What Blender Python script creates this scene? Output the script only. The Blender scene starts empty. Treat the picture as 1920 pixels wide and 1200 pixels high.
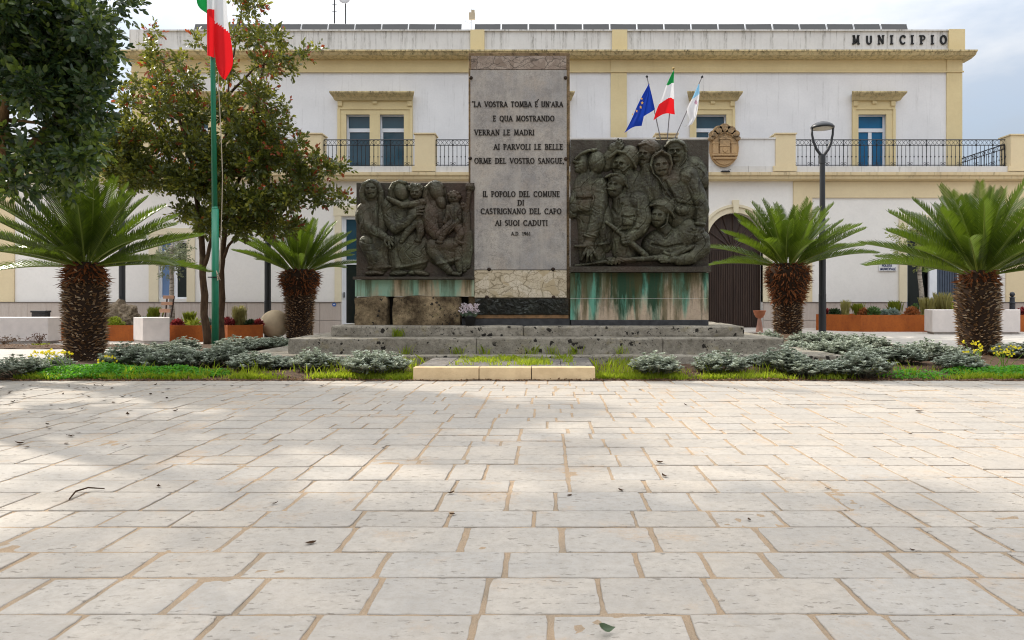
import bpy, bmesh, math, random
import numpy as np
from mathutils import Vector, Matrix

R = math.radians
random.seed(11)
rng = np.random.default_rng(11)
S = bpy.context.scene
COL = S.collection

# ------------------------------------------------------------------ camera
EYE = 1.1                      # camera height above the paving
VX, VY, FP = 1025.0, 560.0, 1333.33   # vanishing point and focal length in photo pixels (1920 wide)
cd = bpy.data.cameras.new('camera')
cam = bpy.data.objects.new('camera', cd)
COL.objects.link(cam)
cam.location = (0, 0, EYE)
cam.rotation_euler = (R(90), 0, 0)
cd.sensor_width = 36
cd.lens = 25
cd.shift_x = -(VX - 960) / 1920
cd.shift_y = -(600 - VY) / 1920
cd.clip_start = 0.05
cd.clip_end = 3000
S.camera = cam

# ------------------------------------------------------------------ sky, sun, exposure
SUN_EL = 36.0
SUN_AZ = 59.0                  # degrees left of straight ahead (behind the town hall, to the left)
SUN_STRENGTH = 2.5
SKY_STRENGTH = 0.11
CLOUD = 1.0
S.view_settings.view_transform = 'Standard'
S.view_settings.look = 'None'
S.view_settings.exposure = 1.0
S.view_settings.gamma = 1.0
try: S.cycles.filter_width = 1.1
except Exception: pass
S.view_settings.use_curve_mapping = False
W = bpy.data.worlds.new('World')
S.world = W
W.use_nodes = True
wt = W.node_tree
wt.nodes.clear()
def wn(t, **k):
    n = wt.nodes.new(t)
    for a, b in k.items(): setattr(n, a, b)
    return n
w_out = wn('ShaderNodeOutputWorld')
sky = wn('ShaderNodeTexSky', sky_type='NISHITA', sun_disc=False, sun_elevation=R(SUN_EL), sun_rotation=R(-SUN_AZ))
b_sky = wn('ShaderNodeBackground'); b_sky.inputs[1].default_value = SKY_STRENGTH
wt.links.new(sky.outputs[0], b_sky.inputs[0])
tc = wn('ShaderNodeTexCoord')
mp = wn('ShaderNodeMapping'); mp.inputs['Scale'].default_value = (1.0, 1.0, 2.6); mp.inputs['Location'].default_value = (0.15, 0.1, 0.2)
wt.links.new(tc.outputs['Generated'], mp.inputs[0])
n1 = wn('ShaderNodeTexNoise'); n1.inputs['Scale'].default_value = 2.1; n1.inputs['Detail'].default_value = 7; n1.inputs['Roughness'].default_value = .55
wt.links.new(mp.outputs[0], n1.inputs['Vector'])
cr = wn('ShaderNodeValToRGB')
cr.color_ramp.elements[0].position = .38; cr.color_ramp.elements[0].color = (.60, .665, .76, 1)
cr.color_ramp.elements[1].position = .60; cr.color_ramp.elements[1].color = (.985, .985, .985, 1)
wt.links.new(n1.outputs[0], cr.inputs[0])
b_cl = wn('ShaderNodeBackground'); b_cl.inputs[1].default_value = CLOUD
wt.links.new(cr.outputs[0], b_cl.inputs[0])
# a cloudy sky: brighter overhead and round the veiled sun than at the horizon
sx_ = wn('ShaderNodeSeparateXYZ'); wt.links.new(tc.outputs['Generated'], sx_.inputs[0])
zr = wn('ShaderNodeMapRange'); zr.inputs[1].default_value = 0; zr.inputs[2].default_value = 1; zr.inputs[3].default_value = .17 * CLOUD; zr.inputs[4].default_value = 1.50 * CLOUD
wt.links.new(sx_.outputs[2], zr.inputs[0])
dt = wn('ShaderNodeVectorMath', operation='DOT_PRODUCT'); dt.inputs[1].default_value = (-math.sin(R(SUN_AZ)), math.cos(R(SUN_AZ)), 0)
wt.links.new(tc.outputs['Generated'], dt.inputs[0])
dr_ = wn('ShaderNodeMapRange'); dr_.inputs[1].default_value = .35; dr_.inputs[2].default_value = 1; dr_.inputs[3].default_value = 0; dr_.inputs[4].default_value = .10
wt.links.new(dt.outputs['Value'], dr_.inputs[0])
ad = wn('ShaderNodeMath', operation='ADD'); wt.links.new(zr.outputs[0], ad.inputs[0]); wt.links.new(dr_.outputs[0], ad.inputs[1])
wt.links.new(ad.outputs[0], b_cl.inputs[1])
mk = wn('ShaderNodeMapRange'); mk.inputs[1].default_value = .30; mk.inputs[2].default_value = .50; mk.inputs[3].default_value = .72; mk.inputs[4].default_value = .97
wt.links.new(n1.outputs[0], mk.inputs[0])
mx = wn('ShaderNodeMixShader')
wt.links.new(mk.outputs[0], mx.inputs[0]); wt.links.new(b_sky.outputs[0], mx.inputs[1]); wt.links.new(b_cl.outputs[0], mx.inputs[2])
wt.links.new(mx.outputs[0], w_out.inputs[0])

sd = bpy.data.lights.new('sun', 'SUN')
sd.energy = SUN_STRENGTH; sd.angle = R(1.3); sd.color = (1.0, .93, .82)
so = bpy.data.objects.new('sun', sd); COL.objects.link(so)
sun_dir = Vector((-math.sin(R(SUN_AZ)) * math.cos(R(SUN_EL)), math.cos(R(SUN_AZ)) * math.cos(R(SUN_EL)), math.sin(R(SUN_EL))))
so.location = sun_dir * 60
so.rotation_euler = sun_dir.to_track_quat('Z', 'Y').to_euler()

# ------------------------------------------------------------------ helpers
def X(px, d): return (px - VX) * d / FP
def Z(py, d): return EYE - (py - VY) * d / FP
def sm(t): t = min(1, max(0, t)); return t * t * (3 - 2 * t)
def gz(x, y): return .18 * sm((y - 12) / 6) * sm((x + 4) / 9)   # the square rises gently to the right, behind the memorial

ORG = {}
def origin(o):
    return ORG.get(o, Vector((0, 0, 0)))
def link(o, parent=None):
    COL.objects.link(o)
    if parent is not None:
        o.parent = parent
        ORG[o] = origin(parent)
    return o
def tag(o, label=None, cat=None, group=None, kind=None):
    if label: o['label'] = label
    if cat: o['category'] = cat
    if group: o['group'] = group
    if kind: o['kind'] = kind
    return o
def thing(name, label, cat, loc=(0, 0, 0), group=None, rz=0):
    o = bpy.data.objects.new(name, None)
    o.empty_display_size = .2
    COL.objects.link(o)
    o.location = loc; o.rotation_euler = (0, 0, rz)
    ORG[o] = Vector(loc)
    return tag(o, label, cat, group)
def copy_tree(o, loc, rz=0, label=None, sc=1.0, parent=None):
    c = o.copy(); COL.objects.link(c)
    if parent is None:
        c.location = loc; c.rotation_euler = (0, 0, rz); c.scale = (sc, sc, sc)
        if label: c['label'] = label
    else:
        c.parent = parent
    for ch in list(o.children):
        copy_tree(ch, None, parent=c)
    return c

class MB:
    """collects shapes for ONE mesh object"""
    def __init__(s): s.v = []; s.f = []; s.m = []; s.c = 0
    def face(s, idx): s.f.append(idx); s.m.append(s.c)
    def poly(s, pts):
        b = len(s.v); s.v += [tuple(p) for p in pts]; s.face(list(range(b, b + len(pts))))
    def box(s, x0, x1, y0, y1, z0, z1):
        b = len(s.v)
        s.v += [(x0, y0, z0), (x1, y0, z0), (x1, y1, z0), (x0, y1, z0), (x0, y0, z1), (x1, y0, z1), (x1, y1, z1), (x0, y1, z1)]
        for q in ((0, 3, 2, 1), (4, 5, 6, 7), (0, 1, 5, 4), (1, 2, 6, 5), (2, 3, 7, 6), (3, 0, 4, 7)):
            s.face([b + i for i in q])
    def prism(s, pts, z0, z1):
        """pts: ground outline [(x,y)], counter-clockwise"""
        b = len(s.v); n = len(pts)
        s.v += [(p[0], p[1], z0) for p in pts] + [(p[0], p[1], z1) for p in pts]
        s.face([b + i for i in range(n)][::-1]); s.face([b + n + i for i in range(n)])
        for i in range(n):
            j = (i + 1) % n; s.face([b + i, b + j, b + n + j, b + n + i])
    def slab(s, pts, y0, y1):
        """pts: outline in the x-z plane, extruded from y0 (front) to y1"""
        b = len(s.v); n = len(pts)
        s.v += [(p[0], y0, p[1]) for p in pts] + [(p[0], y1, p[1]) for p in pts]
        s.face([b + i for i in range(n)]); s.face([b + n + i for i in range(n)][::-1])
        for i in range(n):
            j = (i + 1) % n; s.face([b + j, b + i, b + n + i, b + n + j])
    def tube(s, pts, r, n=8, cap=True):
        pts = [Vector(p) for p in pts]
        rr = r if isinstance(r, (list, tuple)) else [r] * len(pts)
        rings = []
        a = None
        for i, p in enumerate(pts):
            d = (pts[min(i + 1, len(pts) - 1)] - pts[max(i - 1, 0)])
            d = d.normalized() if d.length > 1e-9 else Vector((0, 0, 1))
            if a is None:
                a = d.cross(Vector((0, 0, 1)))
                if a.length < .3: a = d.cross(Vector((0, 1, 0)))
            a = a - d * a.dot(d)
            a.normalize(); c = a.cross(d).normalized()
            b = len(s.v)
            for k in range(n):
                t = 2 * math.pi * k / n
                s.v.append(tuple(p + (a * math.cos(t) + c * math.sin(t)) * rr[i]))
            rings.append(b)
        for i in range(len(rings) - 1):
            for k in range(n):
                s.face([rings[i] + k, rings[i] + (k + 1) % n, rings[i + 1] + (k + 1) % n, rings[i + 1] + k])
        if cap:
            s.face([rings[0] + k for k in range(n)][::-1]); s.face([rings[-1] + k for k in range(n)])
    def lathe(s, prof, c=(0, 0, 0), n=20):
        """prof [(r,z)] bottom to top"""
        rings = []
        for r, z in prof:
            b = len(s.v)
            for k in range(n):
                t = 2 * math.pi * k / n
                s.v.append((c[0] + r * math.cos(t), c[1] + r * math.sin(t), c[2] + z))
            rings.append(b)
        for i in range(len(rings) - 1):
            for k in range(n):
                s.face([rings[i] + k, rings[i] + (k + 1) % n, rings[i + 1] + (k + 1) % n, rings[i + 1] + k])
        s.face([rings[0] + k for k in range(n)][::-1]); s.face([rings[-1] + k for k in range(n)])
    def xf(s, start, fn):
        for i in range(start, len(s.v)): s.v[i] = tuple(fn(Vector(s.v[i])))
    def build(s, name, mats, parent=None, smooth=False, bevel=0, seg=2):
        me = bpy.data.meshes.new(name)
        og = origin(parent) if parent is not None else Vector((0, 0, 0))
        me.from_pydata([(v[0] - og.x, v[1] - og.y, v[2] - og.z) for v in s.v], [], s.f)
        mats = mats if isinstance(mats, (list, tuple)) else [mats]
        for m in mats: me.materials.append(m)
        if len(mats) > 1: me.polygons.foreach_set('material_index', s.m)
        if smooth: me.polygons.foreach_set('use_smooth', [True] * len(me.polygons))
        me.update()
        if bevel:
            bm = bmesh.new(); bm.from_mesh(me)
            bmesh.ops.bevel(bm, geom=[e for e in bm.edges], offset=bevel, segments=seg, affect='EDGES', profile=.5)
            bm.to_mesh(me); bm.free()
        return link(bpy.data.objects.new(name, me), parent)

def npoly(name, V, k, mats, midx=None, parent=None, smooth=False):
    """V (n*k,3): n separate polygons with k corners each, as one mesh"""
    V = np.asarray(V, dtype=np.float64).reshape(-1, 3)
    og = origin(parent) if parent is not None else Vector((0, 0, 0))
    V = V - np.array(og)
    n = len(V) // k
    me = bpy.data.meshes.new(name)
    me.vertices.add(n * k); me.vertices.foreach_set('co', V.astype(np.float32).ravel())
    me.loops.add(n * k); me.loops.foreach_set('vertex_index', np.arange(n * k, dtype=np.int32))
    me.polygons.add(n); me.polygons.foreach_set('loop_start', np.arange(0, n * k, k, dtype=np.int32))
    mats = mats if isinstance(mats, (list, tuple)) else [mats]
    for m in mats: me.materials.append(m)
    if midx is not None: me.polygons.foreach_set('material_index', np.asarray(midx, dtype=np.int32))
    if smooth: me.polygons.foreach_set('use_smooth', np.ones(n, dtype=bool))
    me.update(calc_edges=True); me.validate()
    return link(bpy.data.objects.new(name, me), parent)

def grid_mesh(name, P, mats, parent=None, mask=None, smooth=True, midx=None):
    """P (h,w,3) grid -> quads; mask (h-1,w-1) keeps cells"""
    h, w = P.shape[:2]
    og = np.array(origin(parent)) if parent is not None else np.zeros(3)
    idx = np.arange(h * w).reshape(h, w)
    q = np.stack([idx[:-1, :-1], idx[:-1, 1:], idx[1:, 1:], idx[1:, :-1]], -1)
    mi = None if midx is None else midx.ravel()
    if mask is not None:
        if mi is not None: mi = midx[mask]
        q = q[mask]
    q = q.reshape(-1, 4)
    used = np.unique(q); remap = np.zeros(h * w, dtype=np.int64); remap[used] = np.arange(len(used))
    V = (P.reshape(-1, 3)[used] - og).astype(np.float32); q = remap[q].astype(np.int32)
    me = bpy.data.meshes.new(name)
    me.vertices.add(len(V)); me.vertices.foreach_set('co', V.ravel())
    me.loops.add(q.size); me.loops.foreach_set('vertex_index', q.ravel())
    me.polygons.add(len(q)); me.polygons.foreach_set('loop_start', np.arange(0, q.size, 4, dtype=np.int32))
    mats = mats if isinstance(mats, (list, tuple)) else [mats]
    for m in mats: me.materials.append(m)
    if mi is not None: me.polygons.foreach_set('material_index', np.asarray(mi, dtype=np.int32))
    if smooth: me.polygons.foreach_set('use_smooth', np.ones(len(q), dtype=bool))
    me.update(calc_edges=True)
    return link(bpy.data.objects.new(name, me), parent)

# ------------------------------------------------------------------ materials
class NT:
    def __init__(s, name):
        s.mat = bpy.data.materials.new(name); s.mat.use_nodes = True
        s.t = s.mat.node_tree; s.t.nodes.clear()
        s.out = s.t.nodes.new('ShaderNodeOutputMaterial')
        s.co = s.t.nodes.new('ShaderNodeTexCoord').outputs['Object']
    def n(s, typ, ins=None, **props):
        nd = s.t.nodes.new('ShaderNode' + typ)
        for a, b in props.items(): setattr(nd, a, b)
        for k, v in (ins or {}).items():
            sock = nd.inputs[k]
            if isinstance(v, bpy.types.NodeSocket): s.t.links.new(v, sock)
            elif isinstance(v, tuple) and len(v) == 3 and sock.type == 'RGBA': sock.default_value = (*v, 1)
            else: sock.default_value = v
        return nd
    def noise(s, scale, detail=5, rough=.55, stretch=None, vec=None):
        v = vec or s.co
        if stretch: v = s.n('Mapping', {'Vector': v, 'Scale': stretch}).outputs[0]
        return s.n('TexNoise', {'Vector': v, 'Scale': scale, 'Detail': detail, 'Roughness': rough}).outputs[0]
    def vor(s, scale, feature='F1', stretch=None, vec=None, rnd=1.0):
        v = vec or s.co
        if stretch: v = s.n('Mapping', {'Vector': v, 'Scale': stretch}).outputs[0]
        return s.n('TexVoronoi', {'Vector': v, 'Scale': scale, 'Randomness': rnd}, feature=feature).outputs['Distance']
    def ramp(s, f, a, b, lo=0.0, hi=1.0):
        return s.n('MapRange', {0: f, 1: a, 2: b, 3: lo, 4: hi}).outputs[0]
    def mix(s, f, a, b, mode='MIX'):
        nd = s.n('Mix', {0: f, 6: a, 7: b}, data_type='RGBA', blend_type=mode); return nd.outputs[2]
    def math(s, op, a, b=0.0):
        return s.n('Math', {0: a, 1: b}, operation=op).outputs[0]
    def bump(s, h, dist, strength=1.0):
        return s.n('Bump', {'Height': h, 'Distance': dist, 'Strength': strength}).outputs[0]
    def bsdf(s, **k):
        ins = {}
        for a, b in k.items():
            ins[{'col': 'Base Color', 'rough': 'Roughness', 'metal': 'Metallic', 'nor': 'Normal', 'spec': 'Specular IOR Level', 'coat': 'Coat Weight', 'alpha': 'Alpha', 'trans': 'Transmission Weight'}[a]] = b
        return s.n('BsdfPrincipled', ins).outputs[0]
    def done(s, sh):
        s.t.links.new(sh, s.out.inputs[0]); return s.mat

def simple(name, c1, c2=None, rough=.7, scale=6, detail=5, bump=0.0, bscale=None, metal=0.0, spec=.3, stretch=None, lo=.35, hi=.65):
    t = NT(name)
    c2 = c2 or tuple(x * .82 for x in c1)
    nz = t.noise(scale, detail, .6, stretch)
    col = t.mix(t.ramp(nz, lo, hi), c2, c1)
    k = dict(col=col, rough=rough, metal=metal, spec=spec)
    if bump: k['nor'] = t.bump(t.noise(bscale or scale * 4, 6, .6), bump)
    return t.done(t.bsdf(**k))

def leafmat(name, c1, c2, rough=.4, trans=.3, tcol=None, spec=.4):
    """leaf colours vary leaf by leaf"""
    t = NT(name)
    r = t.n('NewGeometry').outputs['Random Per Island']
    nz = t.noise(1.3, 3)
    f = t.math('ADD', t.math('MULTIPLY', r, .75), t.math('MULTIPLY', nz, .3))
    col = t.mix(f, c1, c2)
    a = t.bsdf(col=col, rough=rough, spec=spec)
    tr = t.n('BsdfTranslucent', {'Color': t.mix(.5, col, tcol or tuple(min(1, x * 1.8) for x in c2))}).outputs[0]
    sh = t.n('MixShader', {0: trans, 1: a, 2: tr}).outputs[0]
    return t.done(sh)

# weathered white plaster; drip = strength of the grey-brown run marks below ledges
def plaster(name, c1, c2, drip=0.0, dripcol=(.10, .085, .06), topz=None, length=1.0, dens=.5, patch=0.0):
    t = NT(name)
    nz = t.noise(1.1, 6, .6)
    col = t.mix(t.ramp(nz, .35, .68), c2, c1)
    nz2 = t.noise(14, 5, .65)
    col = t.mix(t.ramp(nz2, .42, .75, 0, .16), col, tuple(x * .72 for x in c2))
    if patch:
        pz = t.noise(.55, 6, .7)
        col = t.mix(t.ramp(pz, .52, .75, 0, patch), col, (.52, .50, .36))
    if drip:
        st = t.noise(9, 4, .6, (1, 1, .05))
        fine = t.noise(26, 5, .7, (1, 1, .22))
        f = t.math('MULTIPLY', t.ramp(st, dens, dens + .16), t.ramp(fine, .35, .62))
        if topz is not None:
            z = t.n('SeparateXYZ', {0: t.co}).outputs[2]
            f = t.math('MULTIPLY', f, t.ramp(z, topz - length, topz, .12, 1))
        col = t.mix(t.math('MULTIPLY', f, drip), col, dripcol)
    return t.done(t.bsdf(col=col, rough=.88, spec=.2, nor=t.bump(t.noise(60, 4, .6), .003)))
# ================================================================== ground
m_dirt = simple('dirt', (.16, .10, .06), (.09, .06, .035), rough=.95, scale=9, bump=.02)

def paving_material():
    t = NT('paving_stone')
    r = t.n('NewGeometry').outputs['Random Per Island']
    col = t.mix(r, (.435, .387, .33), (.378, .338, .292))
    r2 = t.math('FRACT', t.math('MULTIPLY', r, 17.3))
    col = t.mix(t.ramp(r2, .6, 1, 0, .35), col, (.43, .365, .29))
    r3 = t.math('FRACT', t.math('MULTIPLY', r, 41.7))
    col = t.mix(t.ramp(r3, .62, 1, 0, .4), col, (.36, .345, .325))
    col = t.mix(t.ramp(t.noise(3.2, 6, .65), .38, .68, 0, .55), col, (.30, .28, .255))
    col = t.mix(t.ramp(t.noise(22, 6, .7), .42, .68, 0, .55), col, (.29, .255, .21))
    # little open pores of the limestone, stretched along the beds
    p = t.noise(34, 3, .6, (.45, 1.3, 1))
    q = t.noise(5, 3, .5)
    pit = t.math('MULTIPLY', t.ramp(p, .62, .68), t.ramp(q, .38, .52))
    col = t.mix(t.math('MULTIPLY', pit, .42), col, (.20, .16, .12))
    sp = t.noise(90, 2, .5, (.6, 1.2, 1))
    col = t.mix(t.ramp(sp, .66, .73, 0, .6), col, (.22, .19, .155))
    # sand trodden on to the stones
    sd_ = t.math('MULTIPLY', t.ramp(t.noise(1.7, 7, .68), .56, .64), t.ramp(t.noise(45, 4, .7), .34, .56))
    col = t.mix(t.math('MULTIPLY', sd_, .45), col, (.42, .29, .18))
    h = t.math('SUBTRACT', t.math('MULTIPLY', t.noise(28, 7, .7), .8), t.math('MULTIPLY', pit, .8))
    return t.done(t.bsdf(col=col, rough=t.ramp(t.noise(8, 3), .3, .7, .62, .85), spec=.25, nor=t.bump(h, .006)))
m_stone = paving_material()

def sand_material():
    t = NT('joint_sand')
    c = t.mix(t.noise(160, 3, .7), (.34, .24, .155), (.53, .395, .27))
    c = t.mix(t.ramp(t.noise(2.5, 4, .6), .42, .7, 0, .7), c, (.30, .25, .19))
    return t.done(t.bsdf(col=c, rough=.95, spec=.1, nor=t.bump(t.noise(220, 4, .7), .008)))
m_sand = sand_material()

# the ground as one sheet to the horizon
g = MB(); g.box(-900, 900, -60, 1800, -1.0, -.09)
tag(g.build('ground', m_dirt), kind='structure')
# sand fills the joints almost flush and spills over the edges of the slabs here and there
from mathutils import noise as MN
jx = np.concatenate([np.array([-16., -9.]), np.arange(-5.6, 5.61, .021), np.array([9., 16.])]); jy = np.concatenate([np.array([-4., .8]), np.arange(1.6, 5.6, .021), np.arange(5.7, 9.7, .3)])
JX, JY = np.meshgrid(jx, jy); JZ = np.full(JX.shape, -.0045)
for i in range(JX.shape[0]):
    for j in range(JX.shape[1]):
        x, y = JX[i, j], JY[i, j]
        JZ[i, j] += .0036 * MN.noise((x * 3.1, y * 3.1, .5)) + .0026 * MN.noise((x * 9, y * 9, 4.5)) + .0022 * MN.noise((x * 23, y * 23, 7.5))
tag(grid_mesh('joint_sand', np.stack([JX, JY, JZ], -1), m_sand), kind='structure')

def build_paving():
    ys = [-1.6, -1.27, -1.0, -.66, -.38, -.04, .24, .58, .86, 1.18, 1.46, 1.80, 2.14, 2.478, 2.805, 3.088, 3.427, 3.686, 4.04, 4.31, 4.657, 4.93, 5.27, 5.50, 5.80, 6.03, 6.34, 6.58, 6.86, 7.08, 7.38, 7.62, 7.90, 8.13, 8.42, 8.66, 8.94, 9.20, 9.55]
    X0, X1 = -13.0, 13.0
    rnd = random.Random(5)
    bps = []
    prev = []
    for i, y in enumerate(ys):
        if y < 4.2 or i == len(ys) - 1:
            bps.append([(X0, 0.0)]); prev = []; continue
        x = X0; lst = [(X0, 0.0)]
        while x < X1:
            x += rnd.choice((.5, .75, .9, 1.3, 1.7)) * rnd.uniform(.85, 1.15)
            for p in prev:
                if abs(p - x) < .2: x = p
            if x - lst[-1][0] > .2: lst.append((x, rnd.choice((0, 0, .075, -.075, .04))))
        bps.append(lst); prev = [p for p, _ in lst]
    def off(i, x):
        o = 0.0
        for p, v in bps[i]:
            if x >= p - 1e-6: o = v
            else: break
        return o
    V = []; F = []
    for i in range(len(ys) - 1):
        cuts = sorted(set([round(p, 4) for p, _ in bps[i]] + [round(p, 4) for p, _ in bps[i + 1]]))
        cuts.append(X1 + .4)
        depth = ys[i + 1] - ys[i]
        full = [cuts[0]]
        if len(cuts) == 2: full[0] -= rnd.uniform(0, .4)
        for a in cuts[1:]:
            while a - full[-1] > .54:
                w = rnd.choice((.22, .27, .31, .34, .40, .46) if not 1.4 < ys[i] < 4.2 else (.26, .34, .40, .46, .52)) * rnd.uniform(.93, 1.07)
                if a - (full[-1] + w) < .2: w = (a - full[-1]) / 2
                full.append(full[-1] + w)
            if a - full[-1] > .05: full.append(a)
        for a, b in zip(full[:-1], full[1:]):
            xm = (a + b) / 2
            ya, yb = ys[i] + off(i, xm), ys[i + 1] + off(i + 1, xm)
            if yb - ya < .1: continue
            gx = rnd.uniform(.007, .0135) * (1.2 if ys[i] < 3.4 else 1); gy = rnd.uniform(.004, .009)
            x0, x1, y0, y1 = a + gx, b - gx * rnd.uniform(.6, 1.1), ya + gy, yb - gy
            near = ya < 5.2
            st = .045 if near else .12
            pts = []
            def side(p, q):
                n = max(2, int(math.dist(p, q) / st))
                for k in range(n):
                    t = k / n
                    pts.append((p[0] + (q[0] - p[0]) * t, p[1] + (q[1] - p[1]) * t, 0 if k else 1))
            c = [(x0, y0), (x1, y0), (x1, y1), (x0, y1)]
            for k in range(4): side(c[k], c[(k + 1) % 4])
            cx, cy = (x0 + x1) / 2, (y0 + y1) / 2
            jit = .0028 if near else .0036
            cen = rnd.uniform(.001, .006)
            zz = rnd.uniform(-.002, .003); tx, ty = rnd.uniform(-.006, .006), rnd.uniform(-.006, .006)
            P = []
            for (x, y, cor) in pts:
                if cor:
                    x += cen * (1 if x < cx else -1); y += cen * .7 * (1 if y < cy else -1)
                P.append((x + rnd.uniform(-jit, jit), y + rnd.uniform(-jit, jit)))
            n = len(P); b0 = len(V)
            for ring, (inset, z) in enumerate(((0, -.04), (0.0, -.0035), (.002, -.0008), (.0045, 0))):
                for (x, y) in P:
                    dx, dy = cx - x, cy - y
                    V.append((x + math.copysign(min(inset, abs(dx)), dx) * (1 if abs(dx) > abs(x1 - x0) / 2 - .03 else .0),
                              y + math.copysign(min(inset, abs(dy)), dy) * (1 if abs(dy) > abs(y1 - y0) / 2 - .03 else .0),
                              z + (zz + tx * (x - cx) + ty * (y - cy) if ring else 0)))
            for ring in range(3):
                o = b0 + ring * n
                for k in range(n):
                    j = (k + 1) % n
                    F.append((o + k, o + j, o + n + j, o + n + k))
            F.append(tuple(b0 + 3 * n + k for k in range(n)))
    me = bpy.data.meshes.new('plaza_paving')
    me.from_pydata(V, [], F); me.materials.append(m_stone); me.update()
    return link(bpy.data.objects.new('plaza_paving', me))
tag(build_paving(), kind='structure')

# pale pavement round the back of the bed, rising gently to the right
def back_material():
    t = NT('back_paving')
    mpv = t.n('Mapping', {'Vector': t.co, 'Scale': (1, 1, 1)}).outputs[0]
    br = t.n('TexBrick', {'Vector': mpv, 'Scale': 1.0, 'Mortar Size': .008, 'Brick Width': .5, 'Row Height': .32, 'Color1': (.50, .46, .41), 'Color2': (.44, .41, .37), 'Mortar': (.32, .26, .20)}, offset=.37)
    col = t.mix(t.ramp(t.noise(3, 6, .65), .4, .75, 0, .4), br.outputs[0], (.46, .43, .40))
    col = t.mix(t.ramp(t.noise(40, 4, .7), .55, .75, 0, .35), col, (.36, .32, .27))
    return t.done(t.bsdf(col=col, rough=.8, spec=.2, nor=t.bump(t.noise(30, 6, .7), .006)))
m_back = back_material()
xs = np.concatenate([np.linspace(-60, -14, 24), np.linspace(-13, 20, 67), np.linspace(22, 60, 20)])
yy = np.concatenate([np.array([9.46]), np.linspace(9.60, 30, 60), np.array([40., 60.])])
GX, GY = np.meshgrid(xs, yy)
GZ = np.vectorize(gz)(GX, GY) - .006
tag(grid_mesh('back_pavement', np.stack([GX, GY, GZ], -1), m_back), kind='structure')

# planting bed
BED = [(-7.6, 9.53), (-5, 9.50), (0, 9.52), (5, 9.52), (9.6, 9.50), (10.8, 11.0), (10.0, 12.6), (8.0, 14.4), (6.8, 16.4), (6.3, 18.2), (3.4, 19.0), (-3, 19.6), (-6.6, 18.6), (-8.3, 17.0), (-8.6, 15.2), (-8.0, 12.7), (-8.2, 11.3), (-8.6, 10.4)]
def inside(x, y, poly=BED):
    c = False; n = len(poly); j = n - 1
    for i in range(n):
        xi, yi = poly[i]; xj, yj = poly[j]
        if (yi > y) != (yj > y) and x < (xj - xi) * (y - yi) / (yj - yi) + xi: c = not c
        j = i
    return c
def edge_dist(x, y, poly=BED):
    d = 9.0; n = len(poly)
    for i in range(n):
        a = poly[i]; b = poly[(i + 1) % n]
        vx, vy = b[0] - a[0], b[1] - a[1]
        t = max(0, min(1, ((x - a[0]) * vx + (y - a[1]) * vy) / (vx * vx + vy * vy)))
        d = min(d, math.hypot(x - a[0] - vx * t, y - a[1] - vy * t))
    return d
from mathutils import noise as MN
def bed_z(x, y):
    e = edge_dist(x, y)
    return gz(x, y) + .012 + .05 * sm(e / .5) + .018 * MN.noise((x * 3, y * 3, 1.7))
bx = np.linspace(-8.8, 11.2, 251); by = np.concatenate([np.linspace(9.44, 11.4, 50), np.linspace(11.5, 19.8, 96)])
BX, BY = np.meshgrid(bx, by)
BZ = np.zeros_like(BX); IN = np.zeros(BX.shape, bool)
for i in range(BX.shape[0]):
    for j in range(BX.shape[1]):
        IN[i, j] = inside(BX[i, j], BY[i, j])
        BZ[i, j] = bed_z(BX[i, j], BY[i, j]) if IN[i, j] else gz(BX[i, j], BY[i, j]) - .03
cm = IN[:-1, :-1] | IN[1:, :-1] | IN[:-1, 1:] | IN[1:, 1:]
m_soil = simple('bed_soil', (.13, .075, .042), (.055, .034, .022), rough=.95, scale=14, bump=.03, bscale=40)
tag(grid_mesh('bed_soil', np.stack([BX, BY, BZ], -1), m_soil, mask=cm), kind='structure')
# a strip of bare litter in front of the long concrete bench on the left
sx = np.linspace(-15, -9.0, 60); sy = np.linspace(15.6, 17.0, 12)
SX, SY = np.meshgrid(sx, sy)
SZ = .004 + .03 * np.sin(np.pi * (SY - 15.6) / 1.4) * np.clip((-9.0 - SX) / .8, 0, 1) + .01 * np.sin(SX * 7 + SY * 11)
tag(grid_mesh('soil_strip', np.stack([SX, SY + .25 * np.sin(SX * 1.3) * .3, SZ], -1), m_soil), kind='structure')
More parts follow.
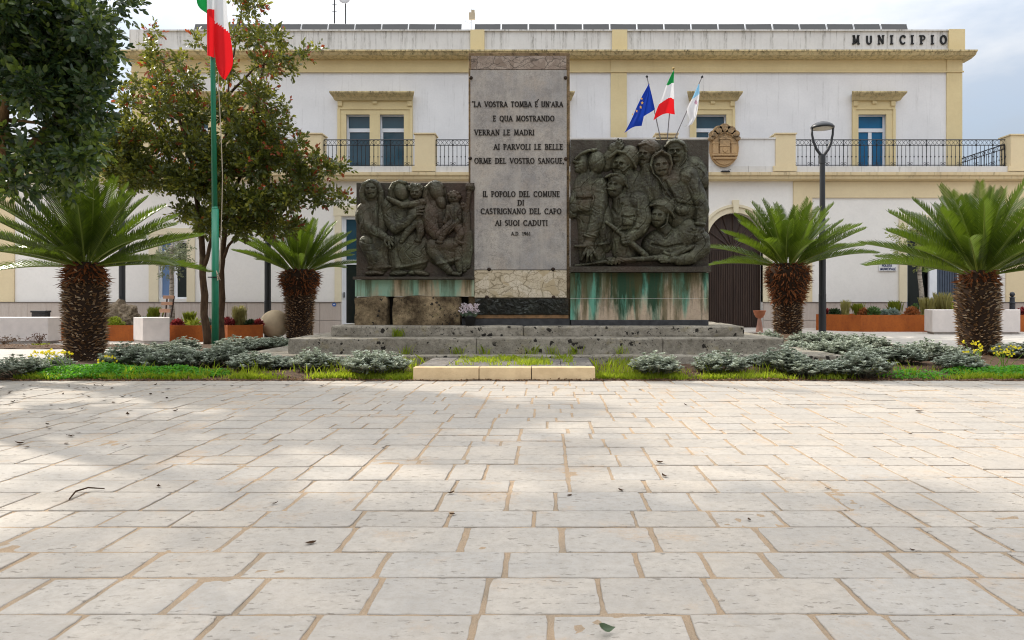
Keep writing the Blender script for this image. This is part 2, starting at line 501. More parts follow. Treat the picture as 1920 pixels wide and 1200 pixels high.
# ================================================================== lettering
# every capital is built from strokes: (points, thick) on a 0..1 square, the thick ones broad, the thin ones fine, with serifs
def arc(cx, cy, rx, ry, a0, a1, n=12):
    return [(cx + rx * math.cos(R(a0 + (a1 - a0) * i / n)), cy + ry * math.sin(R(a0 + (a1 - a0) * i / n))) for i in range(n + 1)]
GL = {  # char: (advance width, strokes, serif spots)
 'A': (.86, [([(.06, 0), (.42, 1)], 0), ([(.42, 1), (.80, 0)], 1), ([(.19, .33), (.66, .33)], 0)], [(.06, 0), (.80, 0)]),
 'B': (.72, [([(.16, 0), (.16, 1)], 1), ([(.16, 1)] + arc(.38, .765, .22, .235, 90, -90) + [(.16, .53)], 0), ([(.16, .53)] + arc(.42, .265, .24, .265, 90, -90) + [(.16, 0)], 1)], [(.08, 0), (.08, 1)]),
 'C': (.86, [(arc(.47, .5, .40, .5, 42, 318, 20), 1), ([(.77, .98), (.77, .72)], 0)], []),
 'D': (.88, [([(.16, 0), (.16, 1)], 1), ([(.16, 1)] + arc(.36, .5, .44, .5, 90, -90, 16) + [(.16, 0)], 1)], [(.08, 0), (.08, 1)]),
 'E': (.68, [([(.16, 0), (.16, 1)], 1), ([(.16, 1), (.60, 1), (.60, .86)], 0), ([(.16, .52), (.48, .52)], 0), ([(.48, .60), (.48, .44)], 0), ([(.16, 0), (.62, 0), (.62, .16)], 0)], [(.08, 0), (.08, 1)]),
 'G': (.90, [(arc(.47, .5, .40, .5, 42, 318, 20), 1), ([(.78, .16), (.78, .44)], 1), ([(.62, .44), (.88, .44)], 0)], []),
 'I': (.36, [([(.18, 0), (.18, 1)], 1)], [(.18, 0), (.18, 1)]),
 'L': (.68, [([(.16, 0), (.16, 1)], 1), ([(.16, 0), (.62, 0), (.62, .18)], 0)], [(.08, 0), (.16, 1)]),
 'M': (1.02, [([(.12, 0), (.18, 1)], 0), ([(.18, 1), (.50, .06)], 1), ([(.50, .06), (.82, 1)], 0), ([(.82, 1), (.90, 0)], 1)], [(.12, 0), (.90, 0), (.16, 1), (.86, 1)]),
 'N': (.90, [([(.14, 0), (.14, 1)], 0), ([(.14, 1), (.76, 0)], 1), ([(.76, 0), (.76, 1)], 0)], [(.14, 0), (.76, 1), (.12, 1)]),
 'O': (.94, [(arc(.47, .5, .40, .5, 0, 360, 28), 1)], []),
 'P': (.68, [([(.16, 0), (.16, 1)], 1), ([(.16, 1)] + arc(.36, .735, .25, .265, 90, -90) + [(.16, .47)], 0)], [(.16, 0), (.08, 1)]),
 'Q': (.94, [(arc(.47, .5, .40, .5, 0, 360, 28), 1), ([(.46, .08), (.90, -.20)], 1)], []),
 'R': (.78, [([(.16, 0), (.16, 1)], 1), ([(.16, 1)] + arc(.36, .755, .24, .245, 90, -90) + [(.16, .51)], 0), ([(.38, .50), (.72, 0)], 1)], [(.16, 0), (.08, 1), (.74, 0)]),
 'S': (.62, [(arc(.31, .745, .22, .255, 30, 250, 12) + arc(.31, .255, .24, .255, 80, -145, 12), 1)], []),
 'T': (.78, [([(.39, 0), (.39, 1)], 1), ([(.05, .84), (.05, 1), (.73, 1), (.73, .84)], 0)], [(.39, 0)]),
 'U': (.86, [([(.14, 1), (.14, .34)] + arc(.43, .32, .29, .32, 180, 360, 12) + [(.72, 1)], 1)], [(.14, 1), (.72, 1)]),
 'V': (.84, [([(.06, 1), (.42, 0)], 1), ([(.42, 0), (.78, 1)], 0)], [(.06, 1), (.78, 1)]),
 'Z': (.74, [([(.08, 1), (.66, 1), (.08, 0), (.68, 0)], 1)], []),
 '1': (.5, [([(.12, .8), (.28, 1), (.28, 0)], 1)], [(.28, 0)]),
 '9': (.66, [(arc(.32, .70, .24, .30, 0, 360, 16), 1), ([(.56, .70), (.50, .25), (.26, 0)], 1)], []),
 '6': (.66, [(arc(.32, .30, .24, .30, 0, 360, 16), 1), ([(.08, .30), (.16, .75), (.44, 1)], 1)], []),
 '.': (.30, [([(.14, .0), (.16, .10)], 1)], []),
 ',': (.30, [([(.18, .10), (.08, -.20)], 1)], []),
 "'": (.28, [([(.14, 1.0), (.12, .78)], 1)], []),
 '"': (.36, [([(.10, 1.08), (.08, .86)], 1), ([(.24, 1.08), (.22, .86)], 1)], []),
 ' ': (.62, [], []),
}
def text_mb(mb, s, x0, x1, zbase, h, y, thick=.13, thin=.07, serif=True, proud=.012, slant=0.0, smallD=False):
    """writes s between x0 and x1 on the baseline zbase, standing `proud` in front of the plane y (towards -Y)"""
    tot = sum(GL[c][0] for c in s)
    k = (x1 - x0) / tot
    cx = x0
    for ci, c in enumerate(s):
        adv, strokes, ser = GL[c]
        hh = h
        for pts, tk in strokes:
            w = (thick if tk else thin) * h / 2
            P = [(cx + (.08 * adv + p[0] * .84) * k + slant * p[1] * hh, zbase + p[1] * hh) for p in pts]
            n = len(P)
            closed = math.dist(P[0], P[-1]) < 1e-6 and n > 4
            L, Rr = [], []
            for i in range(n):
                if closed: a, b = P[(i - 1) % (n - 1)], P[(i + 1) % (n - 1)]
                else: a, b = P[max(i - 1, 0)], P[min(i + 1, n - 1)]
                dx, dz = b[0] - a[0], b[1] - a[1]
                l = math.hypot(dx, dz) or 1
                nx, nz = -dz / l, dx / l
                ww = w
                if tk and n > 8 and serif: ww = w * (.55 + .5 * abs(nx))      # round strokes swell at the sides
                e = 0
                L.append((P[i][0] + nx * ww, P[i][1] + nz * ww)); Rr.append((P[i][0] - nx * ww, P[i][1] - nz * ww))
            jig = (hash((ci, n)) % 7) * .00012
            yf = y - proud - jig
            for i in range(n - 1):
                q = [L[i], Rr[i], Rr[i + 1], L[i + 1]]
                mb.slab([(p[0], p[1]) for p in q], yf, y)
        if serif:
            for (sx_, sz_) in ser:
                px_, pz_ = cx + (.08 * adv + sx_ * .84) * k + slant * sz_ * hh, zbase + sz_ * hh
                t_ = thin * h * .5
                mb.slab([(px_ - .13 * k, pz_ - t_), (px_ + .15 * k, pz_ - t_), (px_ + .15 * k, pz_ + t_), (px_ - .13 * k, pz_ + t_)], y - proud * 1.1 - .0009, y)
        cx += adv * k

# ================================================================== war memorial
def lichen_stone(name, c1, c2, black=.6, bscale=7, dark=(.025, .022, .018)):
    t = NT(name)
    col = t.mix(t.ramp(t.noise(2.4, 7, .68), .36, .66), c2, c1)
    col = t.mix(t.ramp(t.noise(11, 7, .72), .45, .68, 0, .65), col, tuple(x * .5 for x in c2))
    col = t.mix(t.ramp(t.noise(6, 5, .6), .58, .70, 0, .45), col, (.26, .215, .10))
    wv = t.n('VectorMath', {0: t.co, 1: t.n('VectorMath', {0: t.n('TexNoise', {'Vector': t.co, 'Scale': 16.0, 'Detail': 4.0}).outputs[1], 1: (.11, .11, .11)}, operation='MULTIPLY').outputs[0]}, operation='ADD').outputs[0]
    v = t.vor(bscale, vec=wv)
    big = t.ramp(t.noise(1.7, 3), .30, .62, .05, .30)
    blot = t.math('LESS_THAN', v, big)
    blot = t.math('MULTIPLY', blot, t.ramp(t.noise(2.6, 3), .40, .46))
    col = t.mix(t.math('MULTIPLY', blot, black), col, dark)
    v2 = t.vor(bscale * 2.6, vec=wv)
    col = t.mix(t.math('MULTIPLY', t.ramp(v2, .24, .18), t.ramp(t.noise(3.1, 3), .44, .54, 0, .85)), col, dark)
    v3 = t.noise(44, 3, .7)
    col = t.mix(t.ramp(v3, .60, .70, 0, .5), col, dark)
    return t.done(t.bsdf(col=col, rough=.92, spec=.15, nor=t.bump(t.noise(26, 7, .72), .02)))
m_step = lichen_stone('old_step_stone', (.37, .335, .275), (.215, .19, .15), black=.97, bscale=7.5)
m_rough = lichen_stone('rough_brown_stone', (.38, .285, .17), (.045, .030, .017), black=.95, bscale=11)
m_edge = lichen_stone('pillar_stone', (.33, .23, .13), (.12, .085, .05), black=.6, bscale=12)
m_dark = simple('dark_base_stone', (.05, .05, .052), (.022, .022, .024), rough=.6, scale=8, bump=.004)
m_void = simple('dark_gap', (.012, .010, .008), rough=1)

def marble_mat():
    t = NT('inscription_marble')
    col = t.mix(t.ramp(t.noise(.9, 6, .62), .36, .64), (.255, .25, .25), (.41, .375, .33))
    col = t.mix(t.ramp(t.noise(2.2, 6, .7), .47, .75, 0, .55), col, (.38, .30, .22))
    col = t.mix(t.ramp(t.noise(5.5, 7, .75), .46, .62, 0, .55), col, (.19, .175, .165))
    w = t.noise(3.2, 7, .7)
    vein = t.math('ABSOLUTE', t.math('SUBTRACT', w, .5))
    col = t.mix(t.math('MULTIPLY', t.ramp(vein, .012, .0, 0, .75), t.ramp(t.noise(1.5, 3), .42, .6)), col, (.11, .10, .095))
    col = t.mix(t.ramp(t.noise(38, 6, .8), .48, .68, 0, .62), col, (.145, .13, .12))
    col = t.mix(t.ramp(t.noise(75, 3, .6), .60, .72, 0, .5), col, (.42, .40, .38))
    st = t.noise(8, 4, .6, (1, 1, .06))
    col = t.mix(t.ramp(st, .50, .66, 0, .45), col, (.38, .35, .31))
    return t.done(t.bsdf(col=col, rough=.6, spec=.3, nor=t.bump(t.noise(70, 5, .7), .003)))
m_marble = marble_mat()
def breccia(name, a, b, vein, sc):
    t = NT(name)
    wv = t.n('Mix', {0: .22, 4: t.co, 5: t.n('TexNoise', {'Vector': t.co, 'Scale': 2.5, 'Detail': 5.0}).outputs[1]}, data_type='VECTOR').outputs[1]
    d1 = t.n('TexVoronoi', {'Vector': t.n('Mapping', {'Vector': wv, 'Scale': (.62, 1, 1.5)}).outputs[0], 'Scale': sc}, feature='DISTANCE_TO_EDGE').outputs['Distance']
    d2 = t.n('TexVoronoi', {'Vector': wv, 'Scale': sc * 2.7}, feature='DISTANCE_TO_EDGE').outputs['Distance']
    cell = t.n('TexVoronoi', {'Vector': wv, 'Scale': sc}).outputs['Color']
    f = t.n('SeparateColor', {0: cell}).outputs[0]
    col = t.mix(f, a, b)
    col = t.mix(t.ramp(d1, .045, .0, 0, .85), col, vein)
    col = t.mix(t.math('MULTIPLY', t.ramp(d2, .05, .0, 0, .7), t.ramp(f, .3, .5)), col, vein)
    col = t.mix(t.ramp(t.noise(12, 6, .7), .5, .72, 0, .4), col, tuple(x * .5 for x in a))
    return t.done(t.bsdf(col=col, rough=.55, spec=.3))
m_brec = breccia('breccia_marble', (.40, .32, .20), (.56, .49, .38), (.13, .10, .05), 6.5)
m_brecdark = breccia('weathered_breccia', (.20, .15, .115), (.33, .27, .22), (.04, .03, .022), 7.5)

def stain_mat(name, topz, base1, base2, amount, greens, seed):
    """pale stone with real verdigris run marks left by the bronze above"""
    t = NT(name)
    vec = t.n('Mapping', {'Vector': t.co, 'Location': (seed, 0, 0)}).outputs[0]
    col = t.mix(t.ramp(t.noise(2.0, 6, .7), .36, .66), base2, base1)
    col = t.mix(t.ramp(t.noise(18, 6, .7), .48, .74, 0, .45), col, tuple(x * .5 for x in base2))
    z = t.n('SeparateXYZ', {0: t.co}).outputs[2]
    a = t.noise(3.1, 5, .55, (1, 1, .10), vec); b = t.noise(5.2, 5, .65, (1, 1, .12), vec); e = t.noise(9, 6, .7, (1, 1, .35), vec)
    fade = t.ramp(z, topz - 1.0, topz - .05, .0, .17)
    g1 = t.ramp(t.math('ADD', t.math('ADD', a, fade), t.math('MULTIPLY', e, .16)), .62, .74)
    g2 = t.ramp(t.math('ADD', t.math('ADD', b, fade), t.math('MULTIPLY', e, .2)), .63, .77)
    col = t.mix(t.math('MULTIPLY', t.ramp(t.noise(4.1, 5, .6, (1, 1, .3), vec), .5, .62, 0, .6), t.ramp(z, topz - .6, topz, 0, 1)), col, greens[2])
    col = t.mix(t.math('MULTIPLY', g1, amount), col, t.mix(t.ramp(e, .4, .6), greens[0], greens[0]))
    col = t.mix(t.math('MULTIPLY', g2, amount), col, greens[1])
    g3 = t.ramp(t.math('ADD', t.math('ADD', t.noise(7.5, 5, .6, (1, 1, .07), vec), fade), t.math('MULTIPLY', e, .2)), .66, .80)
    col = t.mix(t.math('MULTIPLY', g3, amount * .8), col, (.075, .065, .025))
    return t.done(t.bsdf(col=col, rough=.8, spec=.2, nor=t.bump(t.noise(40, 6, .7), .006)))

YM = 12.55                                # front of the wall
k_m = YM / FP
mon = thing('war_memorial', 'grey marble and bronze war memorial with two relief panels on three stone steps', 'memorial', (-.15, 13.0, 0))

# steps, each a course of several blocks
def course(x0, x1, y0, y1, z0, z1, cuts):
    mb = MB(); xs_ = [x0] + cuts + [x1]
    for a, b in zip(xs_[:-1], xs_[1:]):
        mb.box(a + .002, b - .002, y0 + random.uniform(0, .008), y1, z0, z1 + random.uniform(-.004, .004))
    return mb
def rough_block(ob, amt, n=3, only_new=True):
    bm = bmesh.new(); bm.from_mesh(ob.data)
    bmesh.ops.subdivide_edges(bm, edges=[e for e in bm.edges if e.calc_length() > .18], cuts=n, use_grid_fill=True)
    bmesh.ops.subdivide_edges(bm, edges=[e for e in bm.edges if e.calc_length() > .14], cuts=1, use_grid_fill=True)
    for v in bm.verts:
        p = v.co * 4.0
        v.co += Vector((MN.noise(p), MN.noise(p + Vector((9, 1, 3))), MN.noise(p + Vector((2, 7, 5))))) * amt
    bm.to_mesh(ob.data); bm.free(); ob.data.update()
YB = 14.6
a = course(-5.0, 4.75, 11.27, YB, -.1, .195, [-2.2, 1.1]).build('step', m_step, mon, bevel=.018); rough_block(a, .012)
a = course(-4.22, 3.88, 11.60, YB, .18, .452, [-1.15, 1.9]).build('step', m_step, mon, bevel=.02); rough_block(a, .012)
a = course(-3.69, 3.38, 12.15, YB, .44, .632, [-.4]).build('step', m_step, mon, bevel=.03); rough_block(a, .014)

zt = lambda py, d=YM: Z(py, d)
xt = lambda px, d=YM: X(px, d)
# pillar
mb = MB(); mb.box(xt(877.5), xt(1068.5), YM + .07, YM + .85, .62, zt(96))
pil = mb.build('pillar', m_edge, mon, bevel=.012); rough_block(pil, .006)
mb = MB(); mb.box(xt(883), xt(1062), YM + .02, YM + .10, zt(129.5), zt(104))
mb.build('top_band', m_brecdark, mon, bevel=.004)
mb = MB(); mb.box(xt(882), xt(1062.5), YM + .005, YM + .10, zt(505.5), zt(131))
slab = mb.build('inscription_slab', m_marble, mon, bevel=.004)
mb = MB(); mb.box(xt(889.5), xt(1062.5), YM - .005, YM + .10, zt(558), zt(507))
mb.build('lower_panel', m_brec, mon, bevel=.004)
mb = MB(); mb.box(xt(889.5), xt(1066), YM + .012, YM + .10, zt(597), zt(590.5))
mb.build('ledge', simple('ochre_ledge', (.36, .20, .09), (.2, .12, .06), scale=12), mon, bevel=.003)
mb = MB(); mb.box(xt(866), xt(1068), YM - .02, YM + .10, .60, zt(597.5))
mb.build('base_course', m_dark, mon, bevel=.004)
m_letter = simple('bronze_letter', (.022, .017, .013), (.012, .010, .008), rough=.55, metal=.3)
LINES = [('"LA VOSTRA TOMBA E UN\'ARA', 885, 1056, 200.3, 9.6), ('E QUA MOSTRANDO', 924, 1040, 227, 9.6), ('VERRAN LE MADRI', 889, 1002, 253.2, 9.6),
         ('AI PARVOLI LE BELLE', 925, 1056, 280.2, 9.6), ('ORME DEL VOSTRO SANGUE,', 889, 1058, 306.3, 9.6),
         ('IL POPOLO DEL COMUNE', 905, 1050, 368.8, 9.8), ('DI', 970, 983, 384.8, 9.4), ('CASTRIGNANO DEL CAPO', 901, 1053, 401, 9.8),
         ('AI SUOI CADUTI', 928, 1027, 422.8, 9.6), ('A.D. 1961', 958, 995, 441, 6)]
ysl = YM + .005
for s_, a_, b_, base, hh in LINES:
    mb = MB(); text_mb(mb, s_, xt(a_), xt(b_), zt(base), hh * k_m, ysl, thick=.19, thin=.12)
    if s_.startswith('"LA'):      # the accent on E
        xe = xt(1006); mb.slab([(xe, zt(190)), (xe + .018, zt(190)), (xe + .045, zt(186)), (xe + .028, zt(186))], ysl - .012, ysl)
    mb.build('inscription', m_letter, slab)
m_stud = simple('rusty_stud', (.05, .032, .022), (.02, .014, .01), rough=.6, metal=.5)
for px_, py_ in ((883, 146), (1060.5, 146), (881.5, 297), (1061, 298), (917, 505), (1037, 505), (913, 557.5), (1038, 557.5)):
    mb = MB(); mb.lathe([(.034, 0), (.034, .008), (.024, .022), (.006, .028)], (0, 0, 0), 12)
    mb.xf(0, lambda v: Vector((v.x + xt(px_), YM - v.z - .002, v.y + zt(py_))))
    mb.build('stud', m_stud, mon, smooth=True)

# bronze: greenish black, with paler verdigris mottling and streaks
def bronze(name, c1, c2, verd):
    t = NT(name)
    col = t.mix(t.ramp(t.noise(2.2, 6, .65), .36, .66), c2, c1)
    col = t.mix(t.ramp(t.noise(6.5, 7, .75), .52, .72, 0, .7), col, verd)
    st = t.noise(14, 5, .65, (1, 1, .12))
    col = t.mix(t.ramp(st, .56, .72, 0, .4), col, verd)
    col = t.mix(t.ramp(t.noise(1.1, 4, .6), .50, .68, 0, .75), col, (.055, .030, .020))
    sp = t.noise(70, 3, .6)
    col = t.mix(t.ramp(sp, .66, .74, 0, .5), col, tuple(min(1, x * 2.1) for x in verd))
    return t.done(t.bsdf(col=col, rough=t.ramp(t.noise(9, 4), .3, .7, .34, .52), metal=.5, spec=.5, nor=t.bump(t.math('ADD', t.noise(22, 6, .7), t.math('MULTIPLY', t.noise(40, 4, .7, (1, 1, .15)), .5)), .016)))
m_bronze = bronze('bronze', (.076, .074, .043), (.025, .022, .013), (.155, .165, .105))
m_bronze_back = bronze('bronze_ground', (.058, .048, .034), (.032, .024, .017), (.085, .09, .062))

# ---- relief sculpting: every figure is a height field grown from rounded forms
class Relief:
    def __init__(s, ox, oz, scale, x0, x1, y0, y1, step=3.0):
        """photo-crop coordinates -> photo pixel = (ox + x/scale, oz + y/scale)"""
        s.ox, s.oz, s.sc = ox, oz, scale
        s.step = step; s.lim = (x0, x1, y0, y1)
        s.u = k_m / scale          # metres per unit
    def start(s, x0, x1, y0, y1):
        L = s.lim
        x0, x1, y0, y1 = max(x0, L[0]), min(x1, L[1]), max(y0, L[2]), min(y1, L[3])
        s.gx, s.gy = np.meshgrid(np.arange(x0, x1 + .1, s.step), np.arange(y0, y1 + .1, s.step))
        s.H = np.full(s.gx.shape, -60.0); s.D = np.zeros(s.gx.shape); s.calm = np.zeros(s.gx.shape)
    def smax(s, h, k):
        k = .6 * k
        d = np.clip(.5 + .5 * (h - s.H) / k, 0, 1)
        s.H = s.H * (1 - d) + h * d + k * d * (1 - d)
    def ell(s, cx, cy, rx, ry, z0, h, ang=0, k=4, p=2.0):
        c, n = math.cos(R(ang)), math.sin(R(ang))
        dx, dy = s.gx - cx, s.gy - cy
        u, v = (dx * c + dy * n) / rx, (-dx * n + dy * c) / ry
        q = np.abs(u) ** p + np.abs(v) ** p
        hh = np.where(q < 1, z0 + h * np.sqrt(np.clip(1 - q, 0, 1)), -60 - 30 * (q - 1))
        s.smax(hh, k)
    def cap(s, pts, k=4, flat=1.0):
        """pts [(x,y,z,r)...] a limb"""
        for (x0, y0, z0, r0), (x1, y1, z1, r1) in zip(pts[:-1], pts[1:]):
            dx, dy = x1 - x0, y1 - y0; L2 = dx * dx + dy * dy + 1e-6
            t = np.clip(((s.gx - x0) * dx + (s.gy - y0) * dy) / L2, 0, 1)
            d = np.hypot(s.gx - x0 - t * dx, s.gy - y0 - t * dy)
            r = r0 + t * (r1 - r0); z = z0 + t * (z1 - z0)
            r = r * .92; q = d / r
            hh = np.where(q < 1, z - r * flat + r * flat * np.sqrt(np.clip(1 - q * q, 0, 1)) , -60 - 30 * (q - 1))
            s.smax(hh, k)
    def dent(s, cx, cy, sx, sy, amp, ang=0):
        c, n = math.cos(R(ang)), math.sin(R(ang))
        dx, dy = s.gx - cx, s.gy - cy
        u, v = (dx * c + dy * n) / sx, (-dx * n + dy * c) / sy
        s.D += amp * np.exp(-.5 * (u * u + v * v))
    def groove(s, pts, w, amp):
        for (x0, y0), (x1, y1) in zip(pts[:-1], pts[1:]):
            dx, dy = x1 - x0, y1 - y0; L2 = dx * dx + dy * dy + 1e-6
            t = np.clip(((s.gx - x0) * dx + (s.gy - y0) * dy) / L2, 0, 1)
            d = np.hypot(s.gx - x0 - t * dx, s.gy - y0 - t * dy)
            s.D = np.where(amp < 0, np.minimum(s.D, amp * np.exp(-.5 * (d / w) ** 2)), np.maximum(s.D, amp * np.exp(-.5 * (d / w) ** 2)))
    def folds(s, cx, cy, rx, ry, ang, wave, amp):
        """cloth folds: sharp, irregular creases running along ang"""
        c, n = math.cos(R(ang)), math.sin(R(ang))
        dx, dy = s.gx - cx, s.gy - cy
        u, v = dx * c + dy * n, -dx * n + dy * c
        env = np.clip(1 - (dx / rx) ** 2 - (dy / ry) ** 2, 0, 1) ** .7
        ph = v / (wave * 1.15) + .55 * np.sin(u / 47.0 + cx) + .35 * np.sin(v / 61.0 + u / 83.0 + cy)
        w = np.abs((ph % 1.0) - .5) * 2
        s.D += .55 * amp * env * ((1 - w) ** 1.6 - .45) * (.55 + .45 * np.sin(u / 33.0 + 2.1 * np.floor(ph)))
    def face(s, cx, cy, rx, ry, z0, look=0.0, tilt=0, beard=False, h=None):
        """head seen from the front (look 0) or turned; look -1 left profile, +1 right"""
        h = h or rx * .95
        s.calm = np.maximum(s.calm, np.exp(-(((s.gx - cx) / (rx * 1.15)) ** 2 + ((s.gy - cy) / (ry * 1.15)) ** 2) ** 3))
        s.ell(cx, cy, rx, ry, z0, h, tilt, k=5)
        c, n = math.cos(R(tilt)), math.sin(R(tilt))
        def P(u, v): return cx + u * rx * c - v * ry * n, cy + u * rx * n + v * ry * c
        o = look * .42
        ew = .30 * (1 - .25 * abs(look))
        for sg in (-1, 1):
            ex, ey = P(o + sg * ew * 1.15, -.10)
            s.dent(ex, ey, rx * .155, ry * .10, -rx * .34)
            bx_, by_ = P(o + sg * ew * 1.1, -.26)
            s.dent(bx_, by_, rx * .22, ry * .055, rx * .13, tilt)
            lx, ly = P(o + sg * ew * 1.15, -.085); s.dent(lx, ly, rx * .085, ry * .045, rx * .16)
            kx, ky = P(o + sg * ew * 1.35, .20); s.dent(kx, ky, rx * .17, ry * .12, rx * .09)
            hx, hy = P(o + sg * ew * 1.2, .48); s.dent(hx, hy, rx * .13, ry * .13, -rx * .12)
        a, b = P(o * 1.05, -.14), P(o * 1.25, .20)
        for t in np.linspace(0, 1, 6):
            s.dent(a[0] + (b[0] - a[0]) * t, a[1] + (b[1] - a[1]) * t, rx * (.075 + .05 * t), ry * .07, rx * (.12 + .20 * t))
        mx_, my_ = P(o * 1.1, .44)
        s.dent(mx_, my_, rx * .24, ry * .030, -rx * .26, tilt)
        ux, uy = P(o * 1.12, .37); s.dent(ux, uy, rx * .19, ry * .035, rx * .13, tilt)
        dx_, dy_ = P(o * 1.12, .52); s.dent(dx_, dy_, rx * .16, ry * .04, rx * .13, tilt)
        gx_, gy_ = P(o * 1.05, .76); s.dent(gx_, gy_, rx * .2, ry * .12, rx * .16)
    def fingers(s, base, tips, r0, r1, z0, z1):
        for (bx_, by_), tip in zip(base, tips):
            mxx, myy = (bx_ * .5 + tip[0] * .5), (by_ * .5 + tip[1] * .5)
            s.cap([(bx_, by_, z0, r0), (mxx, myy, z0 + 5, r0 * .95), (tip[0], tip[1], z1, r1)], k=2.5)
    def done(s, name, label, mat, yback):
        tx = 1.0 * np.sin(s.gx / 9.1 + 2.2 * np.sin(s.gy / 13.0)) * np.sin(s.gy / 8.3 + 1.7 * np.sin(s.gx / 17.0)) + .7 * np.sin(s.gx / 4.7 + s.gy / 6.1) * np.sin(s.gy / 5.3 - s.gx / 7.7)
        # drapery: incised, wandering creases everywhere but on the faces
        q1 = np.sin(s.gx / 21.0 + 1.9 * np.sin(s.gy / 57.0 + s.gx / 140.0) + .9 * np.sin(s.gy / 23.0)) + .5 * np.sin(s.gy / 71.0 + s.gx / 37.0)
        q2 = np.sin(s.gy / 26.0 + 1.6 * np.sin(s.gx / 49.0 + 1.0) + s.gx / 60.0) + .6 * np.sin(s.gx / 83.0 - s.gy / 45.0)
        cr_ = -5.5 * np.exp(-(q1 / .16) ** 2) * (np.sin(s.gy / 64.0 + s.gx / 91.0) > -.35) + 2.2 * np.exp(-((q1 - .42) / .22) ** 2) - 3.6 * np.exp(-(q2 / .13) ** 2) * (np.sin(s.gx / 51.0 - s.gy / 77.0) > .1)
        H = s.H + np.where(s.H > 0, s.D * 1.7 + tx * .9 + cr_ * (1 - s.calm) * np.clip(s.H / 30.0, 0, 1), 0)
        m = s.H > 1.0
        cell = m[:-1, :-1] | m[1:, :-1] | m[:-1, 1:] | m[1:, 1:]
        H = np.where(m, np.maximum(H, .5), -9.0)
        px = s.ox + s.gx / s.sc; py = s.oz + s.gy / s.sc
        P = np.stack([(px - VX) * YM / FP, yback - H * s.u * .74, EYE - (py - VY) * YM / FP], -1)
        o = grid_mesh(name, P[::-1], mat, s.parent, mask=cell[::-1])
        if label: o['label'] = label
        return o
# ---- left relief: seated women with children
panelL = MB(); panelL.box(xt(668.5), xt(889.5), YM - .01, YM + .06, zt(521), zt(343))
panelL.box(xt(667), xt(890.5), YM - .20, YM - .01, zt(524.5), zt(519.5))
pl = panelL.build('bronze_relief', m_bronze_back, mon, bevel=.004)
pl['label'] = 'lower bronze relief of seated women with children'
rl = Relief(660, 320, 4.0, 30, 925, 66, 806, 2.6); rl.parent = pl
yb = YM - .012
# first woman: hooded, hand on her knee
rl.start(30, 330, 66, 806)
rl.ell(165, 380, 118, 170, -10, 66, 0, 10); rl.ell(75, 330, 50, 80, 0, 55, 10, 12)
rl.ell(190, 560, 110, 120, -10, 60, 0, 14)
rl.cap([(200, 520, 40, 80), (215, 700, 45, 92)], 12); rl.ell(118, 545, 58, 66, 18, 62, -10, 12)
rl.cap([(118, 560, 74, 56), (165, 640, 70, 62), (190, 715, 52, 70)], 12)
rl.ell(215, 725, 102, 22, 10, 40, -4, 8)
rl.ell(148, 150, 80, 88, 0, 42, 0, 8)
rl.cap([(92, 235, 50, 26), (82, 165, 62, 20), (98, 108, 66, 17), (150, 84, 66, 16), (200, 105, 64, 18), (228, 165, 60, 22), (226, 235, 50, 30), (205, 300, 40, 40)], 8)
rl.cap([(95, 235, 45, 30), (120, 300, 40, 40)], 10)
rl.face(148, 148, 53, 68, 28, look=.12, tilt=-6)
rl.cap([(85, 290, 60, 48), (112, 400, 84, 46), (150, 440, 92, 42), (255, 498, 104, 32)], 8)
rl.ell(292, 522, 40, 32, 52, 52, 25, 6)
rl.fingers([(312, 505), (312, 520), (305, 535), (292, 545)], [(378, 545), (366, 566), (338, 585), (300, 588)], 11, 8, 102, 96)
rl.cap([(270, 508, 100, 12), (262, 548, 104, 11), (280, 570, 100, 9)], 3)
rl.folds(200, 650, 105, 110, 70, 34, 7); rl.folds(190, 350, 40, 110, 84, 22, 5); rl.groove([(195, 250), (205, 330), (200, 470)], 5, -9)
rl.ell(160, 768, 62, 22, 10, 40, -6, 6); rl.ell(215, 772, 30, 16, 10, 30, 0, 6)
rl.done('seated_woman', 'hooded woman with her hand on her knee', m_bronze, yb)
# second woman, turning to the child on her arm
rl.start(215, 610, 66, 806)
rl.ell(365, 340, 125, 150, -14, 58, 0, 10)
rl.ell(440, 600, 165, 150, -10, 62, 0, 14); rl.ell(360, 560, 100, 80, 0, 60, 20, 14)
rl.cap([(320, 610, 50, 55), (340, 720, 44, 62)], 10); rl.cap([(480, 620, 58, 80), (500, 690, 48, 78)], 10)
rl.ell(365, 165, 70, 84, 0, 42, 10, 8)
rl.cap([(292, 215, 36, 26), (296, 150, 50, 22), (318, 105, 56, 16), (362, 86, 58, 14), (405, 96, 54, 14)], 7)
rl.face(372, 162, 52, 68, 26, look=.45, tilt=-14)
rl.ell(268, 270, 52, 66, 4, 60, 0, 10)
rl.cap([(262, 270, 56, 48), (290, 380, 72, 50), (330, 436, 84, 46), (420, 392, 92, 38), (470, 340, 92, 30)], 8)
rl.ell(470, 325, 55, 42, 40, 46, -20, 6)
rl.fingers([(500, 300), (505, 315), (500, 335)], [(545, 285), (548, 310), (540, 335)], 11, 9, 84, 78)
for yy_, a_ in ((600, -6), (655, -8), (705, -5)):
    rl.groove([(340, yy_ + 12), (430, yy_), (560, yy_ - 34)], 6, -15)
    rl.groove([(340, yy_ + 24), (430, yy_ + 13), (560, yy_ - 20)], 8, 10)
rl.ell(350, 772, 70, 24, 8, 44, -4, 6); rl.ell(520, 768, 66, 24, 8, 44, 12, 6); rl.ell(455, 766, 34, 22, 6, 30, 0, 6)
rl.folds(320, 340, 60, 100, 60, 30, 5)
rl.done('seated_woman', 'woman in the middle holding a child on her arm', m_bronze, yb)
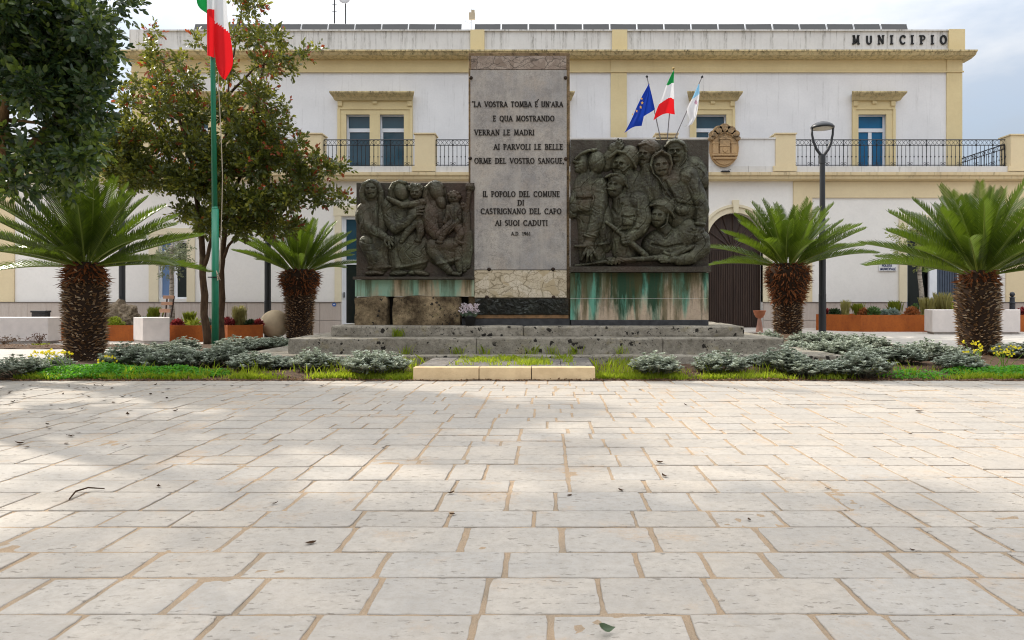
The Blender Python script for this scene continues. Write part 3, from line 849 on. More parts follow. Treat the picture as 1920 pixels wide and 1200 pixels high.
# the child clinging to her neck
rl.start(240, 600, 90, 560)
rl.ell(485, 165, 50, 56, 20, 52, 0, 5)
for tx_, ty_ in ((440, 135), (462, 118), (485, 124), (508, 122), (525, 140)): rl.ell(tx_, ty_, 18, 24, 40, 24, (tx_ - 485) * .6, 4)
rl.ell(478, 182, 30, 30, 40, 36, 0, 5); rl.dent(466, 172, 7, 5, -9); rl.dent(492, 172, 7, 5, -9); rl.dent(478, 184, 6, 8, 9); rl.dent(478, 200, 10, 3, -7)
rl.ell(500, 300, 62, 90, 16, 52, 10, 8)
rl.cap([(540, 238, 66, 30), (460, 258, 84, 28), (390, 268, 92, 26), (330, 238, 84, 22), (280, 212, 70, 18)], 6)
rl.cap([(470, 400, 66, 36), (425, 460, 78, 30), (392, 515, 82, 24)], 6); rl.ell(384, 530, 20, 26, 56, 24, 30, 5)
rl.cap([(515, 395, 60, 40), (520, 465, 70, 34), (508, 515, 66, 26)], 6); rl.ell(500, 526, 30, 18, 40, 28, 10, 5)
rl.done('child', None, m_bronze, yb)
# third woman, kerchief, barefoot
rl.start(500, 830, 66, 806)
rl.ell(640, 330, 120, 150, -14, 58, 0, 10)
rl.ell(690, 610, 140, 120, -14, 66, 0, 14); rl.ell(608, 570, 62, 66, 14, 64, 0, 12); rl.cap([(620, 560, 70, 62), (760, 560, 60, 70)], 12)
rl.cap([(606, 600, 76, 52), (660, 680, 76, 42), (735, 755, 66, 32)], 8)
rl.cap([(800, 600, 50, 48), (800, 690, 50, 36), (812, 745, 46, 28)], 8)
rl.ell(630, 160, 78, 88, 0, 42, -20, 8)
rl.cap([(575, 262, 44, 34), (552, 195, 50, 24), (562, 135, 56, 18), (598, 106, 58, 16), (645, 98, 56, 15), (685, 125, 50, 14)], 7)
rl.face(640, 158, 54, 76, 28, look=.35, tilt=-24)
rl.ell(672, 240, 40, 58, 22, 52, -20, 6); rl.folds(672, 240, 40, 58, 75, 16, 5)
rl.ell(588, 340, 80, 96, 6, 74, 0, 10)
rl.cap([(586, 350, 82, 74), (608, 440, 88, 60), (640, 490, 84, 42), (720, 450, 70, 34), (800, 385, 74, 28)], 8)
rl.ell(828, 360, 34, 36, 46, 36, 0, 5)
rl.fingers([(820, 335), (832, 345), (836, 360), (830, 378)], [(858, 318), (866, 336), (864, 356), (856, 376)], 11, 8, 80, 76)
for yy_ in (595, 640, 675): rl.groove([(650, yy_ + 20), (720, yy_), (800, yy_ - 22)], 6, -14); rl.groove([(650, yy_ + 32), (720, yy_ + 13), (800, yy_ - 8)], 8, 9)
rl.ell(775, 775, 48, 20, 16, 40, 12, 6); rl.fingers([(800, 775), (796, 782), (788, 787)], [(822, 778), (816, 788), (800, 796)], 9, 7, 42, 36)
rl.ell(842, 778, 42, 16, 12, 36, 22, 6)
rl.folds(590, 400, 60, 110, 60, 40, 6)
rl.done('seated_woman', 'woman in a kerchief with bare feet', m_bronze, yb)
# naked child on her lap
rl.start(620, 900, 130, 580)
rl.ell(768, 205, 50, 52, 26, 56, 0, 5)
for tx_, ty_ in ((735, 185), (750, 172), (775, 168), (798, 178), (808, 200)): rl.ell(tx_, ty_, 18, 16, 52, 20, 0, 4)
rl.dent(752, 212, 7, 5, -10); rl.dent(778, 214, 7, 5, -10); rl.dent(764, 226, 6, 8, 9); rl.dent(764, 240, 11, 3, -8)
rl.ell(770, 320, 58, 92, 20, 60, 6, 8)
rl.cap([(760, 395, 76, 44), (705, 445, 88, 36), (672, 520, 90, 26)], 6); rl.ell(662, 540, 34, 18, 60, 30, 5, 5)
rl.cap([(790, 405, 66, 42), (820, 480, 70, 34), (790, 530, 66, 28)], 6); rl.ell(778, 555, 26, 30, 40, 26, 30, 5)
rl.cap([(730, 280, 70, 24), (722, 340, 76, 20), (700, 390, 78, 17)], 5)
rl.groove([(770, 270), (768, 390)], 6, -6)
rl.done('child', None, m_bronze, yb)
# standing child with one arm raised
rl.start(760, 925, 66, 806)
rl.ell(832, 268, 28, 36, 16, 38, 0, 5); rl.dent(822, 266, 5, 4, -6); rl.dent(840, 266, 5, 4, -6)
rl.cap([(850, 320, 34, 34), (872, 240, 46, 20), (880, 175, 56, 18), (884, 140, 60, 18)], 6)
rl.ell(888, 128, 34, 32, 34, 40, 0, 5)
rl.fingers([(866, 112), (880, 108), (896, 108), (908, 114)], [(868, 140), (882, 146), (898, 146), (910, 142)], 10, 9, 74, 70)
rl.cap([(850, 330, 38, 42), (852, 470, 46, 44), (846, 600, 40, 42), (830, 690, 34, 34), (840, 745, 30, 24)], 8)
rl.cap([(876, 470, 34, 30), (882, 600, 30, 30), (868, 720, 24, 24)], 8)
rl.ell(800, 540, 50, 22, 24, 40, 14, 6)
rl.folds(850, 500, 46, 180, 80, 26, 5)
rl.done('child', 'standing child with one arm raised', m_bronze, yb)

# ---- right relief: soldiers
panelR = MB(); panelR.box(xt(1069.5), xt(1328.5), YM - .01, YM + .06, zt(503), zt(262.5))
panelR.box(xt(1068.5), xt(1329.5), YM - .17, YM - .01, zt(511), zt(500.5))
pr = panelR.build('bronze_relief', m_bronze_back, mon, bevel=.004)
pr['label'] = 'taller bronze relief of helmeted soldiers'
rr = Relief(1060, 250, 3.243, 24, 868, 26, 822, 2.4); rr.parent = pr
def helmet(r, cx, cy, rx, ry, z, brim, h=None):
    r.ell(cx, cy, rx, ry, z, h or rx * .8, 0, 4)
    r.cap([(p[0], p[1], p[2] if len(p) > 2 else z + rx * .72, 9) for p in brim], 3)
    r.groove([(p[0], p[1] - 12) for p in brim], 4, -5)
# soldier seen from behind, palm spread low
rr.start(24, 320, 60, 822)
rr.ell(150, 400, 118, 190, -12, 66, 0, 10); rr.cap([(150, 480, 44, 105), (165, 760, 38, 120)], 12)
rr.ell(235, 560, 60, 170, 0, 62, -6, 10)
rr.ell(105, 185, 48, 62, 4, 46, 0, 5); rr.ell(62, 178, 20, 10, 20, 16, 20, 4); rr.ell(72, 205, 18, 10, 18, 16, 0, 4); rr.ell(78, 225, 22, 16, 14, 20, 0, 4)
rr.dent(80, 165, 8, 6, -10); rr.dent(74, 192, 9, 3, -7)
rr.cap([(60, 160, 42, 8), (95, 130, 52, 9), (140, 112, 56, 10), (185, 106, 54, 9)], 4)
rr.ell(187, 182, 58, 72, 14, 62, 4, 5); rr.groove([(140, 140), (133, 190), (150, 235)], 4, -8)
rr.ell(187, 182, 46, 58, 30, 52, 4, 3)
rr.cap([(165, 240, 44, 42), (155, 300, 50, 56)], 8)
rr.cap([(215, 320, 66, 56), (205, 430, 82, 56), (185, 540, 90, 48), (150, 640, 90, 38)], 8)
rr.ell(148, 628, 44, 20, 66, 40, 10, 4); rr.groove([(112, 618), (150, 632), (190, 640)], 4, -7)
rr.ell(138, 685, 38, 40, 50, 44, 0, 6)
rr.fingers([(118, 690), (122, 712), (136, 720), (150, 718), (160, 706)], [(58, 690), (94, 774), (126, 784), (156, 782), (188, 762)], 11, 7, 92, 78)
rr.ell(112, 425, 46, 60, 40, 34, 4, 4, p=4.5); rr.groove([(66, 402), (112, 408), (158, 402)], 4, -8); rr.ell(112, 385, 48, 22, 52, 28, 0, 3, p=3.5)
rr.ell(50, 440, 26, 80, 30, 34, 4, 4, p=3.5)
rr.groove([(45, 490), (150, 500), (160, 480)], 4, -8)
rr.folds(225, 600, 80, 160, 70, 36, 6); rr.folds(110, 620, 90, 140, 80, 40, 6); rr.folds(195, 430, 60, 120, 40, 34, 6)
rr.cap([(260, 670, 70, 10), (200, 680, 74, 9)], 4)
rr.done('soldier', 'soldier seen from behind with his palm spread', m_bronze, yb)
# soldier with a raised hand
rr.start(230, 470, 26, 460)
rr.ell(400, 340, 100, 130, -16, 60, 0, 10)
rr.cap([(250, 200, 26, 40), (262, 150, 40, 40), (285, 112, 48, 32)], 8)
rr.ell(292, 98, 34, 38, 24, 32, 25, 5)
rr.fingers([(300, 84), (312, 88), (322, 96), (326, 108)], [(318, 42), (334, 46), (345, 58), (350, 76)], 9, 7, 54, 50)
rr.face(335, 200, 54, 66, 20, look=-.8, tilt=8, h=48)
rr.ell(385, 148, 70, 74, 10, 62, 25, 4)
rr.cap([(268, 152, 62, 9), (310, 118, 74, 10), (360, 130, 82, 9), (405, 180, 76, 9), (424, 214, 60, 8)], 3)
rr.cap([(316, 218, 70, 5), (345, 240, 74, 5), (385, 205, 70, 5)], 2)
rr.cap([(380, 250, 40, 48), (395, 330, 44, 60)], 9); rr.folds(400, 330, 60, 90, 60, 26, 6)
rr.done('soldier', 'soldier shading his eyes with a raised hand', m_bronze, yb)
# upper soldier looking left
rr.start(420, 620, 30, 470)
rr.ell(520, 320, 90, 150, -14, 62, 10, 10); rr.cap([(500, 250, 40, 62), (530, 330, 54, 66), (572, 420, 50, 50)], 10)
rr.face(480, 140, 46, 66, 14, look=-.8, tilt=6, h=44)
rr.ell(510, 92, 68, 54, 8, 58, 8, 4)
rr.cap([(440, 78, 52, 8), (480, 70, 66, 9), (520, 92, 70, 9), (548, 140, 52, 8)], 3)
rr.cap([(492, 205, 44, 40), (505, 260, 44, 52)], 9); rr.folds(530, 330, 70, 120, 50, 30, 7)
rr.done('soldier', None, m_bronze, yb)
# soldier upper right
rr.start(590, 868, 26, 420)
rr.ell(790, 250, 80, 120, -14, 60, -14, 10); rr.ell(720, 230, 90, 70, -14, 56, 0, 10)
rr.cap([(790, 210, 40, 66), (840, 300, 40, 50)], 10)
rr.face(664, 122, 52, 66, 14, look=-.3, tilt=0, h=46)
rr.ell(672, 84, 68, 50, 6, 54, 10, 4); rr.ell(700, 130, 42, 80, 0, 48, 0, 5)
rr.cap([(602, 88, 54, 8), (630, 62, 66, 9), (672, 56, 70, 9), (712, 78, 68, 9), (730, 118, 54, 9)], 3)
rr.cap([(728, 118, 52, 5), (726, 165, 56, 5), (692, 205, 50, 5)], 2)
rr.cap([(690, 190, 34, 44), (720, 240, 36, 50)], 8); rr.folds(790, 260, 70, 100, 55, 30, 6)
rr.done('soldier', 'helmeted soldier in the top right corner', m_bronze, yb)
# facing soldier with the round helmet rim and the canteen
rr.start(495, 868, 100, 720)
rr.ell(700, 380, 150, 190, -8, 68, 0, 12); rr.cap([(640, 300, 52, 66), (660, 420, 56, 80), (700, 520, 54, 90)], 12)
rr.ell(578, 196, 70, 78, 18, 46, 0, 4)
rr.face(578, 205, 54, 66, 34, look=-.1, tilt=-8, h=44)
rr.cap([(530, 256, 64, 7), (512, 205, 72, 8), (524, 150, 80, 9), (575, 120, 84, 10), (625, 145, 82, 9), (640, 200, 74, 8), (622, 256, 64, 7)], 3)
rr.cap([(530, 256, 70, 5), (560, 285, 70, 5), (600, 350, 74, 5)], 2)
rr.cap([(600, 270, 50, 46), (620, 310, 56, 54)], 8)
rr.ell(745, 270, 66, 66, 20, 66, 0, 10)
rr.cap([(755, 275, 82, 56), (800, 380, 92, 52), (826, 470, 92, 44), (812, 560, 88, 34)], 8)
rr.ell(806, 558, 40, 16, 62, 40, 8, 4)
rr.ell(800, 600, 38, 36, 54, 44, -20, 6)
rr.fingers([(778, 590), (785, 612), (800, 624), (815, 622)], [(752, 582), (772, 640), (790, 664), (818, 662)], 11, 8, 96, 88)
rr.ell(700, 474, 42, 34, 66, 30, 10, 3); rr.ell(700, 474, 28, 22, 84, 16, 10, 3)
rr.groove([(600, 300), (650, 400), (690, 460)], 6, -10); rr.groove([(660, 430), (740, 440), (790, 450)], 5, -9); rr.groove([(610, 380), (650, 410)], 5, -8)
rr.folds(700, 360, 120, 120, 35, 40, 7); rr.folds(800, 400, 60, 130, 20, 36, 6)
rr.done('soldier', 'soldier facing front with a canteen at his belt', m_bronze, yb)
# middle soldier with moustache and rifle
rr.start(225, 530, 225, 790)
rr.ell(400, 500, 128, 160, 0, 74, 0, 12); rr.cap([(330, 620, 58, 80), (370, 740, 50, 100)], 12)
rr.face(298, 330, 50, 68, 40, look=-.75, tilt=8, h=50)
rr.ell(262, 322, 14, 16, 62, 22, 0, 4)
rr.ell(268, 350, 26, 9, 66, 18, 10, 3)
rr.ell(315, 290, 62, 46, 36, 60, 14, 4)
rr.cap([(240, 276, 84, 8), (270, 262, 96, 9), (310, 262, 100, 9), (345, 288, 94, 9), (374, 336, 76, 8)], 3)
rr.cap([(320, 385, 56, 44), (340, 430, 62, 56)], 8)
rr.ell(440, 420, 70, 70, 24, 68, 0, 10)
rr.cap([(450, 420, 92, 58), (475, 520, 104, 52), (450, 585, 108, 46), (385, 645, 104, 36)], 8)
rr.ell(362, 655, 36, 40, 66, 44, -30, 6)
rr.fingers([(340, 640), (340, 655), (345, 672)], [(372, 630), (378, 648), (380, 668)], 12, 10, 112, 108)
rr.cap([(246, 548, 96, 13), (300, 590, 104, 15), (370, 650, 100, 17), (480, 745, 92, 22)], 3)
rr.ell(376, 530, 36, 40, 66, 26, 4, 3, p=4.5); rr.groove([(340, 512), (376, 520), (412, 510)], 4, -8)
rr.groove([(262, 430), (310, 500), (340, 440)], 6, -10); rr.groove([(320, 410), (315, 500)], 5, -9); rr.groove([(330, 600), (430, 590)], 5, -9)
rr.folds(430, 480, 90, 110, 60, 38, 6); rr.folds(440, 590, 70, 60, 120, 30, 6); rr.folds(350, 710, 80, 70, 70, 34, 5)
rr.done('soldier', 'soldier with a moustache gripping a rifle', m_bronze, yb)
# lowest soldier lying with his rifle
rr.start(24, 868, 395, 822)
rr.ell(640, 680, 180, 110, -4, 84, 0, 12); rr.ell(740, 620, 90, 90, 10, 78, 10, 12)
rr.face(560, 512, 50, 64, 52, look=-.65, tilt=6, h=52)
rr.ell(590, 455, 72, 50, 44, 64, 22, 4)
rr.cap([(506, 448, 96, 8), (540, 440, 108, 9), (585, 450, 112, 9), (630, 485, 104, 9), (652, 520, 86, 8)], 3)
rr.cap([(615, 500, 92, 5), (605, 560, 94, 5), (570, 582, 94, 5)], 2)
rr.cap([(590, 565, 60, 44), (610, 610, 64, 56)], 8)
rr.cap([(740, 570, 82, 56), (820, 650, 100, 56), (830, 700, 104, 52), (760, 760, 108, 44), (680, 775, 104, 34)], 9)
rr.ell(640, 768, 38, 26, 70, 40, 0, 6)
rr.fingers([(640, 752), (628, 758), (620, 768), (622, 780)], [(588, 728), (566, 764), (560, 776), (572, 786)], 11, 8, 108, 100)
rr.cap([(60, 806, 56, 9), (240, 782, 70, 11), (420, 768, 88, 17), (560, 760, 98, 19), (640, 745, 98, 18), (770, 690, 90, 14)], 3)
rr.ell(270, 778, 34, 24, 50, 32, 0, 3, p=3); rr.ell(330, 772, 30, 18, 50, 34, 0, 3, p=3)
rr.fingers([(270, 765), (290, 765), (312, 766), (332, 764)], [(256, 795), (278, 798), (300, 796), (322, 792)], 11, 9, 84, 80)
rr.groove([(560, 590), (600, 640), (640, 600)], 6, -10); rr.groove([(520, 680), (600, 700), (700, 680)], 5, -9)
rr.folds(640, 680, 130, 90, 100, 34, 8); rr.folds(810, 690, 70, 90, 140, 36, 7)
rr.done('soldier', 'soldier lying lowest with a rifle across', m_bronze, yb)

# ---- stone under the reliefs
G3 = ((.10, .30, .22), (.018, .045, .022), (.15, .15, .035))
m_stR = stain_mat('verdigris_stained_stone', zt(511), (.50, .39, .27), (.40, .31, .23), .95, G3, 2.35)
G4 = ((.20, .40, .29), (.28, .45, .34), (.40, .36, .20))
m_stL = stain_mat('pale_stained_stone', zt(524) + .35, (.52, .44, .30), (.43, .34, .23), .9, G4, 7.1)
mb = MB()
for (a_, b_) in ((1069, 1192), (1192, 1328)):
    for (t_, u_) in ((511.3, 559.5), (559.5, 600)):
        mb.box(xt(a_) + .0015, xt(b_) - .0015, YM - .03, YM + .55, zt(u_) + .0015, zt(t_) - .0015)
mb.build('stained_base', m_stR, mon, bevel=.003)
mb = MB(); mb.box(xt(1070), xt(1327.5), YM - .05, YM + .55, .60, zt(600.3)); mb.build('base_course', m_dark, mon, bevel=.01)
mb = MB(); mb.box(xt(1071), xt(1327), YM + .06, YM + .55, zt(511), zt(263.5)); mb.build('wall', m_edge, mon, bevel=.004)
mb = MB()
for (a_, b_) in ((666, 776), (776, 889)):
    mb.box(xt(a_) + .001, xt(b_) - .001, YM - .02, YM + .55, zt(556), zt(524.8))
mb.build('stained_base', m_stL, mon, bevel=.003)
mb = MB(); mb.box(xt(671), xt(888), YM + .06, YM + .55, zt(524), zt(344.5)); mb.build('wall', m_edge, mon, bevel=.004)
for a_, b_ in ((667, 728.5), (738, 863)):
    mb = MB(); mb.box(xt(a_), xt(b_), YM - .10, YM + .5, .60, zt(556.3))
    o = mb.build('rough_block', m_rough, mon, bevel=.03); rough_block(o, .03)
for a_, b_, y_ in ((727, 740, .12), (862, 890, .16)):
    mb = MB(); mb.box(xt(a_), xt(b_), YM + y_, YM + .5, .60, zt(556.3)); mb.build('dark_recess', m_void, mon)
# laurel band in dark bronze under the inscription
V_ = []; rnd_ = random.Random(3)
x0_, x1_, z0_, z1_ = xt(890), xt(1066), zt(590), zt(559.5)
for i in range(620):
    x, z = rnd_.uniform(x0_ + .05, x1_ - .05), rnd_.uniform(z0_ + .02, z1_ - .02)
    a_ = rnd_.choice((rnd_.gauss(25, 22), rnd_.gauss(155, 22), rnd_.gauss(0, 30))); L_ = rnd_.uniform(.10, .17); w_ = L_ * .16
    dx, dz = math.cos(R(a_)), math.sin(R(a_)); y = YM - rnd_.uniform(0, .05); tl = rnd_.uniform(.01, .04)
    pts = [(x - dx * L_ / 2, y + .01, z - dz * L_ / 2), (x - dz * w_, y - tl * .5, z + dx * w_), (x + dx * L_ / 2, y - tl, z + dz * L_ / 2), (x + dz * w_, y - tl * .5 + .012, z - dx * w_)]
    pts = [(min(max(p[0], x0_), x1_), p[1], min(max(p[2], z0_), z1_)) for p in pts]
    V_ += pts[::-1]
m_wreath = bronze('dark_laurel_bronze', (.040, .043, .036), (.022, .022, .019), (.075, .082, .066))
mb = MB(); mb.box(x0_, x1_, YM, YM + .10, z0_, z1_); wb = mb.build('laurel_band', m_bronze_back, mon, bevel=.003)
lv = npoly('laurel_leaves', V_, 4, m_wreath, parent=wb)

# white flowers in a dark pot at the foot of the wall
fl = thing('flower_pot', 'dark pot of white flowers on the top step beside the inscription', 'flowers', (xt(881, 12.35), 12.38, .632))
m_pot = simple('black_pot', (.02, .02, .02), rough=.5)
mb = MB(); mb.lathe([(.075, 0), (.10, .15), (.11, .16), (.105, .175), (.09, .165)], fl.location, 14); mb.build('pot', m_pot, fl, smooth=True)
P_ = []; rnd_ = random.Random(4)
for i in range(90):
    c = Vector((rnd_.uniform(-.17, .15), rnd_.uniform(-.1, .1), .19 + rnd_.uniform(0, .17))) + fl.location
    for k in range(4):
        a_ = rnd_.uniform(0, 6.28); up = Vector((math.cos(a_) * .5, math.sin(a_) * .5, rnd_.uniform(.3, 1))).normalized(); sd_ = up.cross(Vector((rnd_.uniform(-1, 1), rnd_.uniform(-1, 1), .1))).normalized()
        L_ = rnd_.uniform(.03, .055)
        P_ += [c, c + up * L_ * .6 + sd_ * .011, c + up * L_, c + up * L_ * .6 - sd_ * .011]
npoly('petals', P_, 4, leafmat('white_petal', (.80, .74, .76), (.55, .46, .50), trans=.4), parent=fl)
P_ = []
for i in range(70):
    c = Vector((rnd_.uniform(-.13, .12), rnd_.uniform(-.1, .1), .15)) + fl.location
    up = Vector((rnd_.gauss(0, .5), rnd_.gauss(0, .5), 1)).normalized(); sd_ = up.cross(Vector((0, 1, .2))).normalized(); L_ = rnd_.uniform(.06, .14)
    P_ += [c, c + up * L_ * .5 + sd_ * .014, c + up * L_, c + up * L_ * .5 - sd_ * .014]
npoly('foliage', P_, 4, leafmat('cyclamen_leaf', (.05, .09, .05), (.10, .13, .08)), parent=fl)

# kerbed slab in front of the steps, grass in its middle
m_kerb = simple('tufa_kerb', (.70, .53, .315), (.58, .43, .25), rough=.9, scale=5, bump=.006, bscale=50)
m_kerbtop = lichen_stone('grey_slab_top', (.26, .235, .21), (.16, .145, .13), black=.6, bscale=12)
ks = thing('kerbed_slab', 'low pale kerbed slab with weeds growing on top, before the memorial steps', 'slab', (-.57, 10.3, 0))
for a_, b_ in ((774.5, 897.3), (898.7, 995.6), (997.2, 1116)):
    mb = MB(); mb.box(X(a_, 9.53), X(b_, 9.53), 9.53 + random.uniform(0, .006), 9.70, -.02, .178); mb.build('kerb_stone', m_kerb, ks, bevel=.006)
for a_, b_ in ((-1.785, -1.40), (-1.395, -.55), (-.545, .20), (.205, .645)):
    mb = MB(); mb.box(a_, b_, 9.705, 11.25, 0, .168 + random.uniform(-.004, .004)); o = mb.build('paving_slab', m_kerbtop, ks, bevel=.006)
# ================================================================== town hall
DB, DU = 22.6, 25.0
bx_ = lambda px: X(px, DB)
bz_ = lambda py: Z(py, DB)
ux_ = lambda px: X(px, DU)
uz_ = lambda py: Z(py, DU)
th = thing('town_hall', 'cream and white two storey town hall with balcony railings and flat roof behind the memorial', 'building', (0, 24, 0))
OZ = -0.0
m_white = plaster('white_plaster', (.84, .81, .77), (.78, .75, .71), patch=.22)
m_white_up = plaster('white_plaster_upper', (.82, .815, .82), (.75, .745, .75), drip=.30, topz=None, dens=.57)
m_para = plaster('weathered_parapet_plaster', (.72, .71, .69), (.63, .615, .595), drip=.85, topz=uz_(60), length=1.1, dens=.50)
m_yellow = plaster('yellow_plaster', (.75, .625, .36), (.69, .565, .32), drip=.10, dens=.6)
m_cream = plaster('cream_plaster', (.74, .62, .40), (.68, .56, .36), patch=.10)
m_corn = plaster('weathered_cornice', (.72, .60, .34), (.62, .51, .29), drip=.95, dripcol=(.045, .038, .022), topz=uz_(103), length=.34, dens=.44)
m_corn2 = plaster('weathered_balcony_edge', (.70, .58, .36), (.62, .50, .31), drip=.7, dripcol=(.12, .09, .06), topz=bz_(324), length=.3, dens=.52)
m_hood = plaster('weathered_window_hood', (.72, .60, .34), (.62, .51, .29), drip=.95, dripcol=(.05, .042, .025), topz=uz_(177), length=.25, dens=.42)

def trav():
    t = NT('travertine_plinth')
    col = t.mix(t.ramp(t.noise(5, 6, .65, (3, 3, .25)), .35, .66), (.45, .38, .33), (.52, .455, .405))
    col = t.mix(t.ramp(t.noise(24, 5, .7, (2, 2, .4)), .5, .75, 0, .5), col, (.30, .25, .21))
    r = t.n('NewGeometry').outputs['Random Per Island']
    col = t.mix(t.math('MULTIPLY', r, .4), col, (.42, .35, .30))
    return t.done(t.bsdf(col=col, rough=.7, spec=.25))
m_trav = trav()

# ground floor wall with real openings, as a set of butted blocks
def openings_wall(mb, x0, x1, z0, z1, y0, y1, holes):
    """holes [(a,b,zlo,zhi)] sorted by a, not overlapping"""
    x = x0
    for a, b, lo, hi in holes:
        if a > x: mb.box(x, a, y0, y1, z0, z1)
        if hi < z1: mb.box(a, b, y0, y1, hi, z1)
        if lo > z0: mb.box(a, b, y0, y1, z0, lo)
        x = b
    if x1 > x: mb.box(x, x1, y0, y1, z0, z1)
ZS = bz_(325)                 # underside of the white kerb along the terrace
PT = bz_(566.5)               # top of the plinth
mb = MB()
holes = [(bx_(298), bx_(350), bz_(560), bz_(452)), (bx_(641), bx_(672), -.2, bz_(406)), (bx_(1326), bx_(1430), -.2, bz_(451)), (bx_(1700), bx_(1798), -.2, bz_(430))]
openings_wall(mb, bx_(-420), bx_(1326) , -.2, bz_(340), DB, DB + .45, holes[:2])
openings_wall(mb, bx_(1430), bx_(2400), -.2, bz_(340), DB, DB + .45, holes[3:])
# arch over the portal
cxa, cza, ra = bx_(1378), bz_(451), bx_(1430) - bx_(1378)
n = 24
top = bz_(340)
mb_arch = mb
mb_arch.c = 0
pts = [(cxa + ra * math.cos(math.pi * i / n), cza + ra * math.sin(math.pi * i / n)) for i in range(n + 1)]
for p, q in zip(pts[:-1], pts[1:]):
    mb_arch.slab([(q[0], q[1]), (p[0], p[1]), (p[0], top), (q[0], top)], DB, DB + .45)
mb.build('ground_wall', m_white, th)
# body behind (closes the ground floor, carries the terrace)
mb = MB(); mb.box(bx_(-420), bx_(2400), DB + .9, DB + 14, -.2, bz_(326)); mb.box(bx_(-420), bx_(2400), DB + .02, DB + .9, bz_(339), bz_(326.5))
mb.build('body', simple('interior_dark', (.05, .05, .055), rough=.9), th)

# yellow bands and strips of the two wings, a little proud of the white wall
P1 = DB - .05
mb = MB()
mb.box(bx_(1487), bx_(2400), P1, DB - .002, bz_(371), bz_(340.5))
for a, b in ((1487, 1522), (1885, 1960)):
    mb.box(bx_(a), bx_(b), P1, DB - .002, PT + .002, bz_(371))
mb.build('yellow_band', m_cream, th)
mb = MB(); mb.box(bx_(-420), bx_(28), P1, DB - .002, PT + .002, bz_(341))
mb.build('yellow_band', m_cream, th)
m_pale = plaster('pale_cream_trim', (.76, .68, .50), (.70, .62, .45))
mb = MB()     # trim round door and window openings
mb.box(bx_(1685), bx_(1699.5), P1 - .01, DB - .003, PT + .002, bz_(416)); mb.box(bx_(1798.5), bx_(1812), P1 - .01, DB - .003, PT + .002, bz_(416)); mb.box(bx_(1685), bx_(1812), P1 - .013, DB - .003, bz_(415.8), bz_(404)); mb.build('opening_trim', m_pale, th)
mb = MB(); mb.box(bx_(280), bx_(297.5), P1 + .01, DB - .003, PT + .002, bz_(440)); mb.box(bx_(351), bx_(366), P1 + .01, DB - .003, PT + .002, bz_(440)); mb.box(bx_(280), bx_(366), P1 + .008, DB - .003, bz_(439.8), bz_(428)); mb.build('opening_trim', m_pale, th)
mb = MB(); mb.box(bx_(628), bx_(640.5), P1 + .01, DB - .003, PT + .002, bz_(405)); mb.box(bx_(626), bx_(690), P1, DB - .003, bz_(404.8), bz_(386))
mb.build('opening_trim', m_pale, th)

# travertine plinth: panels with open joints
def plinth(a, b):
    mb = MB(); px = a
    while px < b - 1:
        w = min(34.0 + random.uniform(-1.5, 1.5), b - px)
        if b - px - w < 10: w = b - px
        for (t_, u_) in ((567.5, 600.5), (600.9, 634)):
            mb.box(bx_(px) + .004, bx_(px + w) - .004, DB - .075, DB - .003, bz_(u_), bz_(t_) - .004)
        px += w
    mb.build('plinth', m_trav, th)
for a, b in ((-420, 640), (673, 1326), (1430, 1699), (1799, 2400)): plinth(a, b)
m_gm = simple('grey_moulding', (.17, .14, .115), rough=.9)
for a, b in ((-420, 640), (673, 1326), (1430, 1684), (1813, 2400)):
    mb = MB(); mb.box(bx_(a), bx_(b), DB - .095, DB - .004, bz_(567.4), bz_(566.2) ); mb.build('plinth_moulding', m_gm, th)

# arched portal: mouldings, keystone, slatted doors
def arch_ring(mb, r0, r1, y0, y1, zb):
    N = 28
    for i in range(N):
        a0, a1 = math.pi * i / N, math.pi * (i + 1) / N
        mb.slab([(cxa + r0 * math.cos(a0), cza + r0 * math.sin(a0)), (cxa + r1 * math.cos(a0), cza + r1 * math.sin(a0)), (cxa + r1 * math.cos(a1), cza + r1 * math.sin(a1)), (cxa + r0 * math.cos(a1), cza + r0 * math.sin(a1))][::-1], y0, y1)
    for sg in (-1, 1):
        a, b = sorted((cxa + sg * r0, cxa + sg * r1))
        mb.box(a, b, y0, y1, zb, cza)
k_b = DB / FP
mb = MB(); arch_ring(mb, ra, ra + 10 * k_b, DB - .06, DB + .2, PT)
arch_ring(mb, ra + 10.2 * k_b, ra + 15 * k_b, DB - .10, DB - .003, PT)
mb.build('portal_arch', m_pale, th)
mb = MB(); mb.slab([(cxa - 4.4 * k_b, bz_(400.5)), (cxa + 4.4 * k_b, bz_(400.5)), (cxa + 6 * k_b, bz_(376)), (cxa - 6 * k_b, bz_(376))], DB - .16, DB - .004)
mb.build('keystone', m_pale, th, bevel=.008)
def slats():
    t = NT('dark_brown_slats')
    col = t.mix(t.ramp(t.noise(6, 5, .6, (4, 4, .2)), .35, .7), (.062, .036, .025), (.030, .018, .014))
    return t.done(t.bsdf(col=col, rough=.5, spec=.4))
m_slat = slats()
dr = None
for sg, a, b in ((0, 1326.3, 1377.6), (1, 1378.4, 1429.7)):
    mb = MB(); mb.box(bx_(a), bx_(b), DB + .25, DB + .30, -.1, bz_(469))
    px = a
    while px < b - 1:
        mb.box(bx_(px) + .012, bx_(min(px + 3.2, b)) - .012, DB + .215, DB + .249, -.08, bz_(470)); px += 3.4
    dr = mb.build('portal_door', m_slat, th)
mb = MB(); mb.slab([(bx_(1326.3), bz_(468.5)), (bx_(1429.7), bz_(468.5))] + [(p[0], p[1]) for p in pts[1:-1]], DB + .26, DB + .30)
for i in range(1, 8):
    a_ = math.pi * i / 8
    mb.tube([(cxa, DB + .24, bz_(466)), (cxa + ra * .97 * math.cos(a_), DB + .24, cza + ra * .97 * math.sin(a_))], .025, 6)
mb.build('fanlight', m_slat, th)

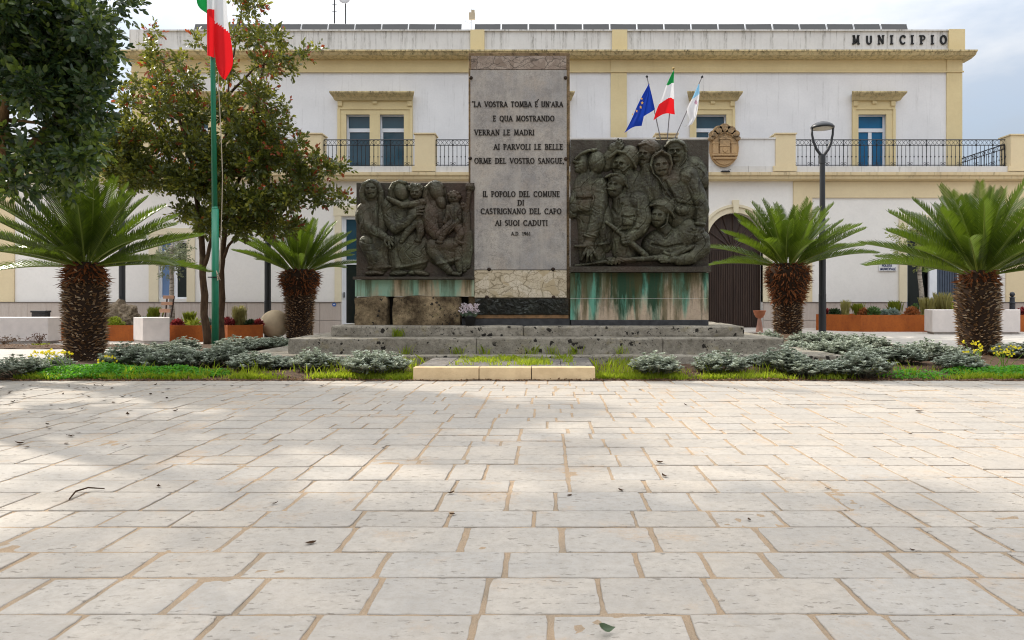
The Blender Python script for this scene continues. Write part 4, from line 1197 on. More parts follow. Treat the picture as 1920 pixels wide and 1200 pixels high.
# glass
def glass(name, c, rough=.06, spec=.4):
    t = NT(name)
    return t.done(t.bsdf(col=t.mix(t.ramp(t.noise(.7, 3), .4, .6), c, tuple(x * .75 for x in c)), rough=rough, spec=spec))
m_glass = glass('sky_tinted_window_glass', (.035, .085, .12))  # teal of the reflected sky is painted into the base colour
m_glassblue = glass('blue_window_glass', (.003, .12, .27))
m_glasssky = glass('pale_blue_window_glass', (.16, .26, .46))
m_glassdark = glass('dark_door_glass', (.018, .024, .022))
m_frame = simple('white_frame', (.78, .80, .83), (.72, .74, .78), rough=.4, scale=3)

# ground floor window on the left
w = MB(); w.box(bx_(298), bx_(350), DB + .10, DB + .16, bz_(560), bz_(557)); w.box(bx_(298), bx_(350), DB + .10, DB + .16, bz_(455), bz_(452))
for a, b in ((298, 300.5), (318.5, 321), (327, 329.6), (347.5, 350)): w.box(bx_(a), bx_(b), DB + .10, DB + .16, bz_(557), bz_(455))
w.box(bx_(321), bx_(327), DB + .14, DB + .30, bz_(557), bz_(455))
win = w.build('window', m_frame, th)
mb = MB(); mb.box(bx_(300.5), bx_(318.5), DB + .13, DB + .14, bz_(557), bz_(455)); mb.build('pane', m_glasssky, win)
mb = MB(); mb.box(bx_(329.6), bx_(347.5), DB + .13, DB + .14, bz_(557), bz_(455)); mb.build('pane', m_glassdark, win)
# glass door behind the middle palm
w = MB()
for a, b in ((641, 648), (668, 672)): w.box(bx_(a), bx_(b), DB + .06, DB + .13, -.1, bz_(406))
for t_, u_ in ((406, 411), (487, 496), (606, 634)): w.box(bx_(648), bx_(668), DB + .06, DB + .13, bz_(u_), bz_(t_))
win = w.build('glass_door', m_frame, th)
mb = MB(); mb.box(bx_(648), bx_(668), DB + .09, DB + .10, bz_(606), bz_(496)); mb.build('pane', m_glassdark, win)
mb = MB(); mb.box(bx_(648), bx_(668), DB + .09, DB + .10, bz_(487), bz_(411)); mb.build('pane', m_glass, win)
mb = MB(); mb.box(bx_(644), bx_(645.5), DB - .0, DB + .06, bz_(558), bz_(548)); mb.build('handle', m_dark, win)
# police door on the right: open glass leaf, white post and a blue-grey ribbed shutter
m_shut = simple('blue_grey_metal', (.085, .11, .15), (.065, .085, .12), rough=.45, scale=4)
w = MB(); w.box(bx_(1700), bx_(1704), DB + .05, DB + .12, -.1, bz_(430)); win = w.build('open_door', m_shut, th)
mb = MB(); mb.box(bx_(1704), bx_(1743), DB + .30, DB + .32, -.1, bz_(430)); mb.build('pane', m_glassdark, win)
mb = MB(); mb.box(bx_(1744), bx_(1758), DB + .04, DB + .14, -.1, bz_(430)); mb.build('door_post', m_frame, th)
mb = MB(); mb.box(bx_(1758.2), bx_(1798), DB + .12, DB + .16, -.1, bz_(430))
px = 1766
while px < 1796: mb.box(bx_(px), bx_(px + 2.6), DB + .09, DB + .119, 0, bz_(432)); px += 4.6
mb.build('shutter_door', m_shut, th)

# terrace edge: cornice band, white kerb, pillars, parapet, railings
mb = MB()
prof = [(DB - .32, 326), (DB - .32, 331), (DB - .26, 333), (DB - .26, 337.5), (DB - .14, 340), (DB + .3, 340), (DB + .3, 326)]
def run(mb, prof, xa, xb, zfun):
    b = len(mb.v); m_ = len(prof)
    mb.v += [(xa, y, zfun(p)) for y, p in prof] + [(xb, y, zfun(p)) for y, p in prof]
    mb.face([b + i for i in range(m_)]); mb.face([b + m_ + i for i in range(m_)][::-1])
    for i in range(m_):
        j = (i + 1) % m_; mb.face([b + i, b + m_ + i, b + m_ + j, b + j])
run(mb, prof, bx_(-420), bx_(2400), bz_)
mb.build('balcony_cornice', m_corn2, th)
m_kerbw = plaster('white_kerb_plaster', (.70, .68, .655), (.62, .60, .57), drip=.5, topz=bz_(313), length=.3, dens=.54)
mb = MB()
px = -420
while px < 2400:
    mb.box(bx_(px) + .004, bx_(px + 70) - .004, DB - .22, DB + .2, bz_(325.8), bz_(314)); px += 70
mb.build('terrace_kerb', m_kerbw, th)
mb = MB(); mb.box(bx_(1069), bx_(1450), DB - .20, DB + .05, bz_(313.8), bz_(263.5)); mb.box(bx_(1069), bx_(1450), DB - .24, DB + .09, bz_(263.3), bz_(261))
mb.build('parapet', plaster('parapet_white', (.74, .73, .72), (.68, .67, .66), drip=.42, topz=bz_(262), length=.9, dens=.57), th)
for a, b in ((567, 607), (780, 817), (1228, 1268), (1450, 1487), (1886, 1965), (248, 286), (-60, -20)):
    t_ = 255 if a < 1880 else 257
    mb = MB(); mb.box(bx_(a), bx_(b), DB - .24, DB + .30, bz_(313.6), bz_(t_)); mb.box(bx_(a - 2), bx_(b + 2), DB - .28, DB + .34, bz_(t_ - .2), bz_(t_ - 2.4))
    mb.box(bx_(a - 5), bx_(b + 2), DB - .27, DB + .2, bz_(323.5), bz_(313.9))
    mb.build('terrace_pillar', m_cream, th)
m_iron = simple('black_iron', (.012, .013, .018), rough=.5, spec=.4)
def railing(p, q, ztop, zbot, name='railing'):
    """wrought iron railing from p to q (plan points): lattice band on top, bars with knots, scrolls at the foot"""
    mb = MB(); p = Vector((*p, 0)); q = Vector((*q, 0)); L = (q - p).length; d = (q - p) / L
    h = ztop - zbot
    def at(s, z): v = p + d * s; return (v.x, v.y, z)
    zl = ztop - .20 * h
    for z, r in ((ztop, .018), (zl, .014), (zbot + .06 * h, .014)):
        mb.tube([at(0, z), at(L, z)], r, 5)
    nb = max(2, round(L / .132)); st = L / nb
    for i in range(nb + 1):
        s_ = i * st; big = i % 4 == 0
        mb.tube([at(s_, zbot), at(s_, ztop if big else zl)], .013 if big else .009, 4)
        mb.tube([at(s_, zbot + .34 * h), at(s_, zbot + .375 * h), at(s_, zbot + .41 * h)], [.008, .026, .008], 5)
        if big:
            mb.tube([at(s_, zl - .02), at(s_, zl + .02)], .03, 5)
            for sg in (-1, 1):
                mb.tube([at(s_ + sg * (.055 + .035 * math.cos(t)), zbot + .12 * h + .035 * math.sin(t)) for t in np.linspace(0, 5.2, 9)], .007, 4)
        if i < nb:
            mb.tube([at(s_, zl), at(s_ + st, ztop)], .006, 4); mb.tube([at(s_ + st, zl), at(s_, ztop)], .006, 4)
    return mb.build(name, m_iron, th)
RZ, RB = bz_(262.5), bz_(313)
for a, b in ((608, 779), (818, 1068), (1488, 1884), (287, 566), (-19, 247)):
    railing((bx_(a), DB - .02), (bx_(b), DB - .02), RZ, RB)
railing((bx_(1884) + .02, DB + .05), (bx_(1884) + .02, DU + 5.2), RZ - .12, RB)

# ---- upper storey
mb = MB()
A0, A1 = 248, 1803
UW = [(350, 392), (436, 480), (650, 694), (713, 758), (1003, 1047), (1305, 1361), (1608, 1660)]
UH = [(ux_(a), ux_(b), uz_(330), uz_(215.5)) for a, b in UW]
openings_wall(mb, ux_(A0), ux_(A1), uz_(345), uz_(136), DU, DU + .4, UH)
mb.build('upper_wall', m_white_up, th)
mb = MB(); mb.box(ux_(A0) + .1, ux_(A1) - .1, DU + .41, DU + 10, bz_(325), uz_(66)); mb.box(ux_(A0) + .02, ux_(A0) + .1, DU + .41, DU + 9.9, bz_(325), uz_(66)); mb.build('rear_body', m_white, th)
mb = MB(); mb.box(ux_(A0), ux_(A1), DU - .03, DU + .4, uz_(135.8), uz_(113)); mb.box(ux_(A0) - .02, ux_(A1) + .04, DU - .08, DU - .031, uz_(136.6), uz_(134))
for a, b in ((A0, 278), (883, 909), (1145, 1175), (1774, A1)):
    mb.box(ux_(a), ux_(b), DU - .045, DU - .003, uz_(345), uz_(136.8)); mb.box(ux_(a), ux_(b), DU - .06, DU - .031, uz_(133.8), uz_(113))
mb.build('yellow_frieze', m_yellow, th)
mb = MB()
cp = [(DU - .52, 102.5), (DU - .52, 105), (DU - .46, 106), (DU - .40, 110), (DU - .14, 112.8), (DU + .3, 112.8), (DU + .3, 102.5)]
run(mb, cp, ux_(A0) - .32, ux_(A1) + .26, uz_)
mb.build('cornice', m_corn, th)
mb = MB(); mb.box(ux_(A0), ux_(A1), DU - .16, DU + .35, uz_(102.3), uz_(94.2)); mb.box(ux_(A0) + .05, ux_(A1) - .05, DU - .10, DU + .3, uz_(94), uz_(61)); mb.box(ux_(A0), ux_(A1), DU - .16, DU + .35, uz_(60.8), uz_(58.4))
for px in range(300, 1780, 62): mb.box(ux_(px), ux_(px) + .006, DU - .103, DU - .1, uz_(93), uz_(62))
mb.build('parapet', m_para, th)
for a, b in ((883, 909), (1147, 1175), (1774, 1804), (248, 274)):
    mb = MB(); mb.box(ux_(a), ux_(b), DU - .18, DU - .105 if b < 1800 else DU + .4, uz_(102.2), uz_(59 if b < 1800 else 58)); mb.build('parapet_pier', m_yellow if a > 300 else m_kerbw, th)

def upper_window(openings, s0, s1, h0, h1, m_g):
    """openings [(px0,px1)], yellow surround s0..s1, hood h0..h1"""
    mb = MB()
    lo, hi = uz_(330), uz_(215.5)
    xs_ = [s0] + [v for o in openings for v in o] + [s1]
    for i in range(0, len(xs_), 2):
        mb.box(ux_(xs_[i]), ux_(xs_[i + 1]), DU - .07, DU - .004, lo, hi)
        if i in (0, len(xs_) - 2): 
            a = xs_[i] if i == 0 else xs_[i + 1] - 5
            mb.box(ux_(a), ux_(a + 5), DU - .10, DU - .071, lo, uz_(206))
    mb.box(ux_(s0), ux_(s1), DU - .07, DU - .004, hi + .002, uz_(190.5))
    mb.box(ux_(s0 + 5.2), ux_(s1 - 5.2), DU - .10, DU - .071, uz_(206.5), uz_(204.5))
    for a in ((s0 + 1, s0 + 9), ((s0 + s1) / 2 - 4, (s0 + s1) / 2 + 4), (s1 - 9, s1 - 1)):
        mb.box(ux_(a[0]), ux_(a[1]), DU - .13, DU - .071, uz_(200 if a[0] != (s0 + s1) / 2 - 4 else 196), uz_(190.8))
    sr = mb.build('window_surround', m_yellow, th)
    mb = MB()
    prof = [(DU - .42, 177), (DU - .42, 179.5), (DU - .38, 181.5), (DU - .24, 186), (DU - .16, 190.4), (DU - .004, 190.4), (DU - .004, 177)]
    # splayed ends
    b = len(mb.v); m_ = len(prof)
    for e, sg in ((h0, 1), (h1, -1)):
        for y, p in prof:
            t = (DU - .004 - y) / .416
            mb.v.append((ux_(e) + sg * (1 - t) * 9 * DU / FP, y, uz_(p)))
    mb.face([b + i for i in range(m_)]); mb.face([b + m_ + i for i in range(m_)][::-1])
    for i in range(m_):
        j = (i + 1) % m_; mb.face([b + i, b + m_ + i, b + m_ + j, b + j])
    mb.build('window_hood', m_hood, sr)
    for a, b in openings:
        w = MB(); y0, y1 = DU + .12, DU + .19
        e = 2.0
        w.box(ux_(a), ux_(a + e), y0, y1, lo, hi); w.box(ux_(b - e), ux_(b), y0, y1, lo, hi)
        w.box(ux_(a + e), ux_(b - e), y0, y1, uz_(217.2), hi); w.box(ux_(a + e), ux_(b - e), y0 - .01, y1, uz_(246.5), uz_(239.5))
        m2 = (a + b) / 2; w.box(ux_(m2 - 3.2), ux_(m2 + 3.2), y0, y1, lo, uz_(246.7)) if b - a > 46 else w.box(ux_(a + e), ux_(a + e + 2), y0, y1, lo, uz_(246.7))
        wo = w.build('window', m_frame, th)
        g_ = MB(); g_.box(ux_(a + e), ux_(b - e), y0 + .03, y0 + .04, uz_(239.5), uz_(217.2)); g_.build('pane', m_g, wo)
        g_ = MB(); g_.box(ux_(a + e), ux_(b - e), y0 + .03, y0 + .04, lo, uz_(246.5)); g_.build('pane', m_g, wo)
upper_window([(650, 694), (713, 758)], 634, 774, 624, 781, m_glass)
upper_window([(1305, 1361)], 1293, 1377, 1284, 1387, m_glass)
upper_window([(1608, 1660)], 1597, 1677, 1588, 1690, m_glassblue)
upper_window([(1003, 1047)], 985, 1068, 975, 1077, m_glass)
upper_window([(350, 392), (436, 480)], 336, 494, 326, 502, m_glass)
# big black letters on the parapet
LW = {'M': 22, 'U': 19, 'N': 21, 'I': 6, 'C': 19, 'P': 16, 'O': 20}
m_blk = simple('black_letter', (.012, .012, .012), rough=.5)
mb = MB()
for ch, a, b in (('M', 1594.5, 1609.5), ('U', 1620, 1633), ('N', 1642, 1655.5), ('I', 1665, 1672), ('C', 1683, 1695.5), ('I', 1703.5, 1710.5), ('P', 1720.5, 1732.5), ('I', 1741, 1748), ('O', 1758.5, 1772)):
    text_mb(mb, ch, ux_(a), ux_(b), uz_(84.5), 15 * DU / FP, DU - .10, thick=.20, thin=.14, serif=(ch in 'MNIP'), proud=.04)
mb.build('lettering', m_blk, th)
# stone coat of arms on the terrace parapet
def arms():
    t = NT('arms_stone')
    col = t.mix(t.ramp(t.noise(3, 6, .6), .35, .65), (.50, .33, .17), (.44, .30, .17))
    z = t.n('SeparateXYZ', {0: t.co}).outputs[2]
    col = t.mix(t.math('MULTIPLY', t.ramp(t.noise(7, 6, .7), .38, .6), t.ramp(z, bz_(282), bz_(262), 0, .9)), col, (.14, .105, .07))
    return t.done(t.bsdf(col=col, rough=.9, spec=.1, nor=t.bump(t.noise(30, 6, .7), .02)))
m_arms = arms()
ca = (X(1358, DB - .3), Z(277, DB - .3)); ka = (DB - .3) / FP
mb = MB()
def oval(cx, cz, rx, rz, y0, y1, n=28, a0=0, a1=360):
    mb.slab([(cx + rx * math.cos(R(a0 + (a1 - a0) * i / n)), cz + rz * math.sin(R(a0 + (a1 - a0) * i / n))) for i in range(n)], y0, y1)
yA = DB - .20
oval(ca[0], ca[1], 27.5 * ka, 36 * ka, yA - .10, yA); oval(ca[0], ca[1] - 1.5 * ka, 24.5 * ka, 31 * ka, yA - .13, yA - .1)
for dx, dz, r in ((-20, 25, 8.5), (20, 25, 8.5), (-11, 32, 10), (11, 32, 10), (0, 36, 10.5), (-25, 17, 5), (25, 17, 5)):
    oval(ca[0] + dx * ka, ca[1] + dz * ka, r * ka, r * .85 * ka, yA - .17, yA - .01, 16)
    oval(ca[0] + dx * ka, ca[1] + (dz - 1) * ka, r * .55 * ka, r * .5 * ka, yA - .20, yA - .17, 12)
for a, b, lo, hi, d in ((-9, 9, -12, 14, .2), (-22, -12, -12, 6, .19), (12, 22, -12, 6, .19), (-24, 24, -16, -12.4, .21), (-22, 22, -22, -18, .19), (-10.5, 10.5, 14.3, 17, .21), (-23, -11, 6.2, 8.4, .2), (11, 23, 6.2, 8.4, .2), (-10, 10, 1, 2.6, .215)):
    mb.box(ca[0] + a * ka, ca[0] + b * ka, yA - d, yA - .12, ca[1] + lo * ka, ca[1] + hi * ka)
oval(ca[0], ca[1] + 14 * ka, 8 * ka, 7 * ka, yA - .19, yA - .12, 16); oval(ca[0], ca[1] - 5 * ka, 4.2 * ka, 5 * ka, yA - .225, yA - .2, 12)
mb.build('coat_of_arms', m_arms, th, bevel=.008, seg=1)
# floodlight lying on the ledge
fl_ = thing('floodlight', 'small dark floodlight on the ledge below the stone coat of arms', 'lamp', (X(1360, DB - .3), DB - .30, bz_(325.5)))
mb = MB(); c = fl_.location; mb.box(c.x - .13, c.x + .13, c.y - .08, c.y + .08, c.z - .01, c.z + .03); mb.tube([(c.x + .09, c.y, c.z + .02), (c.x + .12, c.y, c.z + .09), (c.x + .18, c.y, c.z + .07)], .008, 5); mb.build('housing', m_iron, fl_, bevel=.006)
# police plate and the round blue wall disc
sg_ = thing('wall_plate', 'white police office plate with blue lettering on the wall beside the right-hand door', 'sign', (X(1663, DB), DB - .03, bz_(498)))
m_plate = simple('white_plate', (.74, .74, .74), (.70, .70, .71), rough=.4); m_navy = simple('navy_letter', (.02, .03, .12), rough=.5)
mb = MB(); mb.box(bx_(1647), bx_(1680), DB - .04, DB - .012, bz_(508.5), bz_(484)); pt = mb.build('plate', m_plate, sg_, bevel=.004)
mb = MB(); text_mb(mb, 'POLIZIA', bx_(1652), bx_(1671), bz_(500.3), 4.4 * k_b, DB - .04, thick=.24, thin=.2, serif=False, proud=.006, slant=.12); text_mb(mb, 'MUNICIPALE', bx_(1649), bx_(1678), bz_(506.6), 4.4 * k_b, DB - .04, thick=.24, thin=.2, serif=False, proud=.006, slant=.12)
text_mb(mb, 'CORPO DI', bx_(1662), bx_(1676), bz_(490.5), 2.6 * k_b, DB - .04, thick=.22, thin=.18, serif=False, proud=.006)
mb.lathe([(.035, 0), (.035, .006)], (0, 0, 0), 10); nv = 20
mb.xf(len(mb.v) - nv, lambda v: Vector((v.x + bx_(1654), DB - .04 - v.z, v.y + bz_(489)))); mb.build('lettering', m_navy, sg_)
di = thing('wall_disc', 'small round blue sign on the travertine plinth beside the glass door', 'sign', (bx_(628), DB - .08, bz_(571)))
mb = MB(); mb.lathe([(.062, 0), (.062, .012)], (0, 0, 0), 18); mb.xf(0, lambda v: Vector((v.x + bx_(628), DB - .076 - v.z, v.y + bz_(571)))); dp = mb.build('disc', simple('blue_disc', (.05, .14, .42), rough=.4), di)
mb = MB(); y = DB - .09; c = di.location
mb.box(c.x - .034, c.x + .034, y - .004, y + .002, c.z - .012, c.z + .006); mb.box(c.x - .02, c.x - .008, y - .004, y + .002, c.z + .008, c.z + .024); mb.box(c.x + .008, c.x + .02, y - .004, y + .002, c.z + .008, c.z + .024); mb.build('symbol', m_plate, dp)

# ---- solar panels along the roof edge
def solar():
    t = NT('solar_cells')
    br = t.n('TexBrick', {'Vector': t.co, 'Scale': 1.0, 'Mortar Size': .004, 'Brick Width': .16, 'Row Height': .16, 'Color1': (.030, .030, .034), 'Color2': (.024, .024, .028), 'Mortar': (.10, .10, .10)}, offset=0.0)
    return t.done(t.bsdf(col=br.outputs[0], rough=.6, spec=.15))
m_sol = solar(); m_alu = simple('aluminium', (.62, .62, .62), rough=.35, metal=.6)
def mk_panel():
    o = thing('solar_panel', 'tilted dark solar panel on the town hall roof edge', 'solar panel', (0, 0, 0), 'solar panels along the roof edge')
    mb = MB(); mb.box(-.468, .468, 0, .04, 0, .36)
    p = mb.build('cell_sheet', m_sol, o)
    mb = MB(); mb.box(-.480, -.469, -.006, .05, -.01, .37); mb.box(.469, .480, -.006, .05, -.01, .37); mb.box(-.468, .468, -.006, .05, .361, .369); mb.box(-.468, .468, -.006, .05, -.01, -.001)
    mb.build('frame', m_alu, o)
    mb = MB(); mb.box(-.43, -.40, .06, .45, -.14, -.08); mb.box(.40, .43, .06, .45, -.14, -.08); mb.tube([(-.415, .05, .32), (-.415, .42, -.1)], .015, 5); mb.tube([(.415, .05, .32), (.415, .42, -.1)], .015, 5)
    mb.build('stand', m_alu, o)
    return o
SPX = [(i, 387 + 50.4 * i) for i in range(10)] + [(i + 10, 914 + 51.0 * i) for i in range(16)]
proto = None; DS = 25.9
for i, px in SPX:
    loc = (X(px, DS), DS, Z(59.5, DS))
    if i < 10: lab = 'dark solar panel of the left roof row, ' + ('its right end one' if i == 9 else 'its left end one behind the tree' if i == 0 else f'{["","second","third","fourth","fifth","sixth","seventh","eighth","ninth"][i]} from the left end')
    else:
        j = i - 10
        lab = 'dark solar panel of the long right roof row, ' + ('its right end one above the letters' if j == 15 else 'its left end one' if j == 0 else f'{["","second","third","fourth","fifth","sixth","seventh","eighth"][j]} from the left end' if j < 8 else f'{["","second","third","fourth","fifth","sixth","seventh","eighth"][15 - j]} from the right end')
    if proto is None: proto = mk_panel(); o = proto; o['label'] = lab; o.location = loc
    else: o = copy_tree(proto, loc, 0, lab)
    o.rotation_euler = (R(-24), R(random.uniform(-.4, .4)), 0)
# ---- aerials on the roof
def mast(name, label, px, top, wires, dish):
    d = 28.0; o = thing(name, label, 'antenna', (X(px, d), d, Z(66, d))); c = o.location
    mb = MB(); mb.tube([c, (c.x, d, Z(top, d))], .026, 6); mb.build('pole', m_iron, o)
    if wires:
        mb = MB()
        for dx, dz in ((-.5, -.15), (1.7, .1), (.35, .5)): mb.tube([(c.x, d, Z(-20, d)), (c.x + dx, d + dz, c.z)], .004, 4)
        mb.build('guy_wire', m_alu, o)
    if dish:
        mb = MB(); mb.lathe([(.0, -.05), (.12, -.035), (.24, .02), (.235, .03), (.12, -.02), (.0, -.03)], (0, 0, 0), 18)
        mb.xf(0, lambda v: Vector((v.x + c.x, d - .12 - v.z, v.y + Z(-2, d)))); mb.build('dish', simple('dish_white', (.6, .6, .62), rough=.4), o, smooth=True)
    else:
        mb = MB()
        for z_ in (8, 22): mb.tube([(c.x - .09, d, Z(z_, d)), (c.x + .09, d, Z(z_, d))], .012, 5)
        mb.build('aerial_bar', m_iron, o)
mast('roof_aerial', 'thin plain aerial mast on the roof, left of the pair', 627, -60, False, False)
mast('roof_aerial', 'thin aerial mast with guy wires and a small dish, right of the pair', 648, -70, True, True)
d = 26.4; o = thing('roof_antenna', 'small cream antenna box on a thin pole on the roof above the grey pillar', 'antenna', (X(883.5, d), d, Z(64, d))); c = o.location
mb = MB(); mb.tube([c, (c.x, d, Z(16, d))], .012, 6); mb.build('pole', m_alu, o)
mb = MB(); mb.box(X(879.5, d), X(890.5, d), d - .06, d + .06, Z(37, d), Z(24, d)); mb.box(X(884, d), X(890, d), d - .05, d + .05, Z(23.8, d), Z(19, d)); mb.build('box', simple('cream_box', (.48, .40, .28), rough=.6), o, bevel=.008)
mb = MB(); mb.tube([(X(880, d), d - .02, Z(37, d)), (X(874, d), d - .02, Z(34, d)), (X(873, d), d - .02, Z(41, d)), (X(880, d), d, Z(44, d)), (X(883, d), d, Z(42, d))], .008, 5); mb.build('cable', m_alu, o)
# ================================================================== flags and poles
def cloth_mat(name, c, trans=.35):
    t = NT(name)
    a = t.bsdf(col=c, rough=.75, spec=.15, nor=t.bump(t.noise(220, 2), .001)); b = t.n('BsdfTranslucent', {'Color': c}).outputs[0]
    return t.done(t.n('MixShader', {0: trans, 1: a, 2: b}).outputs[0])
m_fgreen = cloth_mat('flag_green', (.01, .26, .06)); m_fwhite = cloth_mat('flag_white', (.78, .78, .80)); m_fred = cloth_mat('flag_red', (.78, .015, .02))
m_fblue = cloth_mat('flag_blue', (.010, .045, .36)); m_fsky = cloth_mat('flag_light_blue', (.30, .60, .82)); m_fgold = cloth_mat('flag_gold', (.90, .60, .12)); m_fpink = cloth_mat('flag_pink', (.55, .32, .42))
def spline(pts, t):
    n = len(pts) - 1; f = t * n; i = min(int(f), n - 1); u = f - i
    p = [pts[max(i - 1, 0)], pts[i], pts[i + 1], pts[min(i + 2, n)]]
    return [.5 * (2 * p[1][k] + (p[2][k] - p[0][k]) * u + (2 * p[0][k] - 5 * p[1][k] + 4 * p[2][k] - p[3][k]) * u * u + (3 * p[1][k] - p[0][k] - 3 * p[2][k] + p[3][k]) * u ** 3) for k in range(len(p[0]))]
def patch(grid, colors, left, right, d, wav, colf, nu=14, nv=34, sag=0.0, off=0.0, ph=0.0):
    """cloth between two edge curves given as (photo x, photo y); wav = depth of its folds in metres"""
    P = np.zeros((nv + 1, nu + 1, 3)); M_ = np.zeros((nv, nu), int)
    for j in range(nv + 1):
        t = j / nv; a, b = spline(left, t), spline(right, t)
        for i in range(nu + 1):
            u = i / nu
            px, py = a[0] + (b[0] - a[0]) * u, a[1] + (b[1] - a[1]) * u - sag * 4 * u * (1 - u) * t * t
            y = d + off + wav * (.35 + t) * math.sin(u * 6.6 + 1.6 * t + ph) * .6
            P[j, i] = (X(px, d), y, Z(py, d))
            if j < nv and i < nu: M_[j, i] = colf(u + .5 / nu, t + .5 / nv, px, py)
    grid.append((P, M_))
def join_cloth(name, grids, mats, parent):
    mb = MB()
    for P, M_ in grids:
        b = len(mb.v); h, w = P.shape[:2]
        mb.v += [tuple(p) for p in P.reshape(-1, 3)]
        for j in range(h - 1):
            for i in range(w - 1):
                mb.c = int(M_[j, i]); k = b + j * w + i
                mb.face([k, k + w, k + w + 1, k + 1])
    return mb.build(name, mats, parent, smooth=True)

# tall green flagpole in the left bed
DF = 14.4
fp = thing('flagpole', 'tall green flagpole with a halyard in the left bed', 'flagpole', (X(403.5, DF), DF, bed_z(X(403.5, DF), DF)))
c = fp.location
def pole_paint():
    t = NT('green_pole_paint')
    col = t.mix(t.ramp(t.noise(4, 6, .7, (3, 3, .5)), .38, .7), (.012, .20, .105), (.025, .25, .15))
    col = t.mix(t.ramp(t.noise(30, 4, .7), .6, .75, 0, .5), col, (.10, .20, .15))
    return t.done(t.bsdf(col=col, rough=.38, spec=.5))
m_gp = pole_paint()
zc = lambda py: Z(py, DF)
mb = MB(); mb.tube([c, (c.x, c.y, zc(392))], .068, 16); mb.tube([(c.x, c.y, zc(394)), (c.x - .01, c.y, zc(388))], [.068, .054], 16)
mb.tube([(c.x - .01, c.y, zc(390)), (c.x - .05, c.y, zc(100)), (c.x - .075, c.y, zc(-210))], [.054, .046, .036], 14)
mb.build('pole', m_gp, fp, smooth=True)
mb = MB(); mb.lathe([(.02, 0), (.07, .03), (.09, .09), (.07, .15), (.02, .18)], (c.x - .075, c.y, zc(-210)), 14); mb.build('finial', simple('gilt', (.5, .36, .1), metal=.6, rough=.35), fp, smooth=True)
m_rope = simple('pale_rope', (.55, .47, .36), (.36, .30, .22), rough=.9, scale=60)
mb = MB(); rp = [(410, 112), (412, 180), (416, 260), (418.5, 330), (417, 400), (415, 460), (413.5, 505), (412, 512)]
mb.tube([(X(a, DF), DF - .03, zc(b)) for a, b in rp], .009, 5)
for k in range(4): mb.tube([(X(409 + k * .8, DF), DF - .08, zc(508 + 3 * k)), (X(413, DF), DF - .12, zc(514 + 4 * k)), (X(415 - k * .6, DF), DF - .05, zc(525 - k)), (X(410, DF), DF - .08, zc(518))], .009, 5)
mb.build('rope', m_rope, fp)
mb = MB(); mb.box(c.x - .11, c.x + .10, c.y - .09, c.y - .06, zc(521), zc(519)); mb.build('cleat', m_iron, fp)
fl = thing('flag', 'large green white and red flag drooping from the tall green flagpole', 'flag', (c.x - .05, DF - .05, zc(60)))
gr = []
patch(gr, None, [(404, -120), (404, -20), (405, 60), (407, 112), (413, 138), (422, 151)], [(421, -120), (426, -30), (431, 45), (438, 92), (438.5, 124), (425, 151)], DF, .06, lambda u, t, px, py: 1 if py < 42 + 20 * u ** 1.6 else 2, off=-.10, nu=18, nv=60)
patch(gr, None, [(392.5, -120), (393, -30), (393, 60), (393.5, 108)], [(407, -120), (407, -30), (407, 60), (408, 112)], DF, .03, lambda u, t, px, py: 1 if py < 18.5 else 2, off=-.13, nu=8, nv=60, ph=1)
patch(gr, None, [(371.5, -120), (371.5, -50), (371.5, 7), (390, 27)], [(393, -120), (393, -50), (393, 0), (392, 28.5)], DF, .03, lambda u, t, px, py: 0, off=-.05, nu=8, nv=24, ph=2)
join_cloth('cloth', gr, [m_fgreen, m_fwhite, m_fred], fl)

# three small flags on the terrace
DFG = 22.2
def z5(x, y): return (1040 + x / 5.333, 120 + y / 5.333)
def small_flag(label, top, bot, fingold=False):
    o = thing('balcony_flag', label, 'flag', (X(1250, DFG), DFG + .1, Z(262, DFG)), 'three flags fanned out on the terrace pillar')
    a, b = z5(*top), z5(*bot)
    mb = MB(); mb.tube([(X(a[0], DFG), DFG, Z(a[1], DFG)), (X(b[0], DFG), DFG + .12, Z(b[1], DFG))], .016, 6); mb.build('pole', simple('grey_pole', (.22, .21, .22), rough=.4, metal=.4), o)
    dx, dy = a[0] - b[0], a[1] - b[1]; l = math.hypot(dx, dy); tip = (a[0] + dx / l * 3, a[1] + dy / l * 3)
    mb = MB(); mb.tube([(X(a[0] - dx / l * 3, DFG), DFG, Z(a[1] - dy / l * 3, DFG)), (X(a[0], DFG), DFG, Z(a[1], DFG)), (X(tip[0], DFG), DFG, Z(tip[1], DFG))], [.012, .045, .006], 8)
    mb.build('finial', simple('brass', (.40, .28, .10), metal=.6, rough=.4) if fingold else m_iron, o, smooth=True)
    return o
def zl(L): return [z5(*p) for p in L]
o = small_flag('blue flag with a ring of gold stars, left of the three terrace flags', (922, 125), (1085, 830))
gr = []
patch(gr, None, zl([(938, 205), (880, 310), (825, 420), (765, 560), (695, 695)]), zl([(944, 207), (930, 310), (912, 400), (888, 530), (868, 622)]), DFG, .07, lambda u, t, px, py: 0, off=-.10, nu=16, sag=3)
patch(gr, None, zl([(940, 206), (926, 310), (905, 420), (890, 525)]), zl([(943, 205), (965, 290), (985, 380), (1001, 456)]), DFG, .03, lambda u, t, px, py: 0, off=-.02, ph=2)
cl_ = join_cloth('cloth', gr, [m_fblue], o)
mb = MB()
for sx_, sy_, r_ in ((862, 365, 2.6), (867, 406, 3.2), (852, 450, 3.2), (812, 488, 2.9), (772, 520, 2.2)):
    px, py = z5(sx_, sy_); pts5 = []
    for i in range(10):
        a_ = R(90 + 36 * i); rr_ = r_ if i % 2 == 0 else r_ * .42
        pts5.append((X(px + rr_ * math.cos(a_) * .85, DFG), Z(py - rr_ * math.sin(a_), DFG)))
    mb.slab(pts5, DFG - .205, DFG - .19)
mb.build('stars', m_fgold, cl_)
